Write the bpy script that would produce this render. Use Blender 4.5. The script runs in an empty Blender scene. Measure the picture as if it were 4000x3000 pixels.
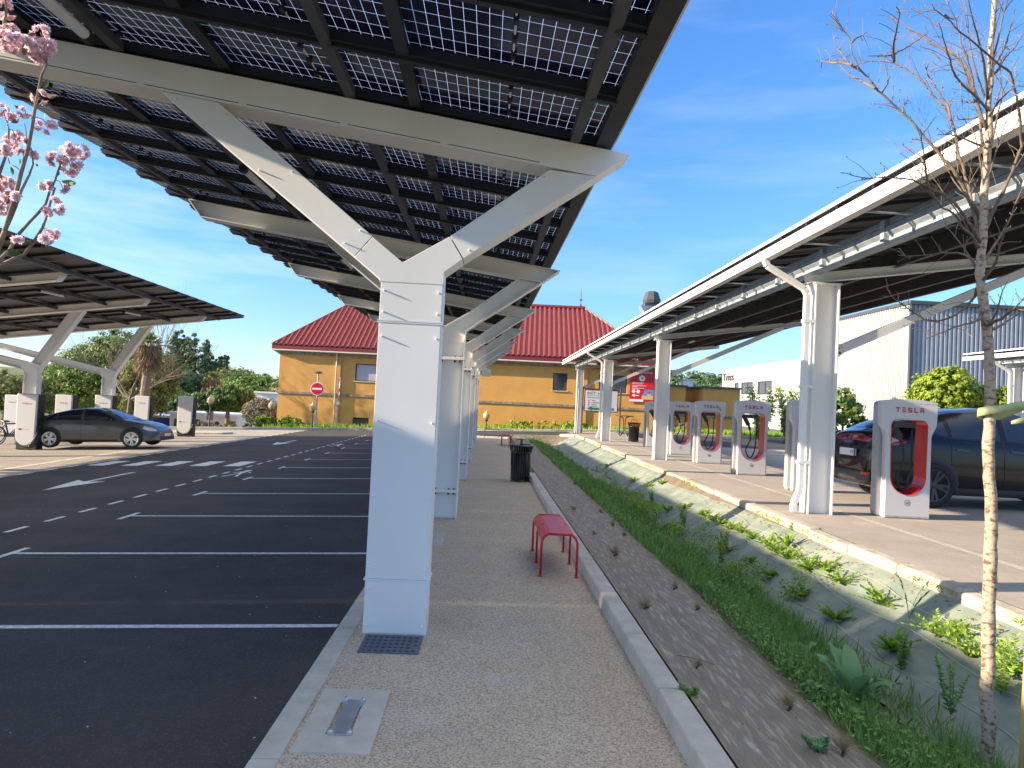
import bpy, bmesh, math, random
import numpy as np
from mathutils import Vector, Matrix
random.seed(11); RNG = np.random.default_rng(7)
R = math.radians
SC = bpy.context.scene
COL = SC.collection

# ------------------------------------------------------------------ camera
cam_d = bpy.data.cameras.new('camera'); cam = bpy.data.objects.new('camera', cam_d); COL.objects.link(cam)
cam_d.sensor_width = 36.0; cam_d.lens = 36.0 * 2720 / 4000; cam_d.clip_start = .05; cam_d.clip_end = 3000
_roll, _pitch, _yaw = R(2.75), math.atan(77 / 2720), math.atan(95 / 2720)
_f = Vector((math.sin(_yaw) * math.cos(_pitch), math.cos(_yaw) * math.cos(_pitch), math.sin(_pitch)))
_r = Vector((math.cos(_yaw), -math.sin(_yaw), 0)); _u = _r.cross(_f)
_R = _r * math.cos(_roll) + _u * math.sin(_roll); _U = _u * math.cos(_roll) - _r * math.sin(_roll)
m = Matrix((( _R.x, _U.x, -_f.x, 0), (_R.y, _U.y, -_f.y, 0), (_R.z, _U.z, -_f.z, 1.8), (0, 0, 0, 1)))
cam.matrix_world = m
SC.camera = cam

# ------------------------------------------------------------------ light
SUN = Vector((1, .13, -.345)).normalized()         # travel direction of sunlight
ELEV = math.asin(-SUN.z); AZ = math.atan2(-SUN.x, -SUN.y)
sd = bpy.data.lights.new('sun', 'SUN'); so = bpy.data.objects.new('sun', sd); COL.objects.link(so)
sd.energy = 4.7; sd.angle = R(.5); sd.color = (1, .83, .62)
so.rotation_euler = SUN.to_track_quat('-Z', 'Y').to_euler()
W = bpy.data.worlds.new('World'); SC.world = W; W.use_nodes = True
nt = W.node_tree; nt.nodes.clear()
def N(t, typ, **kw):
    n = t.nodes.new(typ)
    for k, v in kw.items(): setattr(n, k, v)
    return n
sky = N(nt, 'ShaderNodeTexSky', sky_type='NISHITA', sun_disc=False)
sky.sun_elevation = ELEV; sky.sun_rotation = AZ
sky.air_density = 1.0; sky.dust_density = .25; sky.ozone_density = 2.6; sky.altitude = 50
hs = N(nt, 'ShaderNodeHueSaturation'); hs.inputs['Saturation'].default_value = 1.22
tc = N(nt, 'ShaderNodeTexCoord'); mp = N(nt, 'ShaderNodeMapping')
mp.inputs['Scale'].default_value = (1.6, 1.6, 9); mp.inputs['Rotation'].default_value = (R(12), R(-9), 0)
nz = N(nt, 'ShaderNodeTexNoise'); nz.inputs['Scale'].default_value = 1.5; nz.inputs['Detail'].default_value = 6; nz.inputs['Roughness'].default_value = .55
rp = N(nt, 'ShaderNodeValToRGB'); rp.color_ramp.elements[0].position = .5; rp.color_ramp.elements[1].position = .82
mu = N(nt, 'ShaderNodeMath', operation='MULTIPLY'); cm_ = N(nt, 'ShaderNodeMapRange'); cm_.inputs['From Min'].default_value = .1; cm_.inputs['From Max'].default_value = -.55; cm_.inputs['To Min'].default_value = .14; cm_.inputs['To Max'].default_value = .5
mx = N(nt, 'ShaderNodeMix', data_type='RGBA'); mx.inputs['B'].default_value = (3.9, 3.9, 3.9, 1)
bg = N(nt, 'ShaderNodeBackground'); bg.inputs['Strength'].default_value = .15
wo = N(nt, 'ShaderNodeOutputWorld')
L = nt.links.new
L(tc.outputs['Generated'], mp.inputs['Vector']); L(mp.outputs['Vector'], nz.inputs['Vector']); L(nz.outputs['Fac'], rp.inputs['Fac'])
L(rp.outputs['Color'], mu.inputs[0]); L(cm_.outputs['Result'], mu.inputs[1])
ov = N(nt, 'ShaderNodeMapRange', interpolation_type='SMOOTHSTEP'); ov.inputs['From Min'].default_value = .55; ov.inputs['From Max'].default_value = .85; ov.inputs['To Max'].default_value = .72   # white veil added out of view overhead to brighten and warm the fill light
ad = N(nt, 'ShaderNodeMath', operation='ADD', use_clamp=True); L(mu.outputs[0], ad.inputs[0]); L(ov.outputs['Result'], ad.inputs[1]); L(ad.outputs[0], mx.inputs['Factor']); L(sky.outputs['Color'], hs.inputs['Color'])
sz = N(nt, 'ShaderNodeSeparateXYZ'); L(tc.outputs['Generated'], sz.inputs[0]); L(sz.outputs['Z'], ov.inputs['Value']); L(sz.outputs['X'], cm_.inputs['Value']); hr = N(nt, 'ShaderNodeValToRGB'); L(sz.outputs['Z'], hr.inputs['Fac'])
hr.color_ramp.elements[0].position = 0; hr.color_ramp.elements[0].color = (.38, .43, .60, 1); hr.color_ramp.elements[1].position = .75; hr.color_ramp.elements[1].color = (.80, .78, .86, 1)
hm_ = hr.color_ramp.elements.new(.25); hm_.color = (.58, .62, .78, 1)
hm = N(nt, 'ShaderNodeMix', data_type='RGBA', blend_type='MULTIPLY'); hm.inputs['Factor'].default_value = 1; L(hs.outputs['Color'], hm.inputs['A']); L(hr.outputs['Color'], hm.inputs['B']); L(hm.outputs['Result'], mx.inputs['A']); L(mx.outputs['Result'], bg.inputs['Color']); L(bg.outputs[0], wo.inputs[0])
SC.view_settings.view_transform = 'Standard'; SC.view_settings.look = 'None'
SC.view_settings.exposure = 1.5; SC.view_settings.gamma = 1
SC.cycles.max_bounces = 8; SC.cycles.transparent_max_bounces = 16

# ------------------------------------------------------------------ materials
def mat(name, c, rough=.6, metal=0, c2=None, ns=3.0, amt=1.0, bump=0, bs=None, coat=0, spec=None, lo=.35, hi=.65, detail=5, stretch=None, coord='Object', bdist=.01):
    mt = bpy.data.materials.new(name); mt.use_nodes = True; t = mt.node_tree; p = t.nodes['Principled BSDF']
    p.inputs['Base Color'].default_value = (*c, 1); p.inputs['Roughness'].default_value = rough; p.inputs['Metallic'].default_value = metal
    if coat: p.inputs['Coat Weight'].default_value = coat; p.inputs['Coat Roughness'].default_value = .04
    if spec is not None: p.inputs['Specular IOR Level'].default_value = spec
    if c2 is not None or bump:
        co = N(t, 'ShaderNodeTexCoord'); mpn = N(t, 'ShaderNodeMapping'); t.links.new(co.outputs[coord], mpn.inputs['Vector'])
        if stretch: mpn.inputs['Scale'].default_value = stretch
    if c2 is not None:
        n = N(t, 'ShaderNodeTexNoise'); n.inputs['Scale'].default_value = ns; n.inputs['Detail'].default_value = detail; n.inputs['Roughness'].default_value = .6
        t.links.new(mpn.outputs[0], n.inputs['Vector'])
        r = N(t, 'ShaderNodeValToRGB'); r.color_ramp.elements[0].position = lo; r.color_ramp.elements[1].position = hi
        r.color_ramp.elements[0].color = (*c, 1); r.color_ramp.elements[1].color = (*c2, 1)
        t.links.new(n.outputs['Fac'], r.inputs['Fac']); t.links.new(r.outputs['Color'], p.inputs['Base Color'])
    if bump:
        n2 = N(t, 'ShaderNodeTexNoise'); n2.inputs['Scale'].default_value = bs or 40; n2.inputs['Detail'].default_value = 4
        t.links.new(mpn.outputs[0], n2.inputs['Vector'])
        b = N(t, 'ShaderNodeBump'); b.inputs['Strength'].default_value = bump; b.inputs['Distance'].default_value = bdist
        t.links.new(n2.outputs['Fac'], b.inputs['Height']); t.links.new(b.outputs['Normal'], p.inputs['Normal'])
    return mt

def leafmat(name, ca, cb, rough=.55, trans=.3):
    mt = bpy.data.materials.new(name); mt.use_nodes = True; t = mt.node_tree; p = t.nodes['Principled BSDF']
    at = N(t, 'ShaderNodeAttribute', attribute_name='tint'); r = N(t, 'ShaderNodeValToRGB')
    r.color_ramp.elements[0].color = (*ca, 1); r.color_ramp.elements[1].color = (*cb, 1)
    t.links.new(at.outputs['Fac'], r.inputs['Fac']); t.links.new(r.outputs['Color'], p.inputs['Base Color'])
    p.inputs['Roughness'].default_value = rough; p.inputs['Specular IOR Level'].default_value = .3
    tr = N(t, 'ShaderNodeBsdfTranslucent'); t.links.new(r.outputs['Color'], tr.inputs['Color'])
    ms = N(t, 'ShaderNodeMixShader'); ms.inputs[0].default_value = trans
    o = t.nodes['Material Output']; t.links.new(p.outputs[0], ms.inputs[1]); t.links.new(tr.outputs[0], ms.inputs[2]); t.links.new(ms.outputs[0], o.inputs[0])
    return mt

M = {}
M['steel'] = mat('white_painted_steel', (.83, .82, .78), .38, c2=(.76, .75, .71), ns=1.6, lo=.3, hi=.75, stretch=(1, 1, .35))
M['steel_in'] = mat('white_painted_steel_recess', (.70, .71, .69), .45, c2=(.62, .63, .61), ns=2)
M['seam'] = mat('dark_joint', (.03, .03, .03), .8)
M['dark'] = mat('black_anodised_rail', (.010, .012, .019), .5, c2=(.016, .018, .026), ns=6)
M['purlin'] = mat('grey_purlin', (.05, .052, .06), .5, c2=(.08, .082, .09), ns=4)
M['galv'] = mat('galvanised_steel', (.26, .31, .345), .45, metal=.1, c2=(.36, .41, .45), ns=5, lo=.4, hi=.6)
M['gutter'] = mat('cream_gutter', (.72, .7, .64), .45, c2=(.62, .6, .55), ns=2)
M['trimwhite'] = mat('white_trim', (.78, .8, .82), .4)
M['black'] = mat('black_plastic', (.015, .015, .016), .42)
M['gloss_black'] = mat('black_gloss', (.01, .01, .011), .18, coat=.5)
M['chrome'] = mat('bare_metal', (.6, .62, .64), .35, metal=.9, c2=(.5, .5, .52), ns=8)
M['rust'] = mat('brown_bolt', (.12, .1, .08), .6)

def ground_mat(name, c, c2, pebble, c3, rough=.85, scale=160, bump=.4, patch=.5, ca=None):
    mt = bpy.data.materials.new(name); mt.use_nodes = True; t = mt.node_tree; p = t.nodes['Principled BSDF']; p.inputs['Roughness'].default_value = rough
    p.inputs['Specular IOR Level'].default_value = .35
    co = N(t, 'ShaderNodeTexCoord')
    v = N(t, 'ShaderNodeTexVoronoi'); v.inputs['Scale'].default_value = scale; t.links.new(co.outputs['Object'], v.inputs['Vector'])
    n = N(t, 'ShaderNodeTexNoise'); n.inputs['Scale'].default_value = patch; n.inputs['Detail'].default_value = 8; n.inputs['Roughness'].default_value = .65; t.links.new(co.outputs['Object'], n.inputs['Vector'])
    r1 = N(t, 'ShaderNodeValToRGB'); r1.color_ramp.elements[0].position = .35; r1.color_ramp.elements[1].position = .65
    r1.color_ramp.elements[0].color = (*c, 1); r1.color_ramp.elements[1].color = (*c2, 1); t.links.new(n.outputs['Fac'], r1.inputs['Fac'])
    sx = N(t, 'ShaderNodeSeparateColor'); t.links.new(v.outputs['Color'], sx.inputs[0])
    r2 = N(t, 'ShaderNodeValToRGB'); r2.color_ramp.elements[0].position = pebble[0]; r2.color_ramp.elements[1].position = pebble[1]
    r2.color_ramp.elements[0].color = (0, 0, 0, 1); r2.color_ramp.elements[1].color = (1, 1, 1, 1); t.links.new(sx.outputs[0], r2.inputs['Fac'])
    mm = N(t, 'ShaderNodeMix', data_type='RGBA'); mm.inputs['B'].default_value = (*c3, 1)
    mf = N(t, 'ShaderNodeMath', operation='MULTIPLY'); mf.inputs[1].default_value = pebble[2]; t.links.new(r2.outputs['Color'], mf.inputs[0])
    t.links.new(mf.outputs[0], mm.inputs['Factor']); t.links.new(r1.outputs['Color'], mm.inputs['A'])
    st = N(t, 'ShaderNodeTexNoise'); st.inputs['Scale'].default_value = 1.7; st.inputs['Detail'].default_value = 9; st.inputs['Roughness'].default_value = .7; t.links.new(co.outputs['Object'], st.inputs['Vector'])
    sr = N(t, 'ShaderNodeValToRGB'); sr.color_ramp.elements[0].position = .56; sr.color_ramp.elements[1].position = .72; sr.color_ramp.elements[1].color = (.32, .32, .32, 1); t.links.new(st.outputs['Fac'], sr.inputs['Fac'])   # dusty worn patches
    sm = N(t, 'ShaderNodeMix', data_type='RGBA'); sm.inputs['B'].default_value = (*[min(.7, v_ * 2.6 + .03) for v_ in c], 1); t.links.new(sr.outputs['Color'], sm.inputs['Factor']); t.links.new(mm.outputs['Result'], sm.inputs['A'])
    t.links.new(sm.outputs['Result'], p.inputs['Base Color'])
    b = N(t, 'ShaderNodeBump'); b.inputs['Strength'].default_value = bump; b.inputs['Distance'].default_value = .004; t.links.new(v.outputs['Distance'], b.inputs['Height']); t.links.new(b.outputs['Normal'], p.inputs['Normal'])
    return mt
M['asphalt'] = ground_mat('new_asphalt', (.030, .0275, .025), (.056, .051, .046), (.8, 1, .5), (.11, .11, .11), scale=110, patch=.6)
M['asphalt_old'] = ground_mat('old_asphalt', (.27, .235, .195), (.34, .295, .245), (.6, 1, .5), (.4, .35, .28), scale=90, patch=.8)
M['lot'] = ground_mat('right_lot_paving', (.34, .295, .24), (.42, .365, .30), (.6, 1, .5), (.52, .45, .36), scale=90, patch=1.1)
M['gravel'] = ground_mat('resin_gravel', (.60, .48, .335), (.68, .55, .39), (.3, 1, .8), (.19, .15, .11), scale=120, bump=1.0, patch=1.5)
M['concrete'] = mat('concrete', (.46, .42, .335), .85, c2=(.56, .51, .42), ns=7, bump=.25, bs=90)
M['kerb'] = mat('concrete_kerb', (.44, .40, .32), .85, c2=(.56, .51, .42), ns=5, bump=.3, bs=70)
M['kerbold'] = mat('weathered_kerb', (.34, .3, .23), .9, c2=(.5, .45, .36), ns=6, bump=.5, bs=30)
M['paint'] = mat('white_road_paint', (.68, .68, .67), .7, c2=(.36, .36, .36), ns=22, lo=.42, hi=.72)
M['paint_old'] = mat('worn_road_paint', (.62, .57, .47), .8, c2=(.4, .36, .29), ns=14)
M['soil'] = mat('soil', (.12, .09, .06), .95, c2=(.19, .15, .1), ns=6, bump=.5, bs=20)
M['meadow'] = mat('rough_grass_ground', (.07, .11, .03), .95, c2=(.13, .15, .05), ns=.6, bump=.5, bs=6, bdist=.1)
M['membrane'] = mat('brown_weed_membrane', (.225, .18, .125), .62, c2=(.50, .43, .32), ns=5, lo=.50, hi=.74, stretch=(6, .9, 1), bump=.8, bs=9, bdist=.02)  # pale streaks painted into the colour stand for the fabric's sheen
M['membrane_green'] = mat('green_weed_membrane', (.17, .21, .17), .65, c2=(.30, .31, .25), ns=3, lo=.4, hi=.7, bump=.4, bs=14, bdist=.02)
M['wire'] = mat('white_plastic_wire', (.45, .45, .43), .5)

# solar cell underside
def cellmat():
    mt = bpy.data.materials.new('solar_cells'); mt.use_nodes = True; t = mt.node_tree; p = t.nodes['Principled BSDF']
    p.inputs['Roughness'].default_value = .16; p.inputs['Specular IOR Level'].default_value = .35
    uv = N(t, 'ShaderNodeUVMap', uv_map='UVMap'); sp = N(t, 'ShaderNodeSeparateXYZ'); t.links.new(uv.outputs[0], sp.inputs[0])
    def line(sock, n, w):
        a = N(t, 'ShaderNodeMath', operation='MULTIPLY'); a.inputs[1].default_value = n; t.links.new(sock, a.inputs[0])
        b = N(t, 'ShaderNodeMath', operation='FRACT'); t.links.new(a.outputs[0], b.inputs[0])
        c = N(t, 'ShaderNodeMath', operation='SUBTRACT'); c.inputs[1].default_value = .5; t.links.new(b.outputs[0], c.inputs[0])
        d = N(t, 'ShaderNodeMath', operation='ABSOLUTE'); t.links.new(c.outputs[0], d.inputs[0])
        e = N(t, 'ShaderNodeMath', operation='LESS_THAN'); e.inputs[1].default_value = w; t.links.new(d.outputs[0], e.inputs[0])
        return e.outputs[0]
    a = line(sp.outputs[0], 19, .012); b = line(sp.outputs[1], 6, .008)
    c = N(t, 'ShaderNodeMath', operation='MAXIMUM'); t.links.new(a, c.inputs[0]); t.links.new(b, c.inputs[1])
    nz = N(t, 'ShaderNodeTexNoise'); nz.inputs['Scale'].default_value = 1.2; co = N(t, 'ShaderNodeTexCoord'); t.links.new(co.outputs['Object'], nz.inputs['Vector'])
    r = N(t, 'ShaderNodeValToRGB'); r.color_ramp.elements[0].color = (.005, .008, .028, 1); r.color_ramp.elements[1].color = (.014, .018, .045, 1); t.links.new(nz.outputs['Fac'], r.inputs['Fac'])
    mm = N(t, 'ShaderNodeMix', data_type='RGBA'); mm.inputs['B'].default_value = (.6, .68, .85, 1); t.links.new(c.outputs[0], mm.inputs['Factor']); t.links.new(r.outputs['Color'], mm.inputs['A'])
    t.links.new(mm.outputs['Result'], p.inputs['Base Color'])
    # thin daylight glow through the gaps between cells of a bifacial glass module
    tb = N(t, 'ShaderNodeBsdfTranslucent'); tb.inputs['Color'].default_value = (.6, .72, 1.0, 1)
    ms = N(t, 'ShaderNodeMixShader'); ml = N(t, 'ShaderNodeMath', operation='MULTIPLY'); ml.inputs[1].default_value = .9; t.links.new(c.outputs[0], ml.inputs[0])
    t.links.new(ml.outputs[0], ms.inputs[0]); t.links.new(p.outputs[0], ms.inputs[1]); t.links.new(tb.outputs[0], ms.inputs[2]); t.links.new(ms.outputs[0], t.nodes['Material Output'].inputs[0])
    return mt
M['cells'] = cellmat(); M['backsheet'] = mat('dark_backsheet', (.03, .031, .036), .5, c2=(.045, .045, .05), ns=4)

# ------------------------------------------------------------------ mesh helpers
class MB:
    def __init__(s): s.v = []; s.f = []; s.uv = []; s.mi = []; s.cur = 0
    def add(s, vs, fs, uvs=None):
        o = len(s.v); s.v += [tuple(p) for p in vs]
        for i, f in enumerate(fs):
            s.f.append(tuple(o + k for k in f)); s.uv.append(uvs[i] if uvs else None); s.mi.append(s.cur)
        return s
    def box(s, x0, x1, y0, y1, z0, z1, taper=None):
        v = [(x0, y0, z0), (x1, y0, z0), (x1, y1, z0), (x0, y1, z0), (x0, y0, z1), (x1, y0, z1), (x1, y1, z1), (x0, y1, z1)]
        return s.add(v, [(0, 3, 2, 1), (4, 5, 6, 7), (0, 1, 5, 4), (1, 2, 6, 5), (2, 3, 7, 6), (3, 0, 4, 7)])
    def bar(s, a, b, w, h, up=(0, 0, 1)):
        a = Vector(a); b = Vector(b); d = (b - a).normalized(); sd = d.cross(Vector(up))
        if sd.length < 1e-4: sd = d.cross(Vector((1, 0, 0)))
        sd.normalize(); uu = sd.cross(d)
        vs = []
        for p in (a, b):
            for i, j in ((-1, -1), (1, -1), (1, 1), (-1, 1)): vs.append(p + sd * (i * w / 2) + uu * (j * h / 2))
        return s.add(vs, [(0, 1, 2, 3), (7, 6, 5, 4), (0, 4, 5, 1), (1, 5, 6, 2), (2, 6, 7, 3), (3, 7, 4, 0)])
    def prism(s, poly, y0, y1, ax='y'):      # polygon in xz extruded along y (or yz along x, xy along z)
        n = len(poly)
        def P(a, b, c): return {'y': (a, c, b), 'x': (c, a, b), 'z': (a, b, c)}[ax]
        vs = [P(a, b, y0) for a, b in poly] + [P(a, b, y1) for a, b in poly]
        fs = [tuple(range(n)), tuple(range(2 * n - 1, n - 1, -1))] + [(i, i + n, (i + 1) % n + n, (i + 1) % n) for i in range(n)]
        return s.add(vs, fs)
    def tube(s, pts, rad, n=8, cap=True):
        pts = [Vector(p) for p in pts]; k = len(pts)
        if not hasattr(rad, '__len__'): rad = [rad] * k
        vs = []; ref = None
        for i, p in enumerate(pts):
            d = (pts[min(i + 1, k - 1)] - pts[max(i - 1, 0)])
            if d.length < 1e-9: d = Vector((0, 0, 1))
            d.normalize()
            if ref is None:
                ref = Vector((1, 0, 0)) if abs(d.x) < .9 else Vector((0, 1, 0))
            a = ref - d * ref.dot(d)
            if a.length < 1e-5: a = d.orthogonal()
            a.normalize(); ref = a; b = d.cross(a)
            for j in range(n):
                t = 2 * math.pi * j / n; vs.append(p + (a * math.cos(t) + b * math.sin(t)) * rad[i])
        fs = [(i * n + j, i * n + (j + 1) % n, (i + 1) * n + (j + 1) % n, (i + 1) * n + j) for i in range(k - 1) for j in range(n)]
        if cap: fs += [tuple(range(n - 1, -1, -1)), tuple(range((k - 1) * n, k * n))]
        return s.add(vs, fs)
    def lathe(s, prof, c=(0, 0, 0), n=20, axis='z'):
        vs = []; k = len(prof)
        for r, z in prof:
            for j in range(n):
                t = 2 * math.pi * j / n; x, y = r * math.cos(t), r * math.sin(t)
                vs.append({'z': (c[0] + x, c[1] + y, c[2] + z), 'y': (c[0] + x, c[1] + z, c[2] + y), 'x': (c[0] + z, c[1] + x, c[2] + y)}[axis])
        fs = [(i * n + j, i * n + (j + 1) % n, (i + 1) * n + (j + 1) % n, (i + 1) * n + j) for i in range(k - 1) for j in range(n)]
        if prof[0][0] > 1e-6: fs.append(tuple(range(n - 1, -1, -1)))
        if prof[-1][0] > 1e-6: fs.append(tuple(range((k - 1) * n, k * n)))
        return s.add(vs, fs)
    def xform(s, mtx):
        s.v = [tuple(mtx @ Vector(p)) for p in s.v]; return s
    def mesh(s, name, mats, smooth=False):
        me = bpy.data.meshes.new(name); me.from_pydata(s.v, [], s.f)
        if any(u is not None for u in s.uv):
            ul = me.uv_layers.new(name='UVMap'); k = 0
            for f, u in zip(s.f, s.uv):
                for q in range(len(f)):
                    ul.data[k].uv = u[q] if u else (0, 0); k += 1
        for mm in (mats if isinstance(mats, (list, tuple)) else [mats]): me.materials.append(mm)
        if any(s.mi): me.polygons.foreach_set('material_index', s.mi)
        bm = bmesh.new(); bm.from_mesh(me); bmesh.ops.recalc_face_normals(bm, faces=bm.faces); bm.to_mesh(me); bm.free()
        if smooth: me.polygons.foreach_set('use_smooth', [True] * len(me.polygons))
        me.update(); return me
    def obj(s, name, mats, parent=None, smooth=False, bevel=0, angle=None, loc=None):
        o = bpy.data.objects.new(name, s.mesh(name, mats, smooth)); COL.objects.link(o)
        if parent is not None: o.parent = parent
        if loc: o.location = loc
        if bevel:
            b = o.modifiers.new('bevel', 'BEVEL'); b.width = bevel; b.segments = 2; b.limit_method = 'ANGLE'; b.angle_limit = R(35)
        return o

def tag(o, label, cat, group=None):
    o['label'] = label; o['category'] = cat
    if group: o['group'] = group
    return o
def thing(name, label, cat, loc=(0, 0, 0), rz=0, group=None):
    o = bpy.data.objects.new(name, None); COL.objects.link(o); o.location = loc; o.rotation_euler = (0, 0, rz); o.empty_display_size = .1
    return tag(o, label, cat, group)
def struct(o): o['kind'] = 'structure'; return o
def stuff(o): o['kind'] = 'stuff'; return o
def dup(root, label, loc=None, rz=None):
    def cp(o, par):
        c = o.copy(); COL.objects.link(c); c.parent = par
        for k in o.children: cp(k, c)
        return c
    r = cp(root, None); r['label'] = label
    if loc is not None: r.location = loc
    if rz is not None: r.rotation_euler = (0, 0, rz)
    return r

def quads(name, P, Nn, U, su, sv, mt, parent=None, tint=None, fold=0):
    """N diamond shaped leaves: centre P, normal Nn, long axis U, half length su, half width sv"""
    P = np.asarray(P, float); n = len(P); U = U / np.linalg.norm(U, axis=1)[:, None]
    V = np.cross(Nn, U); V /= (np.linalg.norm(V, axis=1)[:, None] + 1e-9)
    su = np.broadcast_to(su, (n,))[:, None]; sv = np.broadcast_to(sv, (n,))[:, None]
    W_ = np.cross(U, V)
    a = P - U * su; b = P + V * sv + W_ * sv * fold - U * su * .15; c = P + U * su; d = P - V * sv + W_ * sv * fold - U * su * .15
    vs = np.stack([a, b, c, d], 1).reshape(-1, 3)
    me = bpy.data.meshes.new(name); me.vertices.add(n * 4); me.vertices.foreach_set('co', vs.ravel())
    me.loops.add(n * 4); me.loops.foreach_set('vertex_index', np.arange(n * 4, dtype=np.int32))
    me.polygons.add(n); me.polygons.foreach_set('loop_start', np.arange(0, n * 4, 4, dtype=np.int32)); me.polygons.foreach_set('loop_total', np.full(n, 4, np.int32))
    at = me.attributes.new('tint', 'FLOAT', 'FACE'); at.data.foreach_set('value', (RNG.random(n) if tint is None else np.asarray(tint, float)).astype(np.float32))
    me.materials.append(mt); me.update(calc_edges=True); me.validate()
    o = bpy.data.objects.new(name, me); COL.objects.link(o)
    if parent is not None: o.parent = parent
    return o
def rdir(n):
    v = RNG.normal(size=(n, 3)); return v / np.linalg.norm(v, axis=1)[:, None]
def crown_pts(blobs, n, clump=.28, shell=.55, seeds=None):
    """points for a crown: clumps spread through ellipsoids (cx,cy,cz,rx,ry,rz); returns points, outward dirs, tint"""
    B = np.array(blobs, float); w = (B[:, 3] * B[:, 4] * B[:, 5]) ** .66; w /= w.sum()
    nc = seeds or max(8, n // 45); bi = RNG.choice(len(B), nc, p=w); d = rdir(nc); rr = shell + (1 - shell) * RNG.random(nc) ** .6
    rr *= (.86 + .22 * RNG.random(nc))
    C = B[bi, :3] + d * B[bi, 3:] * rr[:, None]
    ct = RNG.random(nc); cs = .6 + .8 * RNG.random(nc)
    li = RNG.integers(0, nc, n); sz = (B[bi[li], 3:].mean(1) * clump * cs[li])
    off = rdir(n) * (RNG.random(n) ** .5 * sz)[:, None]; off[:, 2] *= .7
    P = C[li] + off; out = d[li] * .8 + off / (sz[:, None] + 1e-6) + rdir(n) * .5
    out /= np.linalg.norm(out, axis=1)[:, None]
    return P, out, np.clip(ct[li] * .7 + RNG.random(n) * .35, 0, 1)
def crown(name, blobs, n, size, mt, parent=None, clump=.28, shell=.55, aspect=.55, seeds=None, droop=0):
    P, out, t = crown_pts(blobs, n, clump, shell, seeds)
    U = np.cross(out, rdir(n)); U[:, 2] -= droop
    Nn = out + rdir(n) * .5
    s = size * (.6 + .8 * RNG.random(n))
    return quads(name, P, Nn, U, s, s * aspect, mt, parent, t, fold=.25)
TRUNK=[(3.084,4.100,-.320),(3.078,4.100,-.230),(3.083,4.100,.051),(3.061,4.100,.187),(3.069,4.100,.369),(3.066,4.100,.644),(3.064,4.100,.873),(3.065,4.100,1.150),(3.060,4.100,1.296),(3.043,4.100,1.499),(3.032,4.100,1.703),(3.040,4.100,1.960),(3.014,4.100,2.318),(2.988,4.100,2.472),(2.949,4.100,2.728),(2.951,4.100,2.832),(2.963,4.100,2.932),(2.960,4.100,3.210),(2.973,4.100,3.460),(2.984,4.100,3.611),(2.969,4.100,3.770),(2.983,4.100,3.962),(2.974,4.100,4.112),(2.986,4.100,4.234),(2.991,4.100,4.416),(2.997,4.100,4.538)]
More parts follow.
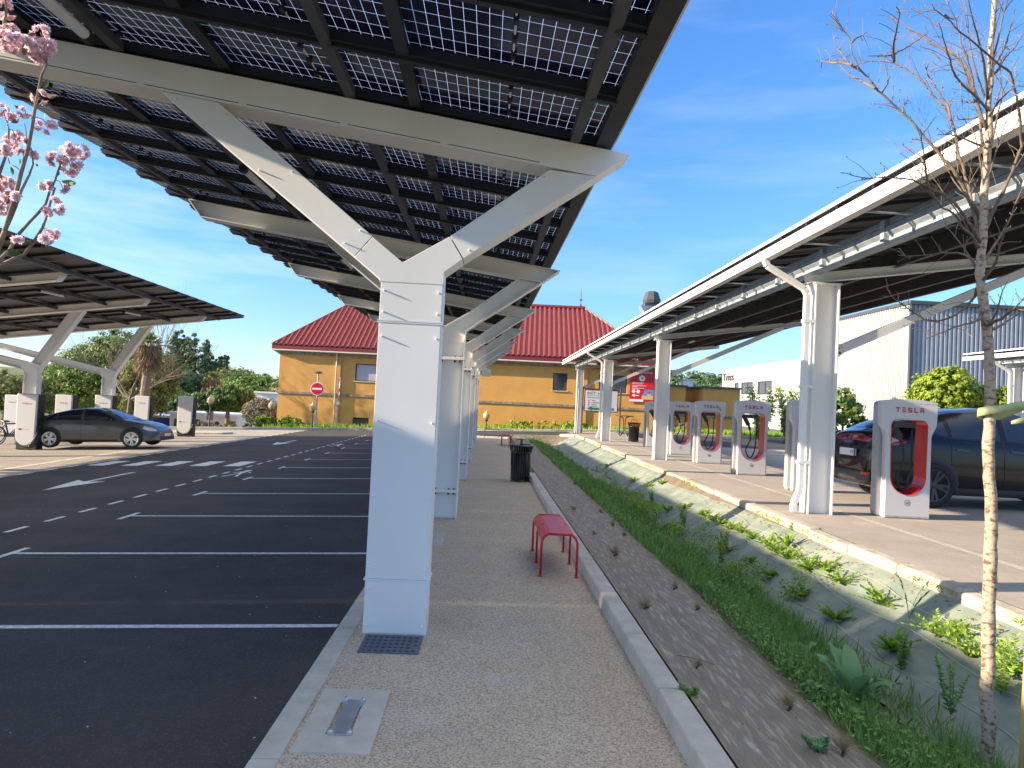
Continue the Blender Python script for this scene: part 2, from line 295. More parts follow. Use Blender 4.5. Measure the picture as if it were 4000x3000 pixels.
LIMBS=[(0.9,[(2.089,4.321,4.421),(2.097,4.311,4.352),(2.137,4.301,4.286),(2.197,4.291,4.222),(2.206,4.281,4.113),(2.245,4.271,4.027),(2.304,4.260,3.963),(2.363,4.249,3.879),(2.453,4.238,3.797),(2.532,4.227,3.725),(2.611,4.216,3.633),(2.689,4.204,3.541),(2.745,4.192,3.469),(2.790,4.179,3.417),(2.835,4.166,3.324),(2.880,4.153,3.241),(2.913,4.138,3.148),(2.935,4.122,3.035),(2.948,4.100,2.911)]),
(0.5,[(2.198,4.535,4.396),(2.180,4.446,4.259),(2.177,4.350,4.156),(2.178,4.244,4.030),(2.155,4.100,3.938)]),
(0.5,[(2.175,4.631,4.198),(2.124,4.522,4.185),(2.121,4.405,4.122),(2.131,4.275,4.058),(2.114,4.100,3.955)]),
(0.5,[(2.429,4.896,4.373),(2.391,4.676,4.188),(2.354,4.431,4.025),(2.260,4.100,3.820)]),
(0.4,[(2.435,4.532,4.415),(2.289,4.348,4.274),(2.110,4.100,4.095)]),
(0.8,[(2.529,4.860,4.392),(2.601,4.816,4.363),(2.752,4.772,4.345),(2.820,4.727,4.287),(2.863,4.681,4.221),(2.905,4.634,4.134),(2.946,4.586,4.024),(2.983,4.537,3.939),(2.997,4.486,3.830),(2.997,4.434,3.711),(2.986,4.379,3.551),(2.994,4.322,3.384),(2.986,4.260,3.260),(2.962,4.192,3.136),(2.942,4.100,2.950)]),
(0.5,[(1.883,3.252,3.810),(1.985,3.391,3.863),(2.059,3.537,3.882),(2.135,3.693,3.892),(2.233,3.866,3.923),(2.375,4.100,3.992)]),
(0.4,[(2.169,4.038,3.982),(2.258,4.055,3.997),(2.343,4.074,4.017),(2.375,4.100,3.997)]),
(0.4,[(3.083,4.898,4.657),(2.923,4.734,4.505),(2.737,4.558,4.350),(2.546,4.363,4.198),(2.368,4.100,4.042)]),
(0.5,[(2.717,4.368,4.164),(2.719,4.324,4.073),(2.724,4.278,3.978),(2.747,4.229,3.884),(2.765,4.174,3.779),(2.739,4.100,3.655)]),
(0.7,[(2.758,4.822,4.706),(2.802,4.773,4.647),(2.856,4.724,4.553),(2.920,4.673,4.473),(2.981,4.622,4.393),(3.038,4.569,4.336),(3.070,4.514,4.255),(3.079,4.458,4.140),(3.085,4.400,4.015),(3.077,4.338,3.880),(3.043,4.272,3.766),(3.005,4.199,3.600),(2.964,4.100,3.410)]),
(0.7,[(2.154,3.404,3.933),(2.224,3.444,3.910),(2.312,3.485,3.896),(2.393,3.526,3.864),(2.494,3.568,3.841),(2.598,3.611,3.809),(2.704,3.655,3.775),(2.803,3.700,3.758),(2.859,3.747,3.701),(2.917,3.794,3.634),(2.977,3.844,3.547),(3.031,3.897,3.438),(3.021,3.953,3.304),(2.994,4.016,3.157),(2.976,4.100,3.012)]),
(0.7,[(2.649,4.044,4.360),(2.695,4.050,4.287),(2.732,4.056,4.193),(2.759,4.062,4.118),(2.806,4.068,4.035),(2.833,4.075,3.960),(2.862,4.082,3.835),(2.901,4.089,3.741),(2.973,4.100,3.610)]),
(0.6,[(2.503,3.644,4.151),(2.586,3.718,4.073),(2.671,3.797,4.029),(2.763,3.881,3.957),(2.852,3.974,3.893),(2.968,4.100,3.790)]),
(0.6,[(3.261,4.179,4.296),(3.179,4.163,4.169),(3.106,4.145,4.094),(3.053,4.126,4.009),(2.979,4.100,3.942)]),
(0.5,[(3.225,4.233,4.490),(3.168,4.206,4.283),(3.117,4.176,4.161),(3.054,4.144,4.069),(2.981,4.100,3.982)]),
(0.5,[(2.079,3.224,3.727),(2.168,3.325,3.716),(2.264,3.430,3.695),(2.356,3.540,3.696),(2.461,3.655,3.696),(2.593,3.778,3.708),(2.746,3.915,3.733),(2.970,4.100,3.730)]),
(0.6,[(1.811,3.590,3.105),(1.903,3.631,3.107),(2.032,3.673,3.115),(2.192,3.717,3.139),(2.311,3.761,3.151),(2.424,3.807,3.136),(2.531,3.855,3.120),(2.643,3.905,3.085),(2.740,3.959,3.030),(2.833,4.019,2.983),(2.948,4.100,2.911)]),
(0.5,[(2.301,3.703,3.186),(2.355,3.743,3.157),(2.410,3.785,3.137),(2.467,3.827,3.099),(2.545,3.872,3.042),(2.664,3.919,3.014),(2.729,3.969,2.974),(2.838,4.025,2.936),(2.934,4.100,2.881)]),
(0.7,[(3.832,4.849,3.866),(3.623,4.727,3.611),(3.471,4.598,3.446),(3.315,4.460,3.285),(3.161,4.307,3.148),(2.967,4.100,2.972)]),
(0.6,[(3.624,4.578,3.527),(3.456,4.500,3.283),(3.353,4.418,3.136),(3.235,4.330,3.012),(3.102,4.232,2.889),(2.958,4.100,2.773)]),
(0.4,[(2.729,3.487,3.600),(2.764,3.657,3.636),(2.851,3.846,3.671),(2.976,4.100,3.690)]),
(0.6,[(2.761,4.635,2.990),(2.764,4.562,2.919),(2.850,4.487,2.914),(2.906,4.407,2.916),(2.956,4.322,2.900),(2.975,4.228,2.850),(2.943,4.100,2.742)]),
(0.6,[(2.727,3.450,2.925),(2.715,3.556,2.919),(2.767,3.668,2.872),(2.832,3.788,2.814),(2.914,3.921,2.754),(2.961,4.100,2.674)]),
(0.6,[(2.486,4.311,2.661),(2.521,4.292,2.590),(2.587,4.273,2.537),(2.653,4.253,2.484),(2.695,4.232,2.446),(2.768,4.211,2.437),(2.838,4.188,2.464),(2.905,4.163,2.517),(2.948,4.136,2.589),(2.951,4.100,2.677)]),
(0.5,[(2.195,3.428,2.230),(2.328,3.538,2.269),(2.496,3.653,2.326),(2.677,3.777,2.372),(2.834,3.915,2.421),(3.001,4.100,2.400)]),
(0.8,[(2.538,3.203,2.441),(2.666,3.452,2.408),(2.813,3.728,2.397),(3.011,4.100,2.411)]),
(0.8,[(3.793,4.769,2.670),(3.542,4.583,2.550),(3.316,4.378,2.469),(3.017,4.100,2.380)]),
(0.4,[(2.722,3.577,2.573),(2.796,3.722,2.508),(2.899,3.883,2.459),(3.011,4.100,2.411)]),
(0.3,[(2.235,3.588,3.361),(2.307,3.693,3.344),(2.400,3.806,3.273),(2.486,3.931,3.264),(2.610,4.100,3.249)]),
(0.3,[(2.965,4.968,3.851),(2.886,4.728,3.710),(2.779,4.461,3.567),(2.576,4.100,3.386)]),
(0.3,[(2.865,4.770,4.107),(2.684,4.485,3.919),(2.440,4.100,3.686)]),
(0.3,[(2.135,3.721,3.702),(2.215,3.882,3.741),(2.306,4.100,3.798)]),
(0.5,[(3.792,4.931,4.535),(3.620,4.795,4.337),(3.469,4.652,4.133),(3.326,4.499,3.900),(3.173,4.329,3.661),(2.978,4.100,3.460)]),
(0.3,[(2.807,4.171,3.684),(2.858,4.141,3.685),(2.910,4.100,3.686)]),
(0.3,[(2.927,4.420,3.928),(2.932,4.284,3.863),(2.908,4.100,3.776)]),
(0.3,[(2.316,3.569,3.332),(2.485,3.716,3.400),(2.681,3.879,3.448),(2.936,4.100,3.508)]),
(0.3,[(3.341,4.894,4.835),(3.056,4.556,4.554),(2.678,4.100,4.304)])]
CHERRY=[(1.0,[(-1.666,2.308,2.106),(-1.638,2.319,2.178),(-1.609,2.316,2.238),(-1.576,2.292,2.297),(-1.558,2.294,2.384),(-1.538,2.287,2.472),(-1.522,2.286,2.542),(-1.512,2.283,2.610),(-1.512,2.292,2.678),(-1.513,2.304,2.742),(-1.489,2.280,2.791),(-1.493,2.307,2.841)]),
(0.6,[(-1.598,2.294,2.228),(-1.585,2.292,2.265),(-1.577,2.313,2.329),(-1.555,2.299,2.364),(-1.538,2.293,2.411),(-1.520,2.299,2.467),(-1.516,2.308,2.507),(-1.510,2.282,2.552)]),
(0.6,[(-1.646,2.319,2.146),(-1.582,2.281,2.184),(-1.573,2.310,2.222),(-1.553,2.314,2.272),(-1.498,2.281,2.309),(-1.490,2.312,2.350),(-1.460,2.295,2.373),(-1.453,2.303,2.424),(-1.425,2.280,2.450),(-1.414,2.282,2.499),(-1.404,2.287,2.534)]),
(0.7,[(-1.656,2.318,2.140),(-1.585,2.288,2.164),(-1.561,2.310,2.191),(-1.531,2.317,2.210),(-1.503,2.318,2.255),(-1.464,2.294,2.294),(-1.452,2.294,2.337),(-1.445,2.301,2.397),(-1.443,2.311,2.433)]),
(0.5,[(-1.623,2.284,2.393),(-1.621,2.310,2.475),(-1.610,2.312,2.519),(-1.603,2.314,2.553),(-1.582,2.281,2.605),(-1.614,2.318,2.639)]),
(0.8,[(-1.668,2.284,2.760),(-1.656,2.294,2.856),(-1.638,2.304,2.943),(-1.641,2.317,3.015),(-1.633,2.294,3.045)]),
(0.8,[(-1.673,2.317,2.107),(-1.675,2.302,2.448),(-1.672,2.292,2.657),(-1.675,2.293,2.763)]),
(0.3,[(-1.523,2.287,2.542),(-1.530,2.283,2.609),(-1.538,2.286,2.631)]),
(0.3,[(-1.583,2.308,2.397),(-1.566,2.320,2.407),(-1.528,2.286,2.391)]),
(0.3,[(-1.504,2.282,2.653),(-1.558,2.319,2.676),(-1.565,2.301,2.657)]),
(0.3,[(-1.582,2.296,2.499),(-1.557,2.289,2.488),(-1.547,2.304,2.477)])]
BLOSSOM=[(-1.658,2.333,3.028,.028),(-1.630,2.296,2.912,.034),(-1.511,2.292,2.935,.025),(-1.540,2.256,2.886,.025),(-1.632,2.342,2.953,.020),(-1.579,2.253,2.877,.034),(-1.502,2.299,2.891,.036),(-1.539,2.334,2.884,.031),(-1.478,2.263,2.710,.017),(-1.479,2.323,2.634,.021),(-1.536,2.345,2.650,.008),(-1.582,2.313,2.596,.018),(-1.609,2.329,2.579,.022),(-1.581,2.261,2.534,.025),(-1.539,2.293,2.570,.014),(-1.366,2.265,2.549,.025),(-1.384,2.334,2.565,.023),(-1.395,2.279,2.537,.025),(-1.434,2.295,2.519,.027),(-1.419,2.350,2.511,.021),(-1.390,2.335,2.524,.014),(-1.636,2.348,2.438,.036),(-1.462,2.295,2.432,.017),(-1.409,2.299,2.428,.008),(-1.615,2.323,2.367,.031),(-1.431,2.298,2.376,.018),(-1.398,2.279,2.357,.012),(-1.453,2.290,2.346,.012),(-1.431,2.265,2.257,.022),(-1.421,2.288,2.276,.008),(-1.624,2.349,2.673,.008),(-1.538,2.346,2.552,.008),(-1.560,2.313,2.544,.008),(-1.553,2.300,2.673,.011),(-1.613,2.284,2.668,.017),(-1.530,2.259,2.385,.008),(-1.528,2.277,2.249,.010)]
CHLEAF=[(-1.568,2.307,2.879,-1.600,.034,.000),(-1.543,2.312,2.730,3.000,.034,.000),(-1.454,2.282,2.722,-.300,.042,.000),(-1.461,2.307,2.666,-.400,.039,.000),(-1.433,2.306,2.480,-1.200,.022,1.000),(-1.392,2.302,2.449,-.200,.047,1.000),(-1.514,2.300,2.250,-1.000,.028,1.000),(-1.564,2.306,2.214,.200,.045,1.000),(-1.563,2.282,2.472,-1.300,.025,1.000),(-1.575,2.302,2.643,.300,.034,.000),(-1.609,2.277,2.946,-.400,.045,.000),(-1.545,2.289,2.507,.900,.020,1.000),(-1.642,2.306,2.982,.200,.034,.000),(-1.487,2.301,2.769,1.200,.028,1.000),(-1.526,2.278,2.920,.400,.022,.000),(-1.583,2.317,2.692,-.600,.022,.000),(-1.581,2.299,2.378,1.000,.022,.000),(-1.494,2.295,2.499,-.500,.017,1.000),(-1.457,2.261,2.649,-1.500,.020,1.000),(-1.605,2.293,2.454,-1.200,.022,.000),(-1.599,2.275,2.660,.800,.017,.000)]
CLUMPS=[(3.884,12.113,.057,.900),(3.874,11.630,.051,1.000),(3.875,11.216,.052,1.000),(3.876,10.769,.053,1.000),(3.898,10.410,.065,1.100),(3.903,9.957,.069,1.000),(3.917,9.374,.077,1.600),(3.865,8.934,.047,1.400),(3.850,8.609,.038,1.500),(3.848,8.061,.037,1.700),(3.951,7.828,.096,1.200),(3.885,7.389,.058,1.400),(3.874,6.582,.052,1.500),(3.860,5.721,.044,1.700),(3.874,5.587,.051,1.200),(3.819,5.291,.020,1.800),(3.862,4.922,.045,1.900),(3.543,9.911,-.140,1.000),(3.578,9.101,-.120,.800),(3.549,8.428,-.137,.900),(3.521,7.569,-.153,1.000),(3.513,6.743,-.158,1.200),(3.539,5.856,-.142,1.500),(4.364,9.459,.336,1.000),(3.905,16.407,.070,1.200),(4.119,15.965,.194,1.000),(3.870,17.793,.050,1.000),(3.924,22.003,.081,1.000),(3.621,13.523,-.095,1.100),(3.831,13.125,.027,1.100)]
TUFTS=[(1.562,11.800,.020,1.000),(2.058,12.010,.020,.900),(2.025,10.701,.020,1.000),(1.566,9.606,.020,.700),(1.627,8.328,.020,1.700),(2.004,7.065,.020,.900),(1.485,6.114,.020,1.400),(2.019,6.370,.020,.700),(2.163,16.459,.020,1.200),(1.539,4.780,.020,.800),(1.947,4.265,.020,1.300),(2.005,3.737,.020,1.400),(2.063,9.970,.020,.800),(2.341,28.457,.020,1.100)]
def wfix(t):
    mt = Matrix.Translation(t.location) @ t.rotation_euler.to_matrix().to_4x4()
    for c in t.children: c.matrix_parent_inverse = mt.inverted()
    return t

# ------------------------------------------------------------------ terrain
def lot(x): return .04 * (x + .95) if x < -.95 else 0.0
def ditch(x):          # cross-section of the planted ditch between walkway and right-hand lot
    xs = [1.2, 1.3, 2.0, 2.35, 2.75, 3.1, 3.44, 4.22]; zs = [.09, .08, .0, -.12, -.27, -.3, -.2, .25]
    return float(np.interp(x, xs, zs))
def xk(y): return 4.22 + .0165 * max(0, y - 6)
def zg(x, y):
    far = float(np.interp(x, [-.95, 8], [0, .35])) if x >= -.95 else max(-1.6, lot(x))
    if y > 46 and x < -14.4: t = min(1, (y - 46) / 12) * min(1, (-14.4 - x) / 4); far = far * (1 - t) - 2.75 * t
    if y > 39.5: return far - .02
    if x < 1.18: return max(-1.6, lot(x)) - .02
    k = xk(y)
    if x < k:
        near = ditch(1.2 + (x - 1.2) * (4.22 - 1.2) / (k - 1.2)) - .02
        t = min(1, max(0, (y - 36.5) / 3)); return near * (1 - t) + (far - .02) * t
    return .33
xs = [-900, -300, -120, -60, -41, -30, -24, -20, -18.4, -14.4, -10.75, -5, -1.0, 1.16, 1.2, 1.3, 1.6, 2.0, 2.35, 2.75, 3.1, 3.44, 3.8, 4.15, 4.4, 4.9, 5.6, 8, 20, 60, 200, 900]
ys = [-60, -20, -8, 0] + [2 * i for i in range(1, 19)] + [36.5, 37.5, 38.5, 39.5, 41, 45, 46, 49, 52, 58, 75, 100, 200, 500, 1500]
g = MB(); nx = len(xs)
for y in ys:
    for x in xs: g.v.append((x, y, zg(x, y)))
for j in range(len(ys) - 1):
    for i in range(nx - 1):
        g.f.append((j * nx + i, j * nx + i + 1, (j + 1) * nx + i + 1, (j + 1) * nx + i)); g.uv.append(None); g.mi.append(1 if (ys[j] >= 43 or ys[j] < -19 or xs[i] < -42 or xs[i] > 58) else 0)
struct(g.obj('ground', [M['soil'], M['meadow']]))

def sheet(name, pts_x, pts_y, mt, dz=.004, zf=None):
    b = MB(); zf = zf or (lambda x, y: lot(x)); n = len(pts_x)
    for y in pts_y:
        for x in pts_x: b.v.append((x, y, zf(x, y) + dz))
    for j in range(len(pts_y) - 1):
        for i in range(n - 1): b.f.append((j * n + i, j * n + i + 1, (j + 1) * n + i + 1, (j + 1) * n + i)); b.uv.append(None); b.mi.append(0)
    return struct(b.obj(name, mt))
sheet('parking_lot', [-10.75, -5, -1.07], [-8, 0, 10, 20, 30, 42.9], M['asphalt'], .0)
sheet('parking_lot', [-40, -30, -20, -10.75], [-8, 0, 10, 20, 30, 42.9], M['asphalt_old'], .0)
sheet('road', [-1.07, 1.3], [37.6, 40, 42.9], M['asphalt'], .002, lambda x, y: zg(x, 41) + .02)
sheet('road', [1.3, 3, 8], [39.45, 41, 42.9], M['asphalt'], .002, lambda x, y: zg(x, 41) + .02)
b = MB(); ny_ = 0
for y in (-8, 0, 6, 12, 18, 24, 30, 36.5, 42.9):
    for x in (xk(y) + .155, 6, 8, 20, 57): b.v.append((x, y, .35 if y < 37 else (zg(x, 41) + .024)))
    ny_ += 1
for j in range(ny_ - 1):
    for i in range(4): b.f.append((j * 5 + i, j * 5 + i + 1, j * 5 + i + 6, j * 5 + i + 5)); b.uv.append(None); b.mi.append(0)
struct(b.obj('parking_lot', M['lot']))
sheet('road', [8.0, 30, 57], [30, 42.9], M['asphalt'], .004, lambda x, y: .352)
sheet('road', [-41, -30, -24, -20, -18.4], [52, 58, 75], M['asphalt_old'], .02, lambda x, y: zg(x, y))
sheet('gravel_path', [-.93, 1.12], [-8, 0, 18, 37.6], M['gravel'], .0)
# far verge in front of the hotel and its kerb
sheet('grass_verge', [-14, -5, -.95, 8, 40], [43.2, 47.2], M['meadow'], .03, lambda x, y: zg(x, 45) + .02)
k = MB(); P_ = [(-40, 43.1), (-22, 43.1), (-14, 43.1), (-9.3, 42.95), (-.95, 43.0), (8, 43.05), (57, 43.05)]
for (xa, ya), (xb, yb) in zip(P_[:-1], P_[1:]):
    k.bar((xa, ya, zg(xa, 45) + .07), (xb, yb, zg(xb, 45) + .07), .22, .2)
struct(k.obj('kerb', M['kerbold'], bevel=.02))
k = MB()       # traffic island beyond the left lot
k.prism([(-27, 36.6), (-13.6, 36.6), (-13.2, 37.1), (-13.6, 37.8), (-27, 37.8)], -.02, .1, 'z')
k.v = [(x, y, z + lot(x)) for x, y, z in k.v]
struct(k.obj('kerb', M['kerbold'], bevel=.02))
# left flush kerb of the walkway, right raised kerb (1 m stones with thin joints)
k = MB(); y = -7.5
while y < 37: k.box(-1.07, -.93, y + .004, y + .996, -.1, .008); y += 1
struct(k.obj('kerb', M['kerb'], bevel=.006))
k = MB(); y = -7.77
while y < 16.3: k.box(1.115, 1.27, y + .004, y + .996, -.1, .13); y += 1
struct(k.obj('kerb', M['kerb'], bevel=.018))
k = MB(); y = 16.23
while y < 37: k.box(1.13, 1.27, y + .004, y + .996, -.1, .045); y += 1
struct(k.obj('kerb', M['kerb'], bevel=.012))
k = MB(); y = -7
while y < 36.4:
    x0, x1 = xk(y), xk(y + .99); j = random.uniform(-.012, .012)
    k.add([(x0 + j, y + .006, .05), (x0 + .17 + j, y + .006, .05), (x0 + .17 + j, y + .006, .365 + j), (x0 + j, y + .006, .355 + j), (x1 + j, y + .99, .05), (x1 + .17 + j, y + .99, .05), (x1 + .17 + j, y + .99, .365 + j), (x1 + j, y + .99, .355 + j)],
          [(0, 1, 2, 3), (7, 6, 5, 4), (0, 4, 5, 1), (1, 5, 6, 2), (2, 6, 7, 3), (3, 7, 4, 0)]); y += 1
struct(k.obj('kerb', M['kerbold'], bevel=.03))
k = MB(); k.tube([(xk(36.2), 36.3, .25), (4.6, 37.6, .22), (4.2, 38.8, .16)], .09, 8); struct(k.obj('kerb', M['kerbold']))

# road markings, painted 4 mm above the asphalt
def mk(b, pts): b.add([(x, y, lot(x) + .004) for x, y in pts], [tuple(range(len(pts)))])
b = MB()
for i in range(14):
    y = 5.55 + 2.62 * i
    if y > 37: break
    mk(b, [(-5.3, y - .04), (-1.08, y - .04), (-1.08, y + .04), (-5.3, y + .04)])
    mk(b, [(-5.36, y - .3), (-5.28, y - .3), (-5.28, y + .3), (-5.36, y + .3)])
struct(b.obj('bay_lines', M['paint']))
b = MB(); y = -4
while y < 37: mk(b, [(-6.28, y), (-6.2, y), (-6.2, y + .45), (-6.28, y + .45)]); y += .84
y = -4
while y < 42: mk(b, [(-10.83, y), (-10.71, y), (-10.71, y + .5), (-10.83, y + .5)]); y += .98
struct(b.obj('dashed_lines', M['paint']))
b = MB()
for i in range(5): x = -10.55 + .895 * i; mk(b, [(x, 18.95), (x + .45, 18.95), (x + .45, 20.4), (x, 20.4)])
struct(b.obj('crosswalk', M['paint']))
for y0 in (13.75, 28.1):
    b = MB(); mk(b, [(-8.45, y0), (-8.1, y0 + 1.6), (-8.4, y0 + 1.45), (-8.4, y0 + 3.5), (-8.5, y0 + 3.5), (-8.5, y0 + 1.5), (-8.8, y0 + 1.8)])
    struct(b.obj('lane_arrow', M['paint']))
for y0 in (16.3, 27.4):      # walking figure between dashes and bays
    b = MB()
    mk(b, [(-5.88 + .09 * math.cos(t * .785), y0 + 1.45 + .16 * math.sin(t * .785)) for t in range(8)])
    for q in ([(-5.93, .75), (-5.82, .75), (-5.8, 1.28), (-5.95, 1.28)], [(-5.93, .8), (-5.88, .78), (-6.0, .05), (-6.06, .08)], [(-5.87, .8), (-5.82, .78), (-5.68, .1), (-5.75, .06)], [(-5.95, 1.25), (-5.92, 1.15), (-6.07, .9), (-6.1, .95)], [(-5.83, 1.25), (-5.8, 1.2), (-5.64, .95), (-5.68, .9)]):
        mk(b, [(x, y0 + yy) for x, yy in q])
    struct(b.obj('pedestrian_symbol', M['paint']))
b = MB()                       # yellowish worn stripes of the left charging bays
for a, c in (((-11.8, 14), (-12.2, 24.4)),): mk(b, [(a[0] - .12, a[1]), (a[0] + .12, a[1]), (c[0] + .12, c[1]), (c[0] - .12, c[1])])
for i in range(9):
    y = 15.3 + 2.62 * i; mk(b, [(-17.5, y - .06), (-12.0, y - .06), (-12.0, y + .06), (-17.5, y + .06)])
    mk(b, [(-17.0, y + .55), (-12.2, y + .55), (-12.2, y + .68), (-17.0, y + .68)])
struct(b.obj('bay_lines', M['paint_old']))
b = MB()                       # right lot: long edge line and bay lines
def mr(pts): b.add([(x, y, .355) for x, y in pts], [tuple(range(len(pts)))])
mr([(5.42, -6), (5.54, -6), (5.9, 34), (5.78, 34)])
for i in range(11): y = -1.0 + 3.2 * i; mr([(7.4, y - .06), (12.6, y - .06), (12.6, y + .06), (7.4, y + .06)])
struct(b.obj('bay_lines', M['paint_old']))
# asphalt shoulder next to far verge: light concrete strip
sheet('pavement', [-.95, 4.2], [42.4, 42.85], M['concrete'], .05, lambda x, y: zg(x, 45) + .02)

# weed membranes of the ditch
def strip(name, xa, xb, mt, nx=22, ya=-2, yb=37.5, amp=.018, rag=.06, dz=.006, kx=False):
    b = MB(); ny = int((yb - ya) / .16); rr = [random.uniform(-rag, rag) for _ in range(ny + 1)]
    for j in range(ny + 1):
        y = ya + (yb - ya) * j / ny
        for i in range(nx + 1):
            t = i / nx; xe = (xb if not kx else xk(y) + .02); x = xa + (xe - xa) * t + (rr[j] * 1.0 if (i == nx and not kx) else 0) + (rr[j] if (i == 0 and kx) else 0)
            s = 1.2 + (x - 1.2) * 3.02 / (xk(y) - 1.2)
            z = ditch(s) + dz + amp * (math.sin(x * 9 + y * 1.7) * math.sin(y * .9 + x) + .6 * math.sin(x * 23 + y * .8) + .55 * math.sin(x * 47 + 2.4 * math.sin(y * 1.1)) * (.5 + .5 * math.sin(y * .63 + x * 3))) * (1 - abs(2 * t - 1) ** 3)
            b.v.append((x, y, z))
    n = nx + 1
    for j in range(ny):
        for i in range(nx): b.f.append((j * n + i, j * n + i + 1, (j + 1) * n + i + 1, (j + 1) * n + i)); b.uv.append(None); b.mi.append(0)
    return struct(b.obj(name, mt, smooth=True))
strip('weed_membrane', 1.31, 2.3, M['membrane'], amp=.014, nx=34)
strip('weed_membrane', 3.02, 4.2, M['membrane_green'], kx=True, amp=.016)
b = MB()
for x0 in (3.42, 3.72, 4.0):
    pts = []
    for i in range(190):
        y = -1 + .2 * i; x = x0 + .035 * math.sin(y * 3.1 + x0 * 9) + .0165 * max(0, y - 6) * .9 + random.uniform(-.008, .008)
        pts.append((x, y, ditch(1.2 + (x - 1.2) * 3.02 / (xk(y) - 1.2)) + .032 + random.uniform(0, .006)))
    b.tube(pts, .0024, 4)
tag(b.obj('fixing_wire', M['wire']), 'thin white wires strung over the green membrane of the ditch slope', 'wire')

# ------------------------------------------------------------------ canopy modules
def module(b, x0, x1, y0, y1, zf, tilt=.05, th=.035, jb=False):
    """one solar module, cells seen from below; near edge low, far edge high"""
    zz = lambda x, y: zf(x, y) + tilt * ((y - y0) / (y1 - y0) - .5)
    c = [(x0, y0), (x1, y0), (x1, y1), (x0, y1)]
    v = [(x, y, zz(x, y)) for x, y in c] + [(x, y, zz(x, y) + th) for x, y in c]
    b.cur = 0; b.add([v[i] for i in range(4)], [(3, 2, 1, 0)], [[(0, 1), (1, 1), (1, 0), (0, 0)]])
    if jb:      # junction boxes and the white middle busbar of the module
        xm = (x0 + x1) / 2; L_ = y1 - y0
        for t in (.24, .5, .76): y = y0 + L_ * t; b.cur = 1; b.box(xm - .015, xm + .015, y - .024, y + .024, zz(xm, y) - .03, zz(xm, y) - .001)
        b.cur = 2
        for ta, tb in ((.1, .2), (.3, .46), (.54, .7), (.8, .9)): ya_, yb_ = y0 + L_ * ta, y0 + L_ * tb; b.add([(xm - .007, ya_, zz(xm, ya_) - .003), (xm + .007, ya_, zz(xm, ya_) - .003), (xm + .007, yb_, zz(xm, yb_) - .003), (xm - .007, yb_, zz(xm, yb_) - .003)], [(0, 1, 2, 3)])
    b.cur = 1; b.add(v, [(0, 1, 5, 4), (1, 2, 6, 5), (2, 3, 7, 6), (3, 0, 4, 7)])
def panels(root, xsplit, y0, ny, pitch, zf, order, gap_rows=(), tilt=.05, maxn=100, jb=False, cm='cells'):
    cells = [(i, j) for j in range(ny) for i in range(len(xsplit) - 1)]; cells.sort(key=order)
    rest = MB()
    for n, (i, j) in enumerate(cells):
        ya = y0 + pitch * j; yb = ya + pitch - (.004 if j not in gap_rows else .022)
        if j - 1 in gap_rows: pass
        b = MB() if n < maxn else rest
        module(b, xsplit[i] + .003, xsplit[i + 1] - .003, ya, yb, zf, tilt, jb=jb)
        if n < maxn: b.obj('solar_module', [M[cm], M['dark'], M['trimwhite']], root)
    if rest.v: stuff(rest.obj('solar_modules', [M[cm], M['dark'], M['trimwhite']], root))

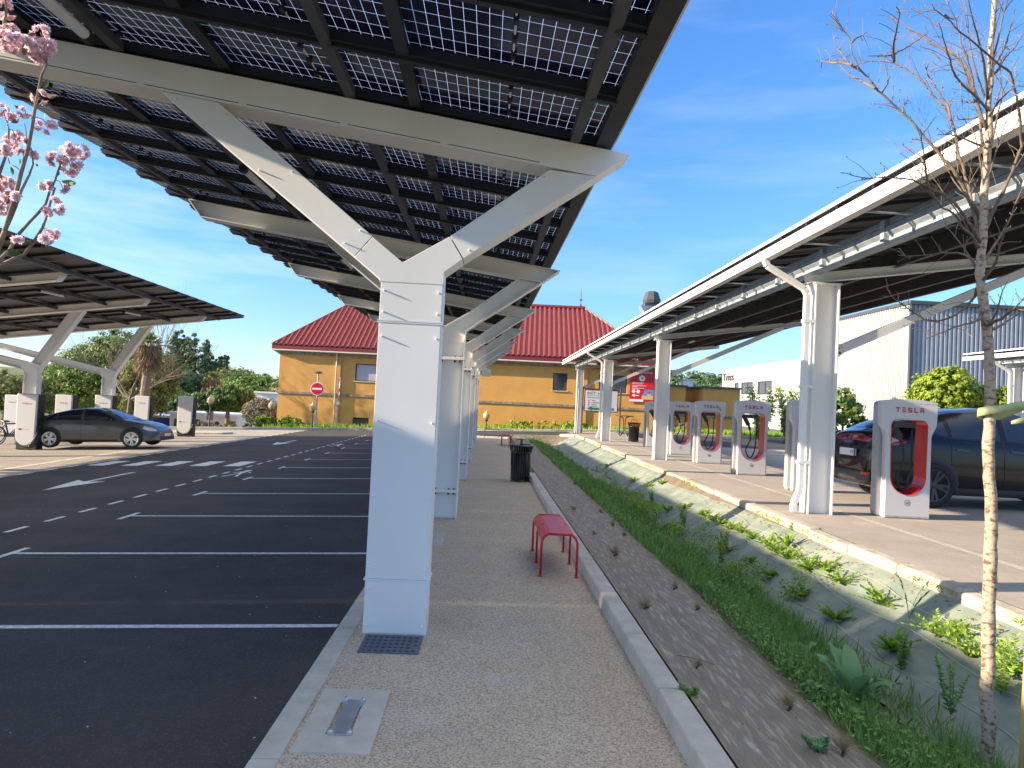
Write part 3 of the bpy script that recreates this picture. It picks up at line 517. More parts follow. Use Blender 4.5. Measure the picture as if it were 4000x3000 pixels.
# ---- canopy over the walkway (V frames with clad first column)
Y1, DP, PITCH = 5.38, .26, 5.3
c1 = thing('solar_canopy', 'long solar canopy on white forked columns standing along the gravel walkway', 'solar canopy', (-.62, Y1, 0))
def zc1(x, y): return 3.878 + .139 * (1.03 - x) + .017 * (y - Y1)
armR = [(-.38, 2.79), (.77, 3.61), (.4, 3.64), (-.7, 2.85)]; armL = [(-.87, 2.72), (-.7, 2.85), (-2.18, 4.01), (-2.62, 4.07)]
beam = [(-4.49, 4.33), (.77, 3.61), (1.03, 3.80), (-4.68, 4.585)]
def sh(poly, dz): return [(x, z + dz) for x, z in poly]
for kf in range(6):
    y0 = Y1 + PITCH * kf; dz = .09 * kf; y1 = y0 + DP
    if kf == 0:
        b = MB(); b.prism([(-.86, 0), (-.38, 0), (-.38, 2.7), (-.86, 2.7)], y0 + .006, y1); b.obj('column', M['steel'], c1)
        for (za, zb) in ((.012, .405), (.42, 2.37), (2.40, 2.685)):
            b = MB(); b.box(-.858, -.384, y0 - .004, y0 + .0055, za, zb)
            pn = b.obj('cladding_panel', M['steel'], c1, bevel=.002)
            b = MB()
            for sx in (-.83, -.412):
                for sz in ((za + .06, zb - .06) if zb - za < 1 else (za + .08, za + .62, za + 1.2, zb - .1)):
                    b.lathe([(.007, 0), (.007, -.02), (.003, -.028)], (sx, y0 - .004, sz), 8, 'y')
            b.obj('rivet', M['trimwhite'], pn)
        b = MB()
        for z in (.4125, 2.385, 2.393): b.box(-.872, -.37, y0 - .0075, y1 + .004, z - .006, z + .006)
        b.obj('band', M['trimwhite'], c1)
        b = MB(); b.prism([(-.87, 2.692), (-.38, 2.692), (-.38, 2.79), (-.24, 2.90), (-.35, 3.07), (-.7, 2.85), (-.94, 3.035), (-1.07, 2.872), (-.87, 2.715)], y0 - .004, y1); b.obj('fork_plate', M['steel'], c1, bevel=.003)
        for nm, poly in (('arm', [(-.236, 2.905), (.77, 3.61), (.4, 3.64), (-.345, 3.075)]), ('arm', [(-1.075, 2.877), (-.945, 3.042), (-2.18, 4.01), (-2.62, 4.07)])):
            b = MB(); b.prism(poly, y0 - .002, y1); ar = b.obj(nm, M['steel'], c1, bevel=.003)
            (ax, az), (bx, bz) = poly[0], poly[1]
            b = MB(); r_ = random.Random(3)
            for t in (.06, .5, .93):
                for (p, q) in ((poly[0], poly[1]), (poly[3], poly[2])) if nm == 'arm' and poly[0][0] > -.5 else ((poly[0], poly[3]), (poly[1], poly[2])):
                    x = p[0] + (q[0] - p[0]) * t; z = p[1] + (q[1] - p[1]) * t
                    cx = sum(v[0] for v in poly) / 4; cz = sum(v[1] for v in poly) / 4
                    n_ = Vector((-(q[1] - p[1]), q[0] - p[0])).normalized(); sg = 1 if n_.dot(Vector((cx - x, cz - z))) > 0 else -1
                    b.lathe([(.006, 0), (.006, -.018), (.002, -.024)], (x + n_.x * sg * .03, y0 - .002, z + n_.y * sg * .03), 8, 'y')
            b.obj('rivet', M['trimwhite'], ar)
        b = MB(); b.prism(beam, y0 - .006, y1); bo = b.obj('beam', M['steel'], c1, bevel=.003)
        b = MB(); e = lambda x: 3.61 - .1369 * (x - .77)
        x = -4.3
        while x < .0:
            b.add([(x, y0 - .0075, e(x) + .016), (x + .72, y0 - .0075, e(x + .72) + .016), (x + .72, y0 - .0075, e(x + .72) + .022), (x, y0 - .0075, e(x) + .022)], [(0, 1, 2, 3)]); x += .78
        b.obj('joint', M['seam'], bo)
    else:
        # open I-section frame: thin web, flanges left and right
        b = MB(); b.box(-.85, -.39, y0 + .12, y0 + .14, 0, 2.62 + dz)
        b.box(-.86, -.843, y0, y1, 0, 2.62 + dz); b.box(-.397, -.38, y0, y1, 0, 2.62 + dz)
        co = b.obj('column', M['steel'], c1)
        for z in (.42, 2.36 + dz): b = MB(); b.box(-.865, -.372, y0 - .005, y1 + .005, z - .022, z + .022); b.obj('splice_plate', M['steel'], c1, bevel=.004)
        b = MB()
        for z in (.42, 2.36 + dz):
            for sx in (-.8, -.72, -.52, -.44):
                b.lathe([(.017, 0), (.017, -.035)], (sx, y0 + .05, z - .022), 6, 'z'); b.lathe([(.013, .0), (.013, .022)], (sx, y0 + .05, z + .022), 6, 'z')
        b.obj('bolt', M['rust'], co)
        b = MB(); b.prism(sh([(-.865, 2.62), (-.375, 2.62), (-.375, 2.79), (-.24, 2.90), (-.35, 3.07), (-.7, 2.85), (-.94, 3.035), (-1.07, 2.872), (-.865, 2.715)], dz), y0 + .1, y0 + .16)
        for p, q in (((-.38, 2.62), (-.38, 2.79)), ((-.38, 2.79), (-.24, 2.895)), ((-.35, 3.07), (-.7, 2.85)), ((-.7, 2.85), (-.94, 3.035)), ((-1.07, 2.872), (-.865, 2.715)), ((-.862, 2.715), (-.862, 2.62))):
            b.bar((p[0], y0 + DP / 2, p[1] + dz), (q[0], y0 + DP / 2, q[1] + dz), DP, .016, up=(-(q[1] - p[1]), 0, q[0] - p[0]))
        b.obj('fork_plate', M['steel'], c1)
        for poly in ([(-.24, 2.90), (.77, 3.61), (.4, 3.64), (-.35, 3.07)], [(-1.07, 2.872), (-.94, 3.035), (-2.18, 4.01), (-2.62, 4.07)]):
            b = MB(); b.prism(sh(poly, dz), y0 + .12, y0 + .14)
            ed = ((poly[0], poly[1]), (poly[3], poly[2])) if poly[0][0] > -.5 else ((poly[0], poly[3]), (poly[1], poly[2]))
            for p, q in ed: b.bar((p[0], y0 + DP / 2, p[1] + dz), (q[0], y0 + DP / 2, q[1] + dz), DP, .016, up=(-(q[1] - p[1]), 0, q[0] - p[0]))
            b.obj('arm', M['steel'], c1)
        b = MB(); b.prism(sh(beam, dz), y0 + .12, y0 + .14)
        for p, q in ((beam[0], beam[1]), (beam[1], beam[2]), (beam[2], beam[3]), (beam[3], beam[0])):
            b.bar((p[0], y0 + DP / 2, p[1] + dz), (q[0], y0 + DP / 2, q[1] + dz), DP, .014, up=(-(q[1] - p[1]), 0, q[0] - p[0]))
        b.obj('beam', M['steel'], c1)
YA, NY, RP = 2.78, 36, .8833
YB = YA + NY * RP
for xp, w, mt_ in ((.59, .075, 'purlin'), (-1.17, .075, 'purlin'), (-2.95, .075, 'purlin'), (-4.6, .06, 'purlin')):
    for kf in range(-1, 6):      # purlins run between the frames
        ya = max(YA + .2, Y1 + PITCH * kf + DP); yb = min(YB - .1, Y1 + PITCH * (kf + 1))
        if yb - ya < .3: continue
        b = MB(); z0, z1 = zc1(xp, ya), zc1(xp, yb)
        b.bar((xp, ya, z0 - .04), (xp, yb, z1 - .04), w, .072); b.obj('purlin', M[mt_], c1)
b = MB(); b.bar((.82, YA, zc1(.82, YA) - .01), (.82, YB, zc1(.82, YB) - .01), .13, .1); b.obj('edge_beam', M['dark'], c1)
b = MB(); b.bar((.9, YA, zc1(.9, YA) + .005), (.9, YB, zc1(.9, YB) + .005), .022, .05); b.obj('edge_trim', M['trimwhite'], c1)
for j in range(NY + 1):
    y = YA + RP * j
    b = MB(); b.bar((-5.02, y, zc1(-5.02, y) - .02), (.77, y, zc1(.77, y) - .02), .10, .07, up=(0, 0, 1)); b.bar((-5.0, y + .02, zc1(-5.0, y) - .06), (.77, y + .02, zc1(.77, y) - .06), .045, .03)
    b.obj('cross_rail', M['dark'], c1)
for x in (-.66, -2.13, -3.6):
    b = MB(); b.bar((x, YA, zc1(x, YA) - .03), (x, YB, zc1(x, YB) - .03), .085, .05); b.obj('joint_rail', M['dark'], c1)
panels(c1, [-5.07, -3.6, -2.13, -.66, .78], YA, NY, RP, zc1, lambda c: c[1], tilt=.04, jb=True)
def tube_lamp(root, x, y, z, ln=1.1, ax='y'):
    b = MB(); b.tube([(x, y, z), (x, y + ln, z + .017 * ln)], .04, 10); o = b.obj('strip_light', M['trimwhite'], root, smooth=False)
    b = MB(); b.tube([(x, y - .05, z), (x, y + .02, z)], .045, 10); b.obj('end_cap', M['black'], o); b = MB(); b.tube([(x, y + ln - .02, z + .017 * ln), (x, y + ln + .06, z + .017 * ln)], .045, 10); b.obj('end_cap', M['black'], o)
tube_lamp(c1, -2.98, 3.9, 4.26, 1.1)
for kf in (1, 2, 3): tube_lamp(c1, -2.93, Y1 + PITCH * kf - 2.6, 4.26 + .09 * kf, 1.1)
b = MB(); b.box(-.38, -.36, 15.9, 16.1, 2.55, 2.6); b.box(-.36, -.02, 15.98, 16.0, 2.57, 2.59); b.box(-.14, .06, 15.9, 16.08, 2.4, 2.56); b.tube([(-.33, 16, 2.55), (-.3, 16, 2.35), (-.36, 15.95, 2.2)], .008, 5)
b.obj('camera_box', M['galv'], c1)
wfix(c1)

# ---- big canopy over the left lot
c2 = thing('solar_canopy', 'wide dark solar canopy on white forked columns over the left charging bays', 'solar canopy', (-17.1, 32, -.65))
def zc2(x, y): return 5.19 + .14 * (x + 13)
for kf in range(8):
    y0 = 32 - 5.3 * kf; D2 = .3
    b = MB(); b.box(-17.34, -16.9, y0 + .1, y0 + .12, -.7, 2.1); b.box(-17.37, -17.345, y0, y0 + D2, -.7, 2.1); b.box(-16.9, -16.87, y0, y0 + D2, -.7, 2.3); b.obj('column', M['steel'], c2)
    b = MB(); b.prism([(-17.37, 2.1), (-16.87, 2.1), (-16.75, 2.40), (-17.1, 2.49), (-17.39, 2.50), (-17.5, 2.25)], y0 + .02, y0 + D2 - .02); b.obj('fork_plate', M['steel'], c2)
    for poly in ([(-16.75, 2.40), (-15.36, 4.53), (-15.83, 4.45), (-17.1, 2.49)], [(-17.45, 2.22), (-17.39, 2.50), (-23.0, 3.62), (-23.1, 3.42)]):
        b = MB(); b.prism(poly, y0 + .12, y0 + .15)
        for p, q in (((poly[0], poly[1]), (poly[3], poly[2])) if poly[0][0] > -17 else ((poly[0], poly[3]), (poly[1], poly[2]))):
            b.bar((p[0], y0 + D2 / 2, p[1]), (q[0], y0 + D2 / 2, q[1]), D2, .02, up=(-(q[1] - p[1]), 0, q[0] - p[0]))
        b.obj('arm', M['steel'], c2)
    poly = [(-23.2, 3.47), (-13.15, 4.87), (-12.98, 5.11), (-23.3, 3.7)]; b = MB(); b.prism(poly, y0 + .14, y0 + .16)
    for p, q in zip(poly, poly[1:] + poly[:1]): b.bar((p[0], y0 + D2 / 2, p[1]), (q[0], y0 + D2 / 2, q[1]), D2, .016, up=(-(q[1] - p[1]), 0, q[0] - p[0]))
    b.obj('beam', M['steel'], c2)
for xp in (-12.75, -14.6, -16.4, -18.2, -20, -21.8):
    b = MB(); b.bar((xp, -8, zc2(xp, 0) - .11), (xp, 33.1, zc2(xp, 0) - .11), .09, .13); b.obj('purlin', M['purlin'], c2)
NY2 = 47; YA2 = 33.62 - .885 * NY2
b = MB()
for j in [q for q in range(NY2 + 1) if q % 6 != 2]: y = YA2 + .885 * j; b.bar((-23.2, y, zc2(-23.2, y) - .04), (-11.8, y, zc2(-11.8, y) - .04), .15, .06)
stuff(b.obj('cross_rail', M['dark'], c2))
panels(c2, [-11.75 - 1.43 * i for i in range(8, -1, -1)], YA2, NY2, .885, zc2, lambda c: (abs(c[1] - 38) * .7 - c[0] * 1.5), gap_rows=set(range(1, 47, 6)), tilt=.008, cm='backsheet')
for kf in range(4): tube_lamp(c2, -14.7, 28.4 - 5.3 * kf, zc2(-14.7, 0) - .22, 1.3)
wfix(c2)

# ---- canopy with a gutter over the right lot
def canopy3(label, yn, yf, ncol, cap=100):
    """built around its first column foot (0,0,0): x right, y along the row"""
    t = thing('solar_canopy', label, 'solar canopy', (0, 0, 0))
    zf = lambda x, y: 4.13 + .145 * x
    for k_ in range(ncol):
        y = 10.1 * k_
        b = MB(); b.box(.02, .36, y + .13, y + .15, -.2, 3.5); b.box(0, .02, y, y + .28, -.2, 3.5); b.box(.36, .38, y, y + .28, -.2, 3.5); b.box(-.02, .40, y - .01, y + .29, 3.5, 3.52); b.obj('column', M['steel'], t)
        b = MB(); b.bar((-.12, y + .14, 3.585 - .0), (5.1, y + .14, 4.345), .012, .12)
        for dz_ in (-.065, .065): b.bar((-.12, y + .14, 3.585 + dz_), (5.1, y + .14, 4.345 + dz_), .16, .012)
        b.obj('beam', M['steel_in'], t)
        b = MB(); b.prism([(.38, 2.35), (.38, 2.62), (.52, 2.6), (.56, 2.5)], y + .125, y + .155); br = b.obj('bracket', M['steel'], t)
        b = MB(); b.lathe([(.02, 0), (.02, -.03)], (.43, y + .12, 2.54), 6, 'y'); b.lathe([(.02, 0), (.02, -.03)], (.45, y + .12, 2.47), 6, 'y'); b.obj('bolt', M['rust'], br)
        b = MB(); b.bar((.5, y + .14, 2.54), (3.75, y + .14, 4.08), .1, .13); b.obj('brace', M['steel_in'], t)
    for i, x in enumerate((.0, 1.25, 2.5, 3.75, 4.85)):       # sigma purlins
        z = 3.66 + .145 * x; b = MB()
        if i == 0:
            b.prism([(x - .02, z), (x + .1, z), (x + .1, z + .02), (x, z + .02), (x, z + .1), (x - .05, z + .14), (x - .05, z + .2), (x, z + .24), (x, z + .32), (x - .02, z + .32), (x - .02, z + .245), (x - .07, z + .205), (x - .07, z + .135), (x - .02, z + .095)], yn + .2, yf - .2, 'y')
        else: b.box(x, x + .012, yn + .2, yf - .2, z, z + .26); b.box(x, x + .07, yn + .2, yf - .2, z - .006, z)
        b.obj('purlin', M['galv'] if i == 0 else M['purlin'], t)
        if i == 0:
            y = yn + 1.0
            while y < yf - .5: b = MB(); b.prism([(x - .085, z + .04), (x - .02, z + .04), (x - .02, z + .3), (x - .085, z + .3)], y, y + .09, 'y'); b.obj('splice', M['galv'], t); y += 1.63
    b = MB(); gx, gz = -.81, 3.83       # gutter
    b.prism([(gx, gz), (gx + .12, gz), (gx + .12, gz + .02), (gx + .02, gz + .02), (gx + .02, gz + .12), (gx + .02, gz + .14), (gx - .01, gz + .14), (gx - .01, gz + .09), (gx, gz + .085)], yn, yf); b.obj('gutter', M['gutter'], t)
    y = yn + .4
    while y < yf: b = MB(); b.prism([(gx + .02, gz + .03), (gx + .75, gz + .03), (gx + .75, gz + .05), (gx + .14, gz + .05), (gx + .14, gz + .2), (gx + .1, gz + .2), (gx + .1, gz + .05), (gx + .02, gz + .05)], y, y + .03, 'y'); b.obj('gutter_bracket', M['galv'], t); y += 1.63
    b = MB(); zz = lambda x: zf(x, 0) + .04
    b.bar((-.80, (yn + yf) / 2, zz(-.80) + .02), (-.776, (yn + yf) / 2, zz(-.776) + .02), (yf - yn), .045); b.obj('edge_trim', M['trimwhite'], t)
    b = MB(); y = yn
    while y < yf: b.bar((-.78, y, zf(-.78, y) - .0), (5.0, y, zf(5, y) - .0), .05, .05); y += .816
    stuff(b.obj('cross_rail', M['dark'], t))
    n = int((yf - yn) / .98)
    panels(t, [-.77, .6, 2.08, 3.56, 5.0], yn, n, (yf - yn) / n, lambda x, y: zf(x, y) + .045, lambda c: c[1], tilt=0, maxn=cap, cm='backsheet')
    def pipe(y):
        b = MB(); pts = [(-.78, y + .05, 3.83), (-.74, y + .05, 3.74), (-.16, y + .05, 3.42), (-.11, y + .05, 3.34), (-.11, y + .05, .38), (-.13, y + .05, .3), (-.2, y + .05, .14), (-.2, y + .05, .02)]
        for p, q in zip(pts[:-1], pts[1:]): b.bar(p, q, .085, .085, up=(0, 1, 0))
        o = b.obj('downpipe', M['steel'], t, bevel=.008)
        b = MB()
        for z in (2.9, 1.9, .75): b.box(-.165, .0, y + .0, y + .1, z, z + .05)
        b.obj('pipe_clamp', M['steel'], o)
    pipe(0); 
    if ncol > 2: pipe(20.2)
    for y in (3.5, 13.6, 23.7):
        if y < yf - 2: 
            b = MB(); b.box(2.0, 2.08, y, y + .6, 3.86, 3.9); b.obj('strip_light', M['trimwhite'], t)
    return t
c3 = canopy3('white gutter solar canopy over the right charging bays behind the bare tree', -9.5, 31.6, 4)
c3.location = (4.92, 10.4, .35); c3.rotation_euler = (R(.22), 0, R(-.6))
c4 = canopy3('distant solar canopy end with white gutter beside the dark corrugated hall', -20, 1.5, 1, 0)
c4.location = (18.3, 23.6, .35)
# ------------------------------------------------------------------ lettering
def text(name, s, size, mt, parent, loc, rot=(R(90), 0, 0), ext=.002, align='CENTER', width=None):
    cu = bpy.data.curves.new('lettering', 'FONT'); cu.body = s; cu.size = size; cu.extrude = ext; cu.align_x = align; cu.resolution_u = 3
    to = bpy.data.objects.new('tmp', cu); COL.objects.link(to); dg = bpy.context.evaluated_depsgraph_get(); dg.update()
    me = bpy.data.meshes.new_from_object(to.evaluated_get(dg)); bpy.data.objects.remove(to)
    if width:
        xs_ = [v.co.x for v in me.vertices]; k_ = width / (max(xs_) - min(xs_))
        for v in me.vertices: v.co.x *= k_
    me.materials.clear(); me.materials.append(mt)
    o = bpy.data.objects.new(name, me); COL.objects.link(o); o.location = loc; o.rotation_euler = rot
    if parent is not None: o.parent = parent
    return o
def wordmark(b, x0, z0, w, h, y, st, th=.004):
    """five wide-spaced letters: T, E (three bars), S, L, A (bar over arch)"""
    lw = w * .135; gp = (w - 5 * lw) / 4
    def r(i, a0, a1, c0, c1): x = x0 + i * (lw + gp); b.box(x + a0 * lw, x + a1 * lw, y - th, y, z0 + c0 * h, z0 + c1 * h)
    s = st
    r(0, -.05, 1.05, 1 - s, 1); r(0, .5 - s * .6, .5 + s * .6, 0, 1 - s)
    for c in (0, .5 - s / 2, 1 - s): r(1, 0, 1, c, c + s)
    for c in (0, .5 - s / 2, 1 - s): r(2, 0, 1, c, c + s)
    r(2, 0, s, .5, 1 - s); r(2, 1 - s, 1, s, .5)
    r(3, 0, s * 1.1, 0, 1); r(3, s * 1.1, 1, 0, s)
    r(4, 0, 1, 1 - s, 1); r(4, 0, s * 1.1, 0, .62); r(4, 1 - s * 1.1, 1, 0, .62); r(4, s, 1 - s, .62 - s, .62)
M['ch_white'] = mat('charger_white', (.56, .56, .56), .3, coat=.3)
M['ch_grey'] = mat('charger_grey_shell', (.33, .33, .32), .45, c2=(.42, .41, .39), ns=4)
M['ch_red'] = mat('red_liner', (.62, .012, .02), .3, coat=.2)
M['logo_red'] = mat('red_letters', (.5, .01, .02), .4)
M['pale_print'] = mat('pale_print', (.36, .26, .26), .4)
M['navy'] = mat('navy_badge', (.02, .03, .12), .5)
M['ink'] = mat('dark_print', (.05, .05, .055), .6)
M['glass_dark'] = mat('dark_glass', (.012, .016, .028), .06, spec=.8)

def rr_loop(cx, cz, N_, f):     # sample loop by angle
    return [f(2 * math.pi * i / N_) for i in range(N_)]
def inter(poly, cx, cz, n=144):
    """points of a closed polygon at n equal angles from centre"""
    out = []
    for i in range(n):
        a = 2 * math.pi * i / n; dx, dz = math.cos(a), math.sin(a); best = None
        for (x0, z0), (x1, z1) in zip(poly, poly[1:] + poly[:1]):
            ex, ez = x1 - x0, z1 - z0; den = dx * ez - dz * ex
            if abs(den) < 1e-12: continue
            t = ((x0 - cx) * ez - (z0 - cz) * ex) / den; u = ((x0 - cx) * dz - (z0 - cz) * dx) / den
            if t > 0 and -1e-9 <= u <= 1 + 1e-9 and (best is None or t < best): best = t
        out.append((cx + dx * best, cz + dz * best))
    return out
def arc(cx, cz, r, a0, a1, n=8): return [(cx + r * math.cos(R(a0 + (a1 - a0) * i / n)), cz + r * math.sin(R(a0 + (a1 - a0) * i / n))) for i in range(n + 1)]
HOLE = arc(0, .62, .265, 180, 360, 14) + arc(.185, 1.39, .09, 0, 90, 5) + arc(-.185, 1.39, .09, 90, 180, 5)
HEAD = [(-.345, 0), (.345, 0), (.345, 1.22)] + [(.36, 1.30), (.40, 1.36), (.425, 1.42)] + [(.43, 1.74), (.425, 1.765), (.2, 1.795), (0, 1.8), (-.2, 1.795), (-.425, 1.765), (-.43, 1.74)] + [(-.425, 1.42), (-.40, 1.36), (-.36, 1.30), (-.345, 1.22)]
BACK = [(-.415, 0), (.415, 0), (.415, 1.70), (.40, 1.76), (-.40, 1.76), (-.415, 1.70)]
def ringsolid(b, outer, inner, y0, y1, hole=True):
    n = len(outer)
    v = [(x, y0, z) for x, z in outer] + [(x, y0, z) for x, z in inner] + [(x, y1, z) for x, z in outer] + [(x, y1, z) for x, z in inner]
    fs = []
    for i in range(n):
        j = (i + 1) % n; fs += [(i, j, n + j, n + i), (2 * n + j, 2 * n + i, 3 * n + i, 3 * n + j), (j, i, 2 * n + i, 2 * n + j)]
    b.add(v, fs)
def stall(label, code):
    t = thing('charging_station', label, 'charger', (0, 0, 0), group='chargers with red portals in the right lot')
    cx, cz = 0, .95; H = inter(HOLE, cx, cz); HO = inter([(x * 1.03, .95 + (z - .95) * 1.015) for x, z in HOLE], cx, cz)
    b = MB(); ringsolid(b, inter(HEAD, cx, cz), HO, 0, .13); b.obj('front_shell', M['ch_white'], t, bevel=.012)
    b = MB(); ringsolid(b, inter(BACK, cx, cz), HO, .135, .29); b.obj('rear_shell', M['ch_grey'], t, bevel=.02)
    b = MB(); n = len(H)
    v = [(x, -.008, z) for x, z in H] + [(x, .30, z) for x, z in H] + [(x, -.008, z) for x, z in HO] + [(x, .30, z) for x, z in HO]
    b.add(v, [(i, (i + 1) % n, n + (i + 1) % n, n + i) for i in range(n)] + [(i, 2 * n + i, 2 * n + (i + 1) % n, (i + 1) % n) for i in range(n)] + [(n + i, 3 * n + i, 3 * n + (i + 1) % n, n + (i + 1) % n) for i in range(n)])
    b.obj('portal_liner', M['ch_red'], t)
    b = MB(); tp = [(-.435, 1.735), (.435, 1.735), (.43, 1.765), (.2, 1.797), (0, 1.803), (-.2, 1.797), (-.43, 1.765)]; b.prism(tp, -.004, .134); b.obj('cap', M['ch_white'], t, bevel=.006)
    b = MB(); wordmark(b, -.215, 1.60, .43, .075, -.003, .22); b.obj('lettering', M['logo_red'], t)
    b = MB(); n = 28
    for i in range(n):
        a, c = 2 * math.pi * i / n, 2 * math.pi * (i + 1) / n
        b.add([(.046 * math.cos(a), -.003, .235 + .046 * math.sin(a)), (.046 * math.cos(c), -.003, .235 + .046 * math.sin(c)), (.040 * math.cos(c), -.003, .235 + .040 * math.sin(c)), (.040 * math.cos(a), -.003, .235 + .040 * math.sin(a))], [(0, 1, 2, 3)])
    bd = b.obj('badge', M['ink'], t); text('badge_code', code, .05, M['ink'], bd, (0, -.003, .217), ext=.001, width=.055)
    b = MB(); b.box(-.335, .335, -.006, .0, .008, .035); bp = b.obj('foot_plate', M['ch_grey'], t)
    b = MB(); [b.lathe([(.006, 0), (.006, -.006)], (s * .17, -.006, .022), 6, 'y') for s in (-1, 1)]; b.obj('bolt', M['black'], bp)
    b = MB(); b.box(-.19, .17, .10, .3, 1.37, 1.46); b.obj('holster_housing', M['ink'], t, bevel=.01)
    b = MB(); b.bar((-.17, .18, 1.42), (-.06, .14, 1.2), .07, .1); b.bar((-.06, .14, 1.22), (-.03, .12, 1.08), .045, .05); b.obj('connector', M['black'], t, bevel=.01)
    pts = []
    for i in range(25):
        s = i / 24; a = math.pi * (1 + s); pts.append((-.03 + .17 * s + .13 * math.cos(a) * 0 , .12, 0))
    p0, p1 = Vector((-.03, .12, 1.1)), Vector((.16, .2, 1.36)); pts = []
    ctl = [p0, Vector((-.02, .1, .85)), Vector((-.12, .1, .62)), Vector((-.06, .12, .45)), Vector((.03, .14, .42)), Vector((.12, .16, .62)), Vector((.15, .18, .95)), p1]
    for i in range(len(ctl) - 1):
        P0, P1, P2, P3 = ctl[max(i - 1, 0)], ctl[i], ctl[i + 1], ctl[min(i + 2, len(ctl) - 1)]
        for q in range(5):
            s = q / 5; pts.append(.5 * ((2 * P1) + (P2 - P0) * s + (2 * P0 - 5 * P1 + 4 * P2 - P3) * s * s + (3 * P1 - P0 - 3 * P2 + P3) * s ** 3))
    pts.append(p1)
    b = MB(); b.tube(pts, .015, 8); b.obj('cable', M['black'], t, smooth=True)
    return t
for (x, y, code, lb) in ((6.42, 10.35, '2C', 'charger marked 2C with red portal, nearest one, in front of the black car'), (6.42, 13.5, '2D', 'charger half hidden behind the nearest white column and its downpipe'),
                         (6.45, 16.62, '4A', 'charger marked 4A with red portal, standing alone between two white columns'), (6.46, 19.86, '4B', 'charger marked 4B with a small dark scribble after its red letters'),
                         (6.6, 23.3, '4C', 'charger marked 4C partly covered on its left by the second white column'), (6.72, 27.4, '4D', 'charger marked 4D, farthest of the red portal chargers, beside the black bin')):
    t = stall(lb, code); t.location = (x, y, .355); t.rotation_euler = (0, 0, R(-.95))
    if code == '4B':
        b = MB(); 
        for q in range(7): a = q * .8; b.bar((.26 + .02 * math.cos(a), -.004, 1.6 + .03 * math.sin(a)), (.28 + .025 * math.cos(a + 1.3), -.004, 1.57 + .04 * math.sin(a + 1.1)), .002, .008)
        b.obj('sticker', M['ink'], t)

# slim chargers on the left
def post(label):
    t = thing('charging_station', label, 'charger', (0, 0, 0), group='slim white chargers in the left lot')
    b = MB(); b.box(-.36, .40, .06, .38, 0, 1.93); b.obj('body', M['black'], t, bevel=.03)
    pl = arc(0, .5, .36, 180, 360, 14) + [(.37, 1.9), (.34, 1.945), (-.34, 1.945), (-.37, 1.9)]
    b = MB(); b.prism(pl, 0, .13); b.obj('front_panel', M['ch_white'], t, bevel=.035)
    b = MB(); wordmark(b, -.17, 1.58, .34, .05, -.003, .16); b.obj('lettering', M['pale_print'], t)
    b = MB(); b.box(-.23, -.13, -.004, .0, .68, .74); bd = b.obj('badge', M['navy'], t)
    b = MB(); b.box(-.11, .14, -.003, .0, .695, .72); b.obj('notice', M['ch_grey'], t)
    ctl = [(.38, .2, 1.3), (.43, .12, .9), (.42, .0, .5), (.22, -.05, .14), (-.05, -.06, .08), (-.3, -.03, .2), (-.39, .05, .45)]
    b = MB(); b.tube(ctl, .016, 7); b.obj('cable', M['black'], t, smooth=True)
    b = MB(); b.box(.36, .44, .1, .26, 1.1, 1.35); b.obj('holster', M['black'], t, bevel=.02)
    return t
for (x, y, lb) in ((-15.83, 24.6, 'slim white charger in front of the canopy column, left of the grey car'), (-21.9, 33, 'slim white charger cut by the left frame edge, beside the bicycles'),
                   (-17.5, 29.5, 'slim white charger directly behind the grey car roof, left one'), (-15.95, 29.6, 'slim white charger overlapping the foot of the canopy column behind the grey car'),
                   (-16.55, 34.1, 'slim white charger beside the palm trunk behind the car bonnet'), (-14.5, 34.1, 'slim white charger standing free at the right end of the left row')):
    t = post(lb); t.location = (x, y, lot(x)); t.rotation_euler = (0, 0, R(-6))

# ------------------------------------------------------------------ benches, bins, pads, tables
M['red'] = mat('red_powder_coat', (.55, .015, .02), .4, c2=(.6, .025, .03), ns=3)
M['redseat'] = mat('faded_red_seat', (.6, .06, .06), .42)
def bench(label, loc):
    t = thing('bench', label, 'bench', loc, group='red metal benches on the walkway')
    for y in (.0, .62, 1.26):
        for s in (0, 1):
            b = MB(); x = .0 if s == 0 else .38; xi = .07 if s == 0 else .31
            b.tube([(x, y, 0), (x, y, .36), (x + (.02 if s == 0 else -.02), y, .41), (xi, y, .448)], .0135, 8); b.lathe([(.024, 0), (.024, .01), (.014, .02)], (x, y, 0), 10); b.obj('leg', M['red'], t, smooth=True)
    for y in (0, 1.26): b = MB(); b.tube([(.06, y, .448), (.32, y, .448)], .0135, 8); b.obj('end_rail', M['red'], t, smooth=True)
    b = MB(); edges = [0, .004, .015, .035, .06]
    prof = [(.0, .36), (.006, .395), (.022, .425), (.05, .442), (.10, .45)]
    def pl(pf): b.add([(x, .012, z) for x, z in pf] + [(x, 1.248, z) for x, z in pf], [(i, i + 1, len(pf) + i + 1, len(pf) + i) for i in range(len(pf) - 1)])
    pl(prof); pl([(.38 - x, z) for x, z in prof][::-1]); 
    for a, c in ((.104, .189), (.193, .276)): pl([(a, .45), (c, .45)])
    for x in (.102, .191, .278):
        for i in range(7): y = .03 + .18 * i; b.box(x - .0035, x + .0035, y + .1, y + .16, .4485, .4495)
    b.obj('seat', M['redseat'], t)
    return t
b1 = bench('red metal bench with slatted seat, near the kerb in the foreground', (.65, 7.36, 0))
b2_ = dup(b1, 'small distant red bench beyond the black bin on the walkway', (.72, 29.4, 0))

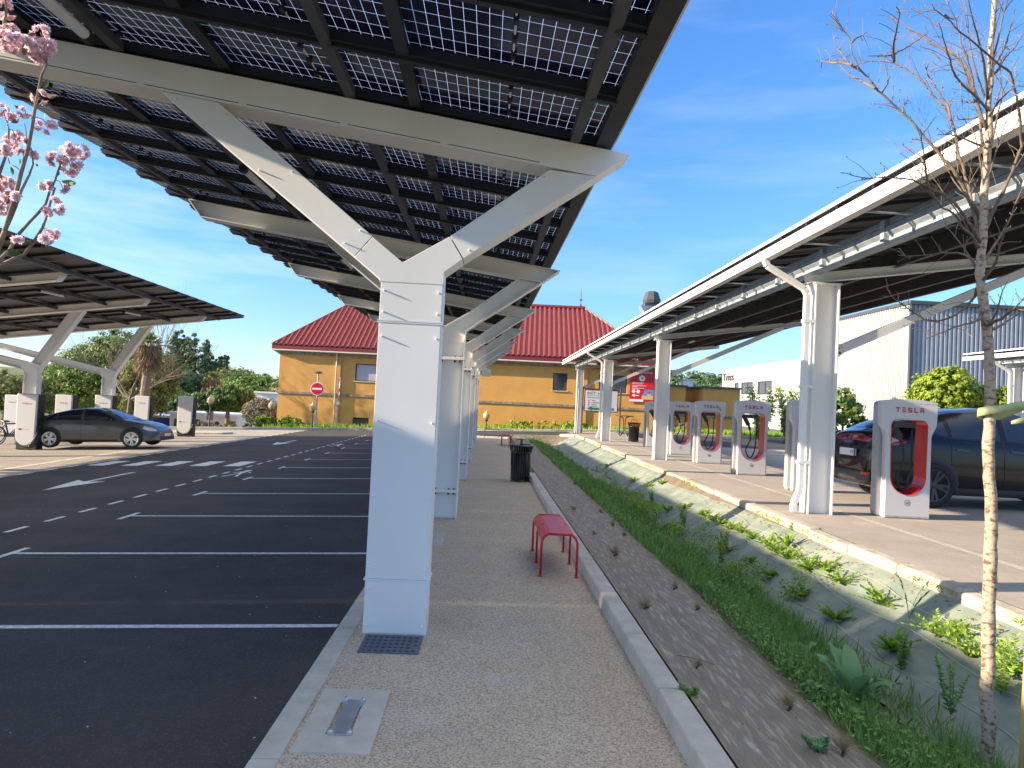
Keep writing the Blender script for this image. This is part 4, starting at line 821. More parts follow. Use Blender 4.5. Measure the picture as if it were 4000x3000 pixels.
def bin_(label, loc, hood=True):
    t = thing('litter_bin', label, 'litter bin', loc, group='black slatted litter bins'); r0, r1, h = .22, .27, .82
    b = MB()
    for i in range(26):
        a = 2 * math.pi * i / 26; w = .018
        pts = [(r0, .03), (r0 + .005, .3), (r1 - .03, .66), (r1 - .01, .74), (r1 + .01, .82)]
        for (ra, za), (rb, zb) in zip(pts[:-1], pts[1:]):
            b.bar((ra * math.cos(a), ra * math.sin(a), za), (rb * math.cos(a), rb * math.sin(a), zb), .034, .006, up=(math.cos(a), math.sin(a), 0))
    b.obj('slats', M['gloss_black'], t)
    b = MB(); b.lathe([(r0 - .015, .03), (r0 - .012, .3), (r1 - .05, .64), (r1 - .06, .64), (r0 - .03, .3), (r0 - .03, .03)], n=28); b.obj('liner', M['black'], t, smooth=True)
    b = MB(); b.lathe([(r1 - .06, .8), (r1 - .02, .86), (r1 + .05, .84), (r1 + .045, .82), (r1 - .02, .83), (r1 - .06, .8)], n=30); b.lathe([(r1 - .035, .66), (r1 - .012, .69), (r1 - .035, .69)], n=30); b.lathe([(r0 + .012, .0), (r0 + .012, .04), (r0 - .02, .04), (r0 - .02, .0)], n=28); b.obj('rim', M['gloss_black'], t, smooth=True)
    b = MB(); b.lathe([(0, 1.0), (.08, .995), (.13, .98), (.13, .97), (0, .975)], n=20); b.tube([(0, .0, .98), (0, 0, .8)], .035, 8) if loc[0] < 3 else [b.tube([(s * .12, 0, .975), (s * .14, 0, .84)], .008, 6) for s in (-1, 1)]
    b.obj('hood', M['gloss_black'], t)
    return t
bin_('black slatted litter bin with round hood at the walkway kerb', (.86, 16.3, 0))
bin_('black slatted litter bin by the right lot in front of the sign board', (6.72, 31.4, .355))

def pad(label, x, y):
    t = thing('foundation_pad', label, 'foundation pad', (x, y, 0), group='concrete pads with steel lids')
    b = MB(); o = [(-.2, -.385), (.2, -.385), (.2, .385), (-.2, .385)]; h = [(-.065, -.19), (.065, -.19), (.065, .2), (-.065, .2)]; n = 4
    v = [(a, c, .012) for a, c in o] + [(a, c, .012) for a, c in h] + [(a, c, -.05) for a, c in o] + [(a, c, -.05) for a, c in h]
    b.add(v, [(i, (i + 1) % n, n + (i + 1) % n, n + i) for i in range(n)] + [(i, 2 * n + i, 2 * n + (i + 1) % n, (i + 1) % n) for i in range(n)] + [(n + i, n + (i + 1) % n, 3 * n + (i + 1) % n, 3 * n + i) for i in range(n)]); b.obj('slab', M['concrete'], t)
    b = MB(); b.box(-.06, .06, -.185, .195, -.03, -.02); b.obj('recess', M['seam'], t)
    b = MB(); b.prism([(-.055, -.205), (.075, -.205), (.075, -.17), (.055, -.12), (.055, .12), (.075, .2), (.075, .225), (-.055, .225), (-.055, .2), (-.04, .12), (-.04, -.14), (-.055, -.17)], .013, .02, 'z'); pl = b.obj('lid', M['chrome'], t, bevel=.002)
    b = MB(); [b.lathe([(.016, .0), (.016, .008), (.008, .014), (.008, .02)], (sx, sy, .02), 10) for sx in (-.04, .06) for sy in (-.19, .21)]; b.obj('bolt', M['chrome'], pl)
    return t
pad('concrete pad with a bolted steel lid in the foreground gravel', -.70, 3.95)
pad('concrete pad with steel lid showing behind the clad column', -.66, 9.05)
t = thing('inspection_cover', 'dark dimpled metal inspection cover at the foot of the clad column', 'cover', (-.61, 5.17, 0))
b = MB(); b.box(-.215, .215, -.19, .18, -.03, .008); b.cur = 1
for i in range(9):
    for j in range(5):
        x, y = -.18 + .044 * i, -.15 + .07 * j
        if x > .16 and j in (1, 2): continue
        b.lathe([(.0165, 0), (.0165, .003), (.011, .005)], (x, y, .008), 8)
b.obj('plate', [mat('cast_cover', (.075, .085, .11), .5, c2=(.11, .12, .15), ns=30), mat('cast_dimples', (.035, .04, .055), .45)], t)
b = MB(); b.lathe([(.012, 0), (.012, .002)], (.178, -.03, .008), 10); b.obj('key_hole', M['seam'], t)

b = MB(); t = thing('rail', 'low blue grey metal rail across the far end of the walkway', 'rail', (.7, 36.4, 0))
M['railblue'] = mat('blue_grey_rail', (.05, .07, .1), .5)
b = MB(); b.tube([(-.75, 0, .42), (.75, 0, .42)], .025, 8); b.obj('top_rail', M['railblue'], t)
for x in (-.73, 0, .73): b = MB(); b.tube([(x, 0, 0), (x, 0, .42)], .02, 8); b.obj('post', M['railblue'], t)
b = MB(); b.bar((-.73, 0, .1), (.73, 0, .1), .02, .08); b.obj('lower_rail', M['railblue'], t)

def table(label, x, y):
    t = thing('standing_table', label, 'standing table', (x, y, .355), group='black standing tables by the sign board')
    b = MB(); b.lathe([(0, 1.1), (.5, 1.1), (.5, 1.06), (0, 1.06)], n=24); b.obj('table_top', M['black'], t)
    for q in range(4):
        a = q * math.pi / 2 + .5; c, s = math.cos(a), math.sin(a)
        b = MB(); b.tube([(.34 * c, .34 * s, 1.06), (.12 * c, .12 * s, .98), (.06 * c, .06 * s, .8), (.05 * c, .05 * s, .25), (.2 * c, .2 * s, .06), (.3 * c, .3 * s, 0)], .022, 6); b.obj('leg', M['black'], t)
    b = MB(); b.lathe([(.26, .42), (.26, .44), (.24, .44), (.24, .42)], n=20); b.obj('foot_ring', M['black'], t)
table('black standing table between the sign board and the black bin', 7.45, 37.3)
table('black standing table seen through the portal of charger 4C', 10.4, 38.2)

# ------------------------------------------------------------------ signs
M['signwhite'] = mat('sign_white', (.75, .76, .78), .4); M['signred'] = mat('sign_red', (.6, .01, .015), .4); M['green'] = mat('sign_green', (.01, .22, .09), .4)
M['grey'] = mat('grey_post', (.35, .36, .37), .5); M['darkgrey'] = mat('dark_grey_post', (.06, .065, .07), .5)
t = thing('no_entry_sign', 'round red no entry sign on a grey pole in the far verge', 'road sign', (-10.5, 43.5, -.38)); 
b = MB(); b.tube([(0, 0, 0), (0, 0, 3.45)], .05, 10); b.obj('pole', M['grey'], t)
b = MB(); b.lathe([(.42, 0), (.42, -.02)], (0, -.05, 2.52), 32, 'y'); ds = b.obj('disc', M['signwhite'], t)
b = MB(); b.lathe([(.37, 0), (.37, -.01)], (0, -.071, 2.52), 32, 'y'); b.obj('red_face', M['signred'], ds)
b = MB(); b.box(-.29, .29, -.095, -.083, 2.46, 2.58); b.obj('white_bar', M['signwhite'], ds)
b = MB(); b.lathe([(0, 3.45), (.12, 3.47), (.27, 3.52), (.2, 3.6), (0, 3.62)], n=14); b.obj('lamp_head', M['darkgrey'], t)
t = thing('road_sign', 'pole with round and triangular signs seen edge on, right of the no entry sign', 'road sign', (-9.25, 43.7, -.33))
b = MB(); b.tube([(0, 0, 0), (0, 0, 3.25)], .035, 8); b.obj('pole', M['grey'], t)
for nm, zc_, n_ in (('disc', 2.85, 24), ('triangle', 2.2, 3)):
    b = MB(); b.lathe([(.4, 0), (.4, .02)], (0, 0, 0), n_, 'y'); b.v = [(x, y, z) for x, y, z in b.v]; o = b.obj(nm, M['signwhite'], t); o.location = (.04, -.05, zc_); o.rotation_euler = (0, R(90) if n_ == 3 else 0, R(-72)) if n_ == 24 else (0, 0, R(-72))
    b = MB(); rr_ = .4; 
    for i in range(n_):
        a, c = 2 * math.pi * i / n_, 2 * math.pi * (i + 1) / n_
        b.add([(.4 * math.cos(a), -.004, .4 * math.sin(a)), (.4 * math.cos(c), -.004, .4 * math.sin(c)), (.31 * math.cos(c), -.004, .31 * math.sin(c)), (.31 * math.cos(a), -.004, .31 * math.sin(a))], [(0, 1, 2, 3)])
    b.obj('red_rim', M['signred'], o)
b = MB(); b.box(-.08, .12, -.05, -.03, 1.55, 1.75); b.obj('plate', M['signwhite'], t)

t = thing('sign_board', 'hotel sign board with green arrow on two dark posts in front of the yellow facade', 'sign board', (6.4, 39, .33))
b = MB(); b.box(-.93, .98, -.02, .02, 1.25, 2.55); b.obj('frame', mat('maroon_frame', (.16, .02, .03), .5), t)
b = MB(); b.box(-.88, .93, -.03, -.021, 1.3, 2.44); b.obj('panel', M['signwhite'], t)
text('lettering', 'BRIT', .2, M['green'], t, (-.55, -.031, 2.2), width=.46); text('lettering', 'HOTEL', .19, M['ink'], t, (.15, -.031, 2.2), width=.66)
b = MB(); b.box(-.8, .55, -.033, -.031, 2.13, 2.145); b.obj('rule', M['ink'], t)
text('lettering', 'Restaurant Les Terr', .11, M['ink'], t, (-.12, -.031, 2.0), width=1.25)
b = MB()
for z in (1.86, 1.75, 1.65, 1.55): b.lathe([(.035, 0), (.035, -.004)], (-.68, -.031, z), 12, 'y')
b.obj('bullet', M['signred'], t)
b = MB()
for z, w in ((1.86, .2), (1.75, .5), (1.65, .3), (1.55, .33)): b.box(-.52, -.52 + w, -.033, -.031, z - .015, z + .015)
b.obj('small_print', M['ink'], t)
b = MB(); b.prism([(-.8, 1.42), (-.5, 1.55), (-.5, 1.48), (.75, 1.48), (.75, 1.35), (-.5, 1.35), (-.5, 1.3)], -.034, -.031); b.obj('arrow', M['green'], t)
text('lettering', '50m', .17, M['signwhite'], t, (.15, -.036, 1.355), width=.5)
b = MB(); b.prism([(-.62, 2.42), (-.5, 2.36), (-.38, 2.42), (-.5, 2.39)], -.034, -.031); b.obj('logo_mark', M['green'], t)
for x in (-1.03, 1.12): b = MB(); b.tube([(x, .02, 0), (x, .02, 2.62)], .05, 8); b.obj('post', M['darkgrey'], t)
for x in (-1.25,): b = MB(); b.tube([(x, .1, 0), (x, .1, 2.5)], .04, 8); b.obj('pipe', M['grey'], t)

M['globe'] = mat('opal_globe', (.5, .4, .2), .3, coat=.3)
def globe(label, x, y, z0, zg_, arms=False):
    t = thing('globe_lamp', label, 'street lamp', (x, y, z0), group='globe lamps round the hotel'); h = zg_ - z0
    b = MB(); b.tube([(0, 0, 0), (0, 0, h - .3)], [.06, .035], 8); b.lathe([(.04, 0), (.1, .05), (.13, .1), (.09, .14)], (0, 0, h - .38), 12); b.obj('post', M['darkgrey'], t)
    b = MB(); b.lathe([(.09, -.24), (.19, -.14), (.225, 0), (.2, .1), (.13, .18), (.08, .22), (.09, .26), (.03, .3), (0, .38)], (0, 0, h), 20); b.obj('globe', M['globe'], t, smooth=True)
globe('globe lamp on a post in front of the umbrella pine', -17.55, 45, -.67, 1.11)
globe('globe lamp with amber glow at the left corner of the hotel', -13.87, 45.6, -.5, .96)
globe('globe lamp behind the pole of the no entry sign', -10.88, 44.2, -.36, 1.0)
globe('globe lamp beside the last white column of the walkway canopy', .03, 44.2, .0, .97)
globe('globe lamp seen through the charger portals by the yellow annex', 11.3, 44.5, .35, 1.55)
# ------------------------------------------------------------------ buildings
M['yellow'] = mat('ochre_render', (.64, .335, .085), .85, c2=(.56, .285, .07), ns=.9, bump=.25, bs=60)
M['stone'] = mat('stone_string_course', (.36, .28, .19), .85, c2=(.16, .12, .09), ns=4)
M['cream'] = mat('cream_eaves', (.6, .52, .38), .7); M['redroof'] = mat('red_roof_sheet', (.29, .032, .03), .6, c2=(.20, .034, .028), ns=2.5)
M['fascia'] = mat('dark_red_fascia', (.17, .02, .025), .5); M['pane'] = mat('window_pane', (.05, .055, .07), .08, spec=.8); M['blind'] = mat('grey_blind', (.42, .42, .42), .6)
M['frame_dark'] = mat('dark_window_frame', (.03, .025, .02), .5); M['sill'] = mat('light_sill', (.5, .42, .3), .7)

def wall_holes(b, x0, x1, z0, z1, holes, y=0, rev=.18):
    X = sorted({x0, x1, *[h[0] for h in holes], *[h[1] for h in holes]}); Z = sorted({z0, z1, *[h[2] for h in holes], *[h[3] for h in holes]})
    for xa, xb in zip(X, X[1:]):
        for za, zb in zip(Z, Z[1:]):
            cx, cz = (xa + xb) / 2, (za + zb) / 2
            if any(h[0] < cx < h[1] and h[2] < cz < h[3] for h in holes): continue
            b.add([(xa, y, za), (xb, y, za), (xb, y, zb), (xa, y, zb)], [(0, 1, 2, 3)])
    for a, c, d, e in holes:
        b.add([(a, y, d), (c, y, d), (c, y, e), (a, y, e), (a, y + rev, d), (c, y + rev, d), (c, y + rev, e), (a, y + rev, e)], [(0, 1, 5, 4), (1, 2, 6, 5), (2, 3, 7, 6), (3, 0, 4, 7)])
def window(root, a, c, d, e, y, pane='pane', sill=True, mull=False, rev=.18):
    w = .05; b = MB()
    b.box(a, c, y + rev - .06, y + rev, d, d + w); b.box(a, c, y + rev - .06, y + rev, e - w, e); b.box(a, a + w, y + rev - .06, y + rev, d + w, e - w); b.box(c - w, c, y + rev - .06, y + rev, d + w, e - w)
    if mull: b.box((a + c) / 2 - .03, (a + c) / 2 + .03, y + rev - .06, y + rev, d + w, e - w)
    f = b.obj('window', M['frame_dark'], root)
    b = MB(); b.box(a + w, c - w, y + rev - .03, y + rev + .02, d + w, e - w); b.obj('pane', M[pane], f)
    if sill: b = MB(); b.box(a - .06, c + .06, y - .07, y + .1, d - .07, d - .003); b.obj('sill', M['sill'], f)
hx = lambda x: x * (1 - .06 * x / 46.5)
h = thing('hotel', 'ochre two storey hotel with a ribbed red hipped roof at the end of the walkway', 'hotel', (0, 46.5, 0), math.atan(-.06))
XL, S1, S2, XR = hx(-13.82), hx(-9.78), hx(6.7), hx(11.22)
b = MB()
wall_holes(b, XL, S1, -.75, 4.62, [], 0)
H2 = [(hx(-8.85), hx(-7.35), 2.84, 4.0), (hx(-8.85), hx(-7.8), -.2, .38), (hx(4.37), hx(5.33), 2.83, 3.99), (hx(.61), hx(1.54), .12, .37), (hx(4.31), hx(5.28), .14, .37)]
wall_holes(b, S1, S2, -.75, 4.62, H2, .10)
H3 = [(hx(7.5), hx(9.4), 2.86, 4.02)]
wall_holes(b, S2, XR, -.5, 4.62, H3, .20)
b.add([(S1, 0, -.75), (S1, .1, -.75), (S1, .1, 4.62), (S1, 0, 4.62)], [(0, 1, 2, 3)]); b.add([(S2, .1, -.75), (S2, .2, -.75), (S2, .2, 4.62), (S2, .1, 4.62)], [(0, 1, 2, 3)])
b.add([(XL, 0, -.75), (XL, 11.4, -.75), (XL, 11.4, 4.62), (XL, 0, 4.62)], [(0, 1, 2, 3)]); b.add([(XR, .2, -.75), (XR, 11.4, -.75), (XR, 11.4, 4.62), (XR, .2, 4.62)], [(0, 1, 2, 3)]); b.add([(XL, 11.4, -.75), (XR, 11.4, -.75), (XR, 11.4, 4.62), (XL, 11.4, 4.62)], [(0, 1, 2, 3)])
b.obj('wall', M['yellow'], h)
window(h, *H2[0], .1, 'blind'); window(h, *H2[1], .1, 'pane', False); window(h, *H2[2], .1, 'pane'); window(h, *H3[0], .2, 'pane', mull=False)
for q in (3, 4): 
    a, c, d, e = H2[q]; b = MB(); b.box(a, c, .2, .24, d, e); [b.box(a + (c - a) * i / 5 - .012, a + (c - a) * i / 5 + .012, .17, .2, d, e) for i in range(1, 5)]; b.obj('vent', M['frame_dark'], h)
b = MB(); b.box(XL - .05, S1 + .02, -.07, -.002, 1.76, 1.92); b.box(S1 + .02, S2 + .02, .03, .098, 1.76, 1.92); b.box(S2 + .02, XR + .05, .13, .198, 1.76, 1.92); b.obj('string_course', M['stone'], h)
b = MB()
for z0, z1, pr_ in ((4.40, 4.48, .1), (4.48, 4.56, .2), (4.56, 4.62, .3)): b.box(XL - pr_, XR + pr_, -pr_, .3, z0, z1 - .003)
b.obj('cornice', M['stone'], h)
b = MB(); b.box(XL - .42, XR + .42, -.46, -.3, 4.62, 4.71); b.box(XL - .42, XL - .26, -.3, 11.5, 4.62, 4.71); b.obj('gutter', M['cream'], h, bevel=.02)
b = MB(); b.box(XL - .45, XR + .45, -.40, -.3, 4.713, 4.99); b.box(XL - .45, XL - .33, -.3, 11.8, 4.713, 4.99); b.box(XR + .33, XR + .45, -.3, 11.8, 4.713, 4.99); b.obj('fascia', M['fascia'], h)
b = MB(); b.tube([(hx(-10.05), -.3, 4.62), (hx(-10.05), -.1, 4.4), (hx(-10.05), -.1, -.5)], .055, 8); b.obj('downpipe', M['cream'], h)
# roof
RX0, RX1, RY0, RY1, RZ0, RZ1 = XL - .45, XR + .45, -.42, 11.85, 5.0, 9.15; QX0, QX1, QY = hx(-10.2), hx(6.7), 5.7
b = MB()
b.add([(RX0, RY0, RZ0), (RX1, RY0, RZ0), (RX1, RY1, RZ0), (RX0, RY1, RZ0), (QX0, QY, RZ1), (QX1, QY, RZ1)], [(0, 1, 5, 4), (1, 2, 5), (2, 3, 4, 5), (3, 0, 4), (0, 3, 2, 1)])
rf = b.obj('roof', M['redroof'], h)
b = MB(); nrm = Vector((0, -(RZ1 - RZ0), QY - RY0)).normalized(); prof = [(0, 0), (.13, .0), (.16, .085), (.27, .085), (.30, .0)]; x = RX0 + .05; line_ = []
while x < RX1 - .3:
    for dx, o_ in prof:
        xx = x + dx; t = min(1, (xx - RX0) / (QX0 - RX0), (RX1 - xx) / (RX1 - QX1)); line_.append((xx, o_ + .01, max(0.001, t)))
    x += .345
vs = []
for xx, o_, t in line_:
    for tt in (0, t): p = Vector((xx, RY0 + (QY - RY0) * tt, RZ0 + (RZ1 - RZ0) * tt)) + nrm * o_; vs.append(p)
b.add(vs, [(2 * i, 2 * i + 2, 2 * i + 3, 2 * i + 1) for i in range(len(line_) - 1)]); b.obj('roof_ribs', M['redroof'], rf)
b = MB(); b.tube([(QX0 - .05, QY, RZ1 + .05), (QX1 + .05, QY, RZ1 + .05)], .16, 8); b.obj('ridge_cap', M['fascia'], rf)
b = MB()
for a_, c_ in (((RX0, RY0, RZ0), (QX0, QY, RZ1)), ((RX1, RY0, RZ0), (QX1, QY, RZ1)), ((RX0, RY1, RZ0), (QX0, QY, RZ1)), ((RX1, RY1, RZ0), (QX1, QY, RZ1))): b.bar(Vector(a_) + Vector((0, 0, .06)), Vector(c_) + Vector((0, 0, .06)), .12, .1)
b.obj('hip_cap', mat('hip_trim', (.3, .16, .12), .6), rf)
b = MB(); b.lathe([(.09, 0), (.09, .15), (.03, .2), (.03, .45), (.11, .52), (.03, .6), (.012, 1.3), (0, 1.45)], (QX1 - .3, QY, RZ1 + .15), 8); b.obj('finial', M['fascia'], rf)
# small vents / cowl behind the roof
t = thing('ventilation_cowl', 'dark ribbed ventilation cowl on a grey duct rising behind the canopy', 'vent', (12.3, 53, 4))
b = MB(); b.box(-.42, .42, -.4, .4, 0, 5.0); b.obj('duct', M['galv'], t); b = MB(); b.add([(-.95, -.5, 5.75), (.95, -.5, 5.75), (.95, .5, 5.75), (-.95, .5, 5.75), (-.45, -.4, 5.0), (.45, -.4, 5.0), (.45, .4, 5.0), (-.45, .4, 5.0)], [(0, 1, 5, 4), (1, 2, 6, 5), (2, 3, 7, 6), (3, 0, 4, 7), (0, 1, 2, 3)]); b.obj('hood', M['galv'], t)
b = MB(); b.box(-.62, .62, -.5, .5, 5.76, 6.0); b.lathe([(.66, 6.0), (.72, 6.25), (.5, 6.85), (.3, 6.95), (0, 6.95)], n=8); b.obj('cowl', M['darkgrey'], t)
# red banner on the facade
t = thing('banner', 'tall red restaurant banner with white arrow on the right end of the facade', 'banner', (hx(10.42), 46.5 - .06 * 10.42 + .15, 2.3), math.atan(-.06))
b = MB(); b.box(-.81, .81, -.03, 0, 0, 2.3); b.obj('sheet', M['signred'], t); text('lettering', 'Le Portofino', .26, M['signwhite'], t, (.02, -.032, 1.92), width=1.3)
b = MB(); b.lathe([(.2, 0), (.2, -.004)], (-.03, -.031, 1.6), 20, 'y'); ci = b.obj('roundel', M['signwhite'], t)
b = MB(); b.box(-.1, -.04, -.038, -.036, 1.62, 1.7); b.box(-.05, .05, -.038, -.036, 1.56, 1.62); b.box(.02, .07, -.038, -.036, 1.6, 1.68); b.box(-.03, .0, -.038, -.036, 1.48, 1.56); b.obj('mark', M['signred'], ci)
b = MB(); r_ = random.Random(2)
for z, w in ((1.3, .8), (1.22, .68), (1.1, .95), (1.04, .4), (.94, .8), (.88, .42)): b.box(-.68, -.68 + w, -.034, -.031, z - .012, z + .014)
for x in (-.55, -.25): b.lathe([(.12, 0), (.12, -.004)], (x, -.031, .72), 16, 'y')
b.prism([(-.68, .45), (-.48, .56), (-.48, .48), (-.2, .48), (-.2, .42), (-.48, .42), (-.48, .34)], -.034, -.031); b.obj('white_print', M['signwhite'], t)
b = MB(); b.box(-.81, .1, -.034, -.031, .04, .2); b.obj('footer', M['signwhite'], t)
b = MB(); b.prism([(-.05, .3), (.2, .85), (.76, .85), (.76, .3)], -.034, -.031); b.obj('photo_sky', mat('print_blue', (.1, .25, .6), .5), t)
b = MB(); b.box(.0, .76, -.037, -.0345, .2, .45); b.box(.35, .6, -.037, -.0345, .45, .6); b.obj('photo_house', mat('print_ochre', (.6, .45, .15), .5), t)
b = MB(); b.prism([(.32, .6), (.48, .76), (.63, .6)], -.038, -.0345); b.obj('photo_roof', M['signred'], t)
# annex
t = thing('annex', 'low flat roofed ochre annex joined to the right end of the hotel', 'building', (0, 47, 0))
b = MB(); wall_holes(b, 11.45, 13.5, -.3, 3.5, [(12.3, 12.75, .85, 1.25)], 0, .1); b.box(11.45, 13.5, .12, 6, 3.3, 3.5)
b.add([(13.5, 0, -.3), (13.5, 2.4, -.3), (13.5, 2.4, 3.5), (13.5, 0, 3.5)], [(0, 1, 2, 3)]); b.add([(13.5, 2.4, -.3), (14.7, 2.4, -.3), (14.7, 2.4, 3.5), (13.5, 2.4, 3.5)], [(0, 1, 2, 3)])
b.box(14.7, 17.25, 0, 6, -.3, 3.5); b.obj('wall', M['yellow'], t)
b = MB(); b.box(12.3, 12.75, .1, .12, .85, 1.25); b.obj('vent', M['signwhite'], t)
b = MB(); b.box(11.4, 13.6, -.1, 6, 3.503, 3.62); b.box(13.6, 14.6, 2.3, 6, 3.503, 3.6); b.box(14.6, 17.35, -.1, 6.1, 3.503, 3.63); b.obj('roof_edge', M['darkgrey'], t)
b = MB(); b.box(11.45, 13.5, -.05, -.002, 1.5, 1.64); b.box(14.7, 17.3, -.05, -.002, 1.5, 1.64); b.obj('string_course', M['stone'], t)
t = thing('rooftop_unit', 'small white ventilation box on the annex roof', 'vent', (14.0, 48.5, 3.6))
b = MB(); b.box(-.35, .35, -.3, .3, 0, .45); b.box(-.4, .4, -.35, .35, .45, .5); b.obj('casing', M['signwhite'], t)

# halls on the right
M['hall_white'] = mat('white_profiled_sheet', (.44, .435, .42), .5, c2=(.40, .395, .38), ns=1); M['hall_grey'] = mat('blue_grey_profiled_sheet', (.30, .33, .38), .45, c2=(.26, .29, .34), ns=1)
def corr(b, p0, p1, z0, z1, pitch, amp, duty=.45, holes=()):
    """profiled sheet wall from p0 to p1; holes are (s0, s1, za, zb) along the wall"""
    p0, p1 = Vector((*p0, 0)), Vector((*p1, 0)); d = (p1 - p0); Ln = d.length; d.normalize(); nn = Vector((d.y, -d.x, 0)); n = int(Ln / pitch); S = []
    for i in range(n):
        s = i * pitch; S += [(s, 0), (s + pitch * (duty - .08), 0), (s + pitch * duty, amp), (s + pitch * .92, amp)]
    S.append((Ln, 0))
    def Pt(s, o, z): q = p0 + d * s + nn * o; return (q.x, q.y, z)
    for (sa, oa), (sb, ob) in zip(S, S[1:]):
        segs = [(z0, z1)]; c = (sa + sb) / 2
        for ha, hb, hz0, hz1 in holes:
            if ha < c < hb: segs = [(z0, hz0), (hz1, z1)]
        for a, e in segs: b.add([Pt(sa, oa, a), Pt(sb, ob, a), Pt(sb, ob, e), Pt(sa, oa, e)], [(0, 1, 2, 3)])
t = thing('industrial_hall', 'low white profiled office hall with three windows and dark lettering', 'building', (33, 84, 0))
WN = [(5.15, 6.6, 5.2, 5.97), (7.6, 11.5, 4.45, 5.95), (13.2, 17.2, 4.35, 5.92)]
b = MB(); corr(b, (33, 96.9), (33, 67), .2, 7.8, .36, .1, holes=WN); b.obj('wall', M['hall_white'], t)
b = MB(); b.box(33.06, 60, 67, 96.8, .2, 7.7); b.obj('rear_block', M['hall_white'], t)
b = MB(); b.box(32.9, 33.2, 66.9, 97, 7.803, 8.0); b.obj('roof_edge', M['galv'], t)
for s0, s1, a, e in WN:
    b = MB(); y0, y1 = 96.9 - s1, 96.9 - s0; b.box(32.95, 33.04, y0, y1, a, a + .12); b.box(32.95, 33.04, y0, y1, e - .1, e); b.box(32.95, 33.04, y0, y0 + .12, a + .12, e - .1); b.box(32.95, 33.04, y1 - .12, y1, a + .12, e - .1)
    if s1 - s0 > 2: b.box(32.96, 33.04, (y0 + y1) / 2 - .07, (y0 + y1) / 2 + .07, a + .12, e - .1)
    f = b.obj('window', M['frame_dark'], t); b = MB(); b.box(33.0, 33.05, y0 + .12, y1 - .12, a + .12, e - .1); b.obj('pane', M['pane'], f)
wfix(t)
lt = text('lettering', 'Triss', 1.4, M['ink'], None, (32.85, 96.4, 6.4), (R(90), 0, R(-90)), ext=.05, align='LEFT', width=4.2); lt.parent = t; lt.matrix_parent_inverse = Matrix.Translation(t.location).inverted()
t = thing('industrial_hall', 'tall corrugated warehouse with sunlit white side and shaded blue grey front', 'building', (33.3, 54, 0))
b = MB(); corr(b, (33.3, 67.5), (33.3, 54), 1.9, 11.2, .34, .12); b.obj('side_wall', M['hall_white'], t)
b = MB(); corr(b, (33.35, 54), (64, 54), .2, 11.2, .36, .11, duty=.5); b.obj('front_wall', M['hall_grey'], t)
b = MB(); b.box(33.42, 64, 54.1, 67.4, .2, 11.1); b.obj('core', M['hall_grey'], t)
b = MB(); b.box(33.2, 33.42, 53.78, 54.05, .2, 11.2); b.obj('corner_trim', M['darkgrey'], t)
b = MB(); b.box(33.1, 64, 53.7, 67.6, 11.21, 11.5); b.obj('roof_edge', M['darkgrey'], t)
b = MB(); b.box(33.22, 33.4, 54.1, 67.4, .2, 1.88); b.obj('base_wall', M['hall_white'], t)
wfix(t)

# small far buildings and shelters on the left
def blockh(label, x0, x1, y, z0, z1, mt_, wins=(), d=6, roof=None, extra=()):
    t = thing('low_building', label, 'building', ((x0 + x1) / 2, y, z0)); b = MB(); b.box(x0, x1, y, y + d, z0, z1); b.obj('wall', mt_, t)
    b = MB(); b.box(x0 - .15, x1 + .15, y - .25, y + d, z1 + .003, z1 + .18); b.obj('roof', roof or M['signwhite'], t)
    for a, c, e, f, mm in wins: q = MB(); q.box(a, c, y - .04, y - .003, e, f); q.obj('window', M[mm], t)
    wfix(t); return t
M['wood'] = mat('wood_cladding', (.35, .16, .07), .6); M['pink'] = mat('pink_panel', (.7, .12, .25), .5); M['lime'] = mat('lime_panel', (.12, .55, .12), .5); M['sky_blue'] = mat('blue_panel', (.02, .3, .55), .5); M['bluewall'] = mat('blue_wall', (.02, .04, .22), .6)
blockh('low white pavilion with wooden door panels behind the umbrella pine', -27.6, -21.8, 62, -2.75, -.5, M['signwhite'], [(-27.2, -26.2, -2.4, -.9, 'pane'), (-25.6, -25.0, -2.3, -.9, 'pane'), (-24.7, -23.8, -2.4, -1.1, 'wood'), (-22.7, -21.9, -2.5, -.9, 'wood')])
blockh('low dark blue shed seen between two slim chargers on the left', -31.8, -28.0, 63, -2.4, -.9, M['bluewall'], [(-31.2, -30.6, -2, -1.2, 'signwhite')])
blockh('distant white shop front with lime, blue and pink panels left of the hotel', -24.9, -21.5, 76, .0, 1.65, M['signwhite'], [(-23.4, -23.0, .02, 1.15, 'lime'), (-22.9, -22.6, .02, .9, 'sky_blue'), (-22.5, -22.1, .02, 1.2, 'pink'), (-24.6, -23.8, .3, 1.0, 'pane')])

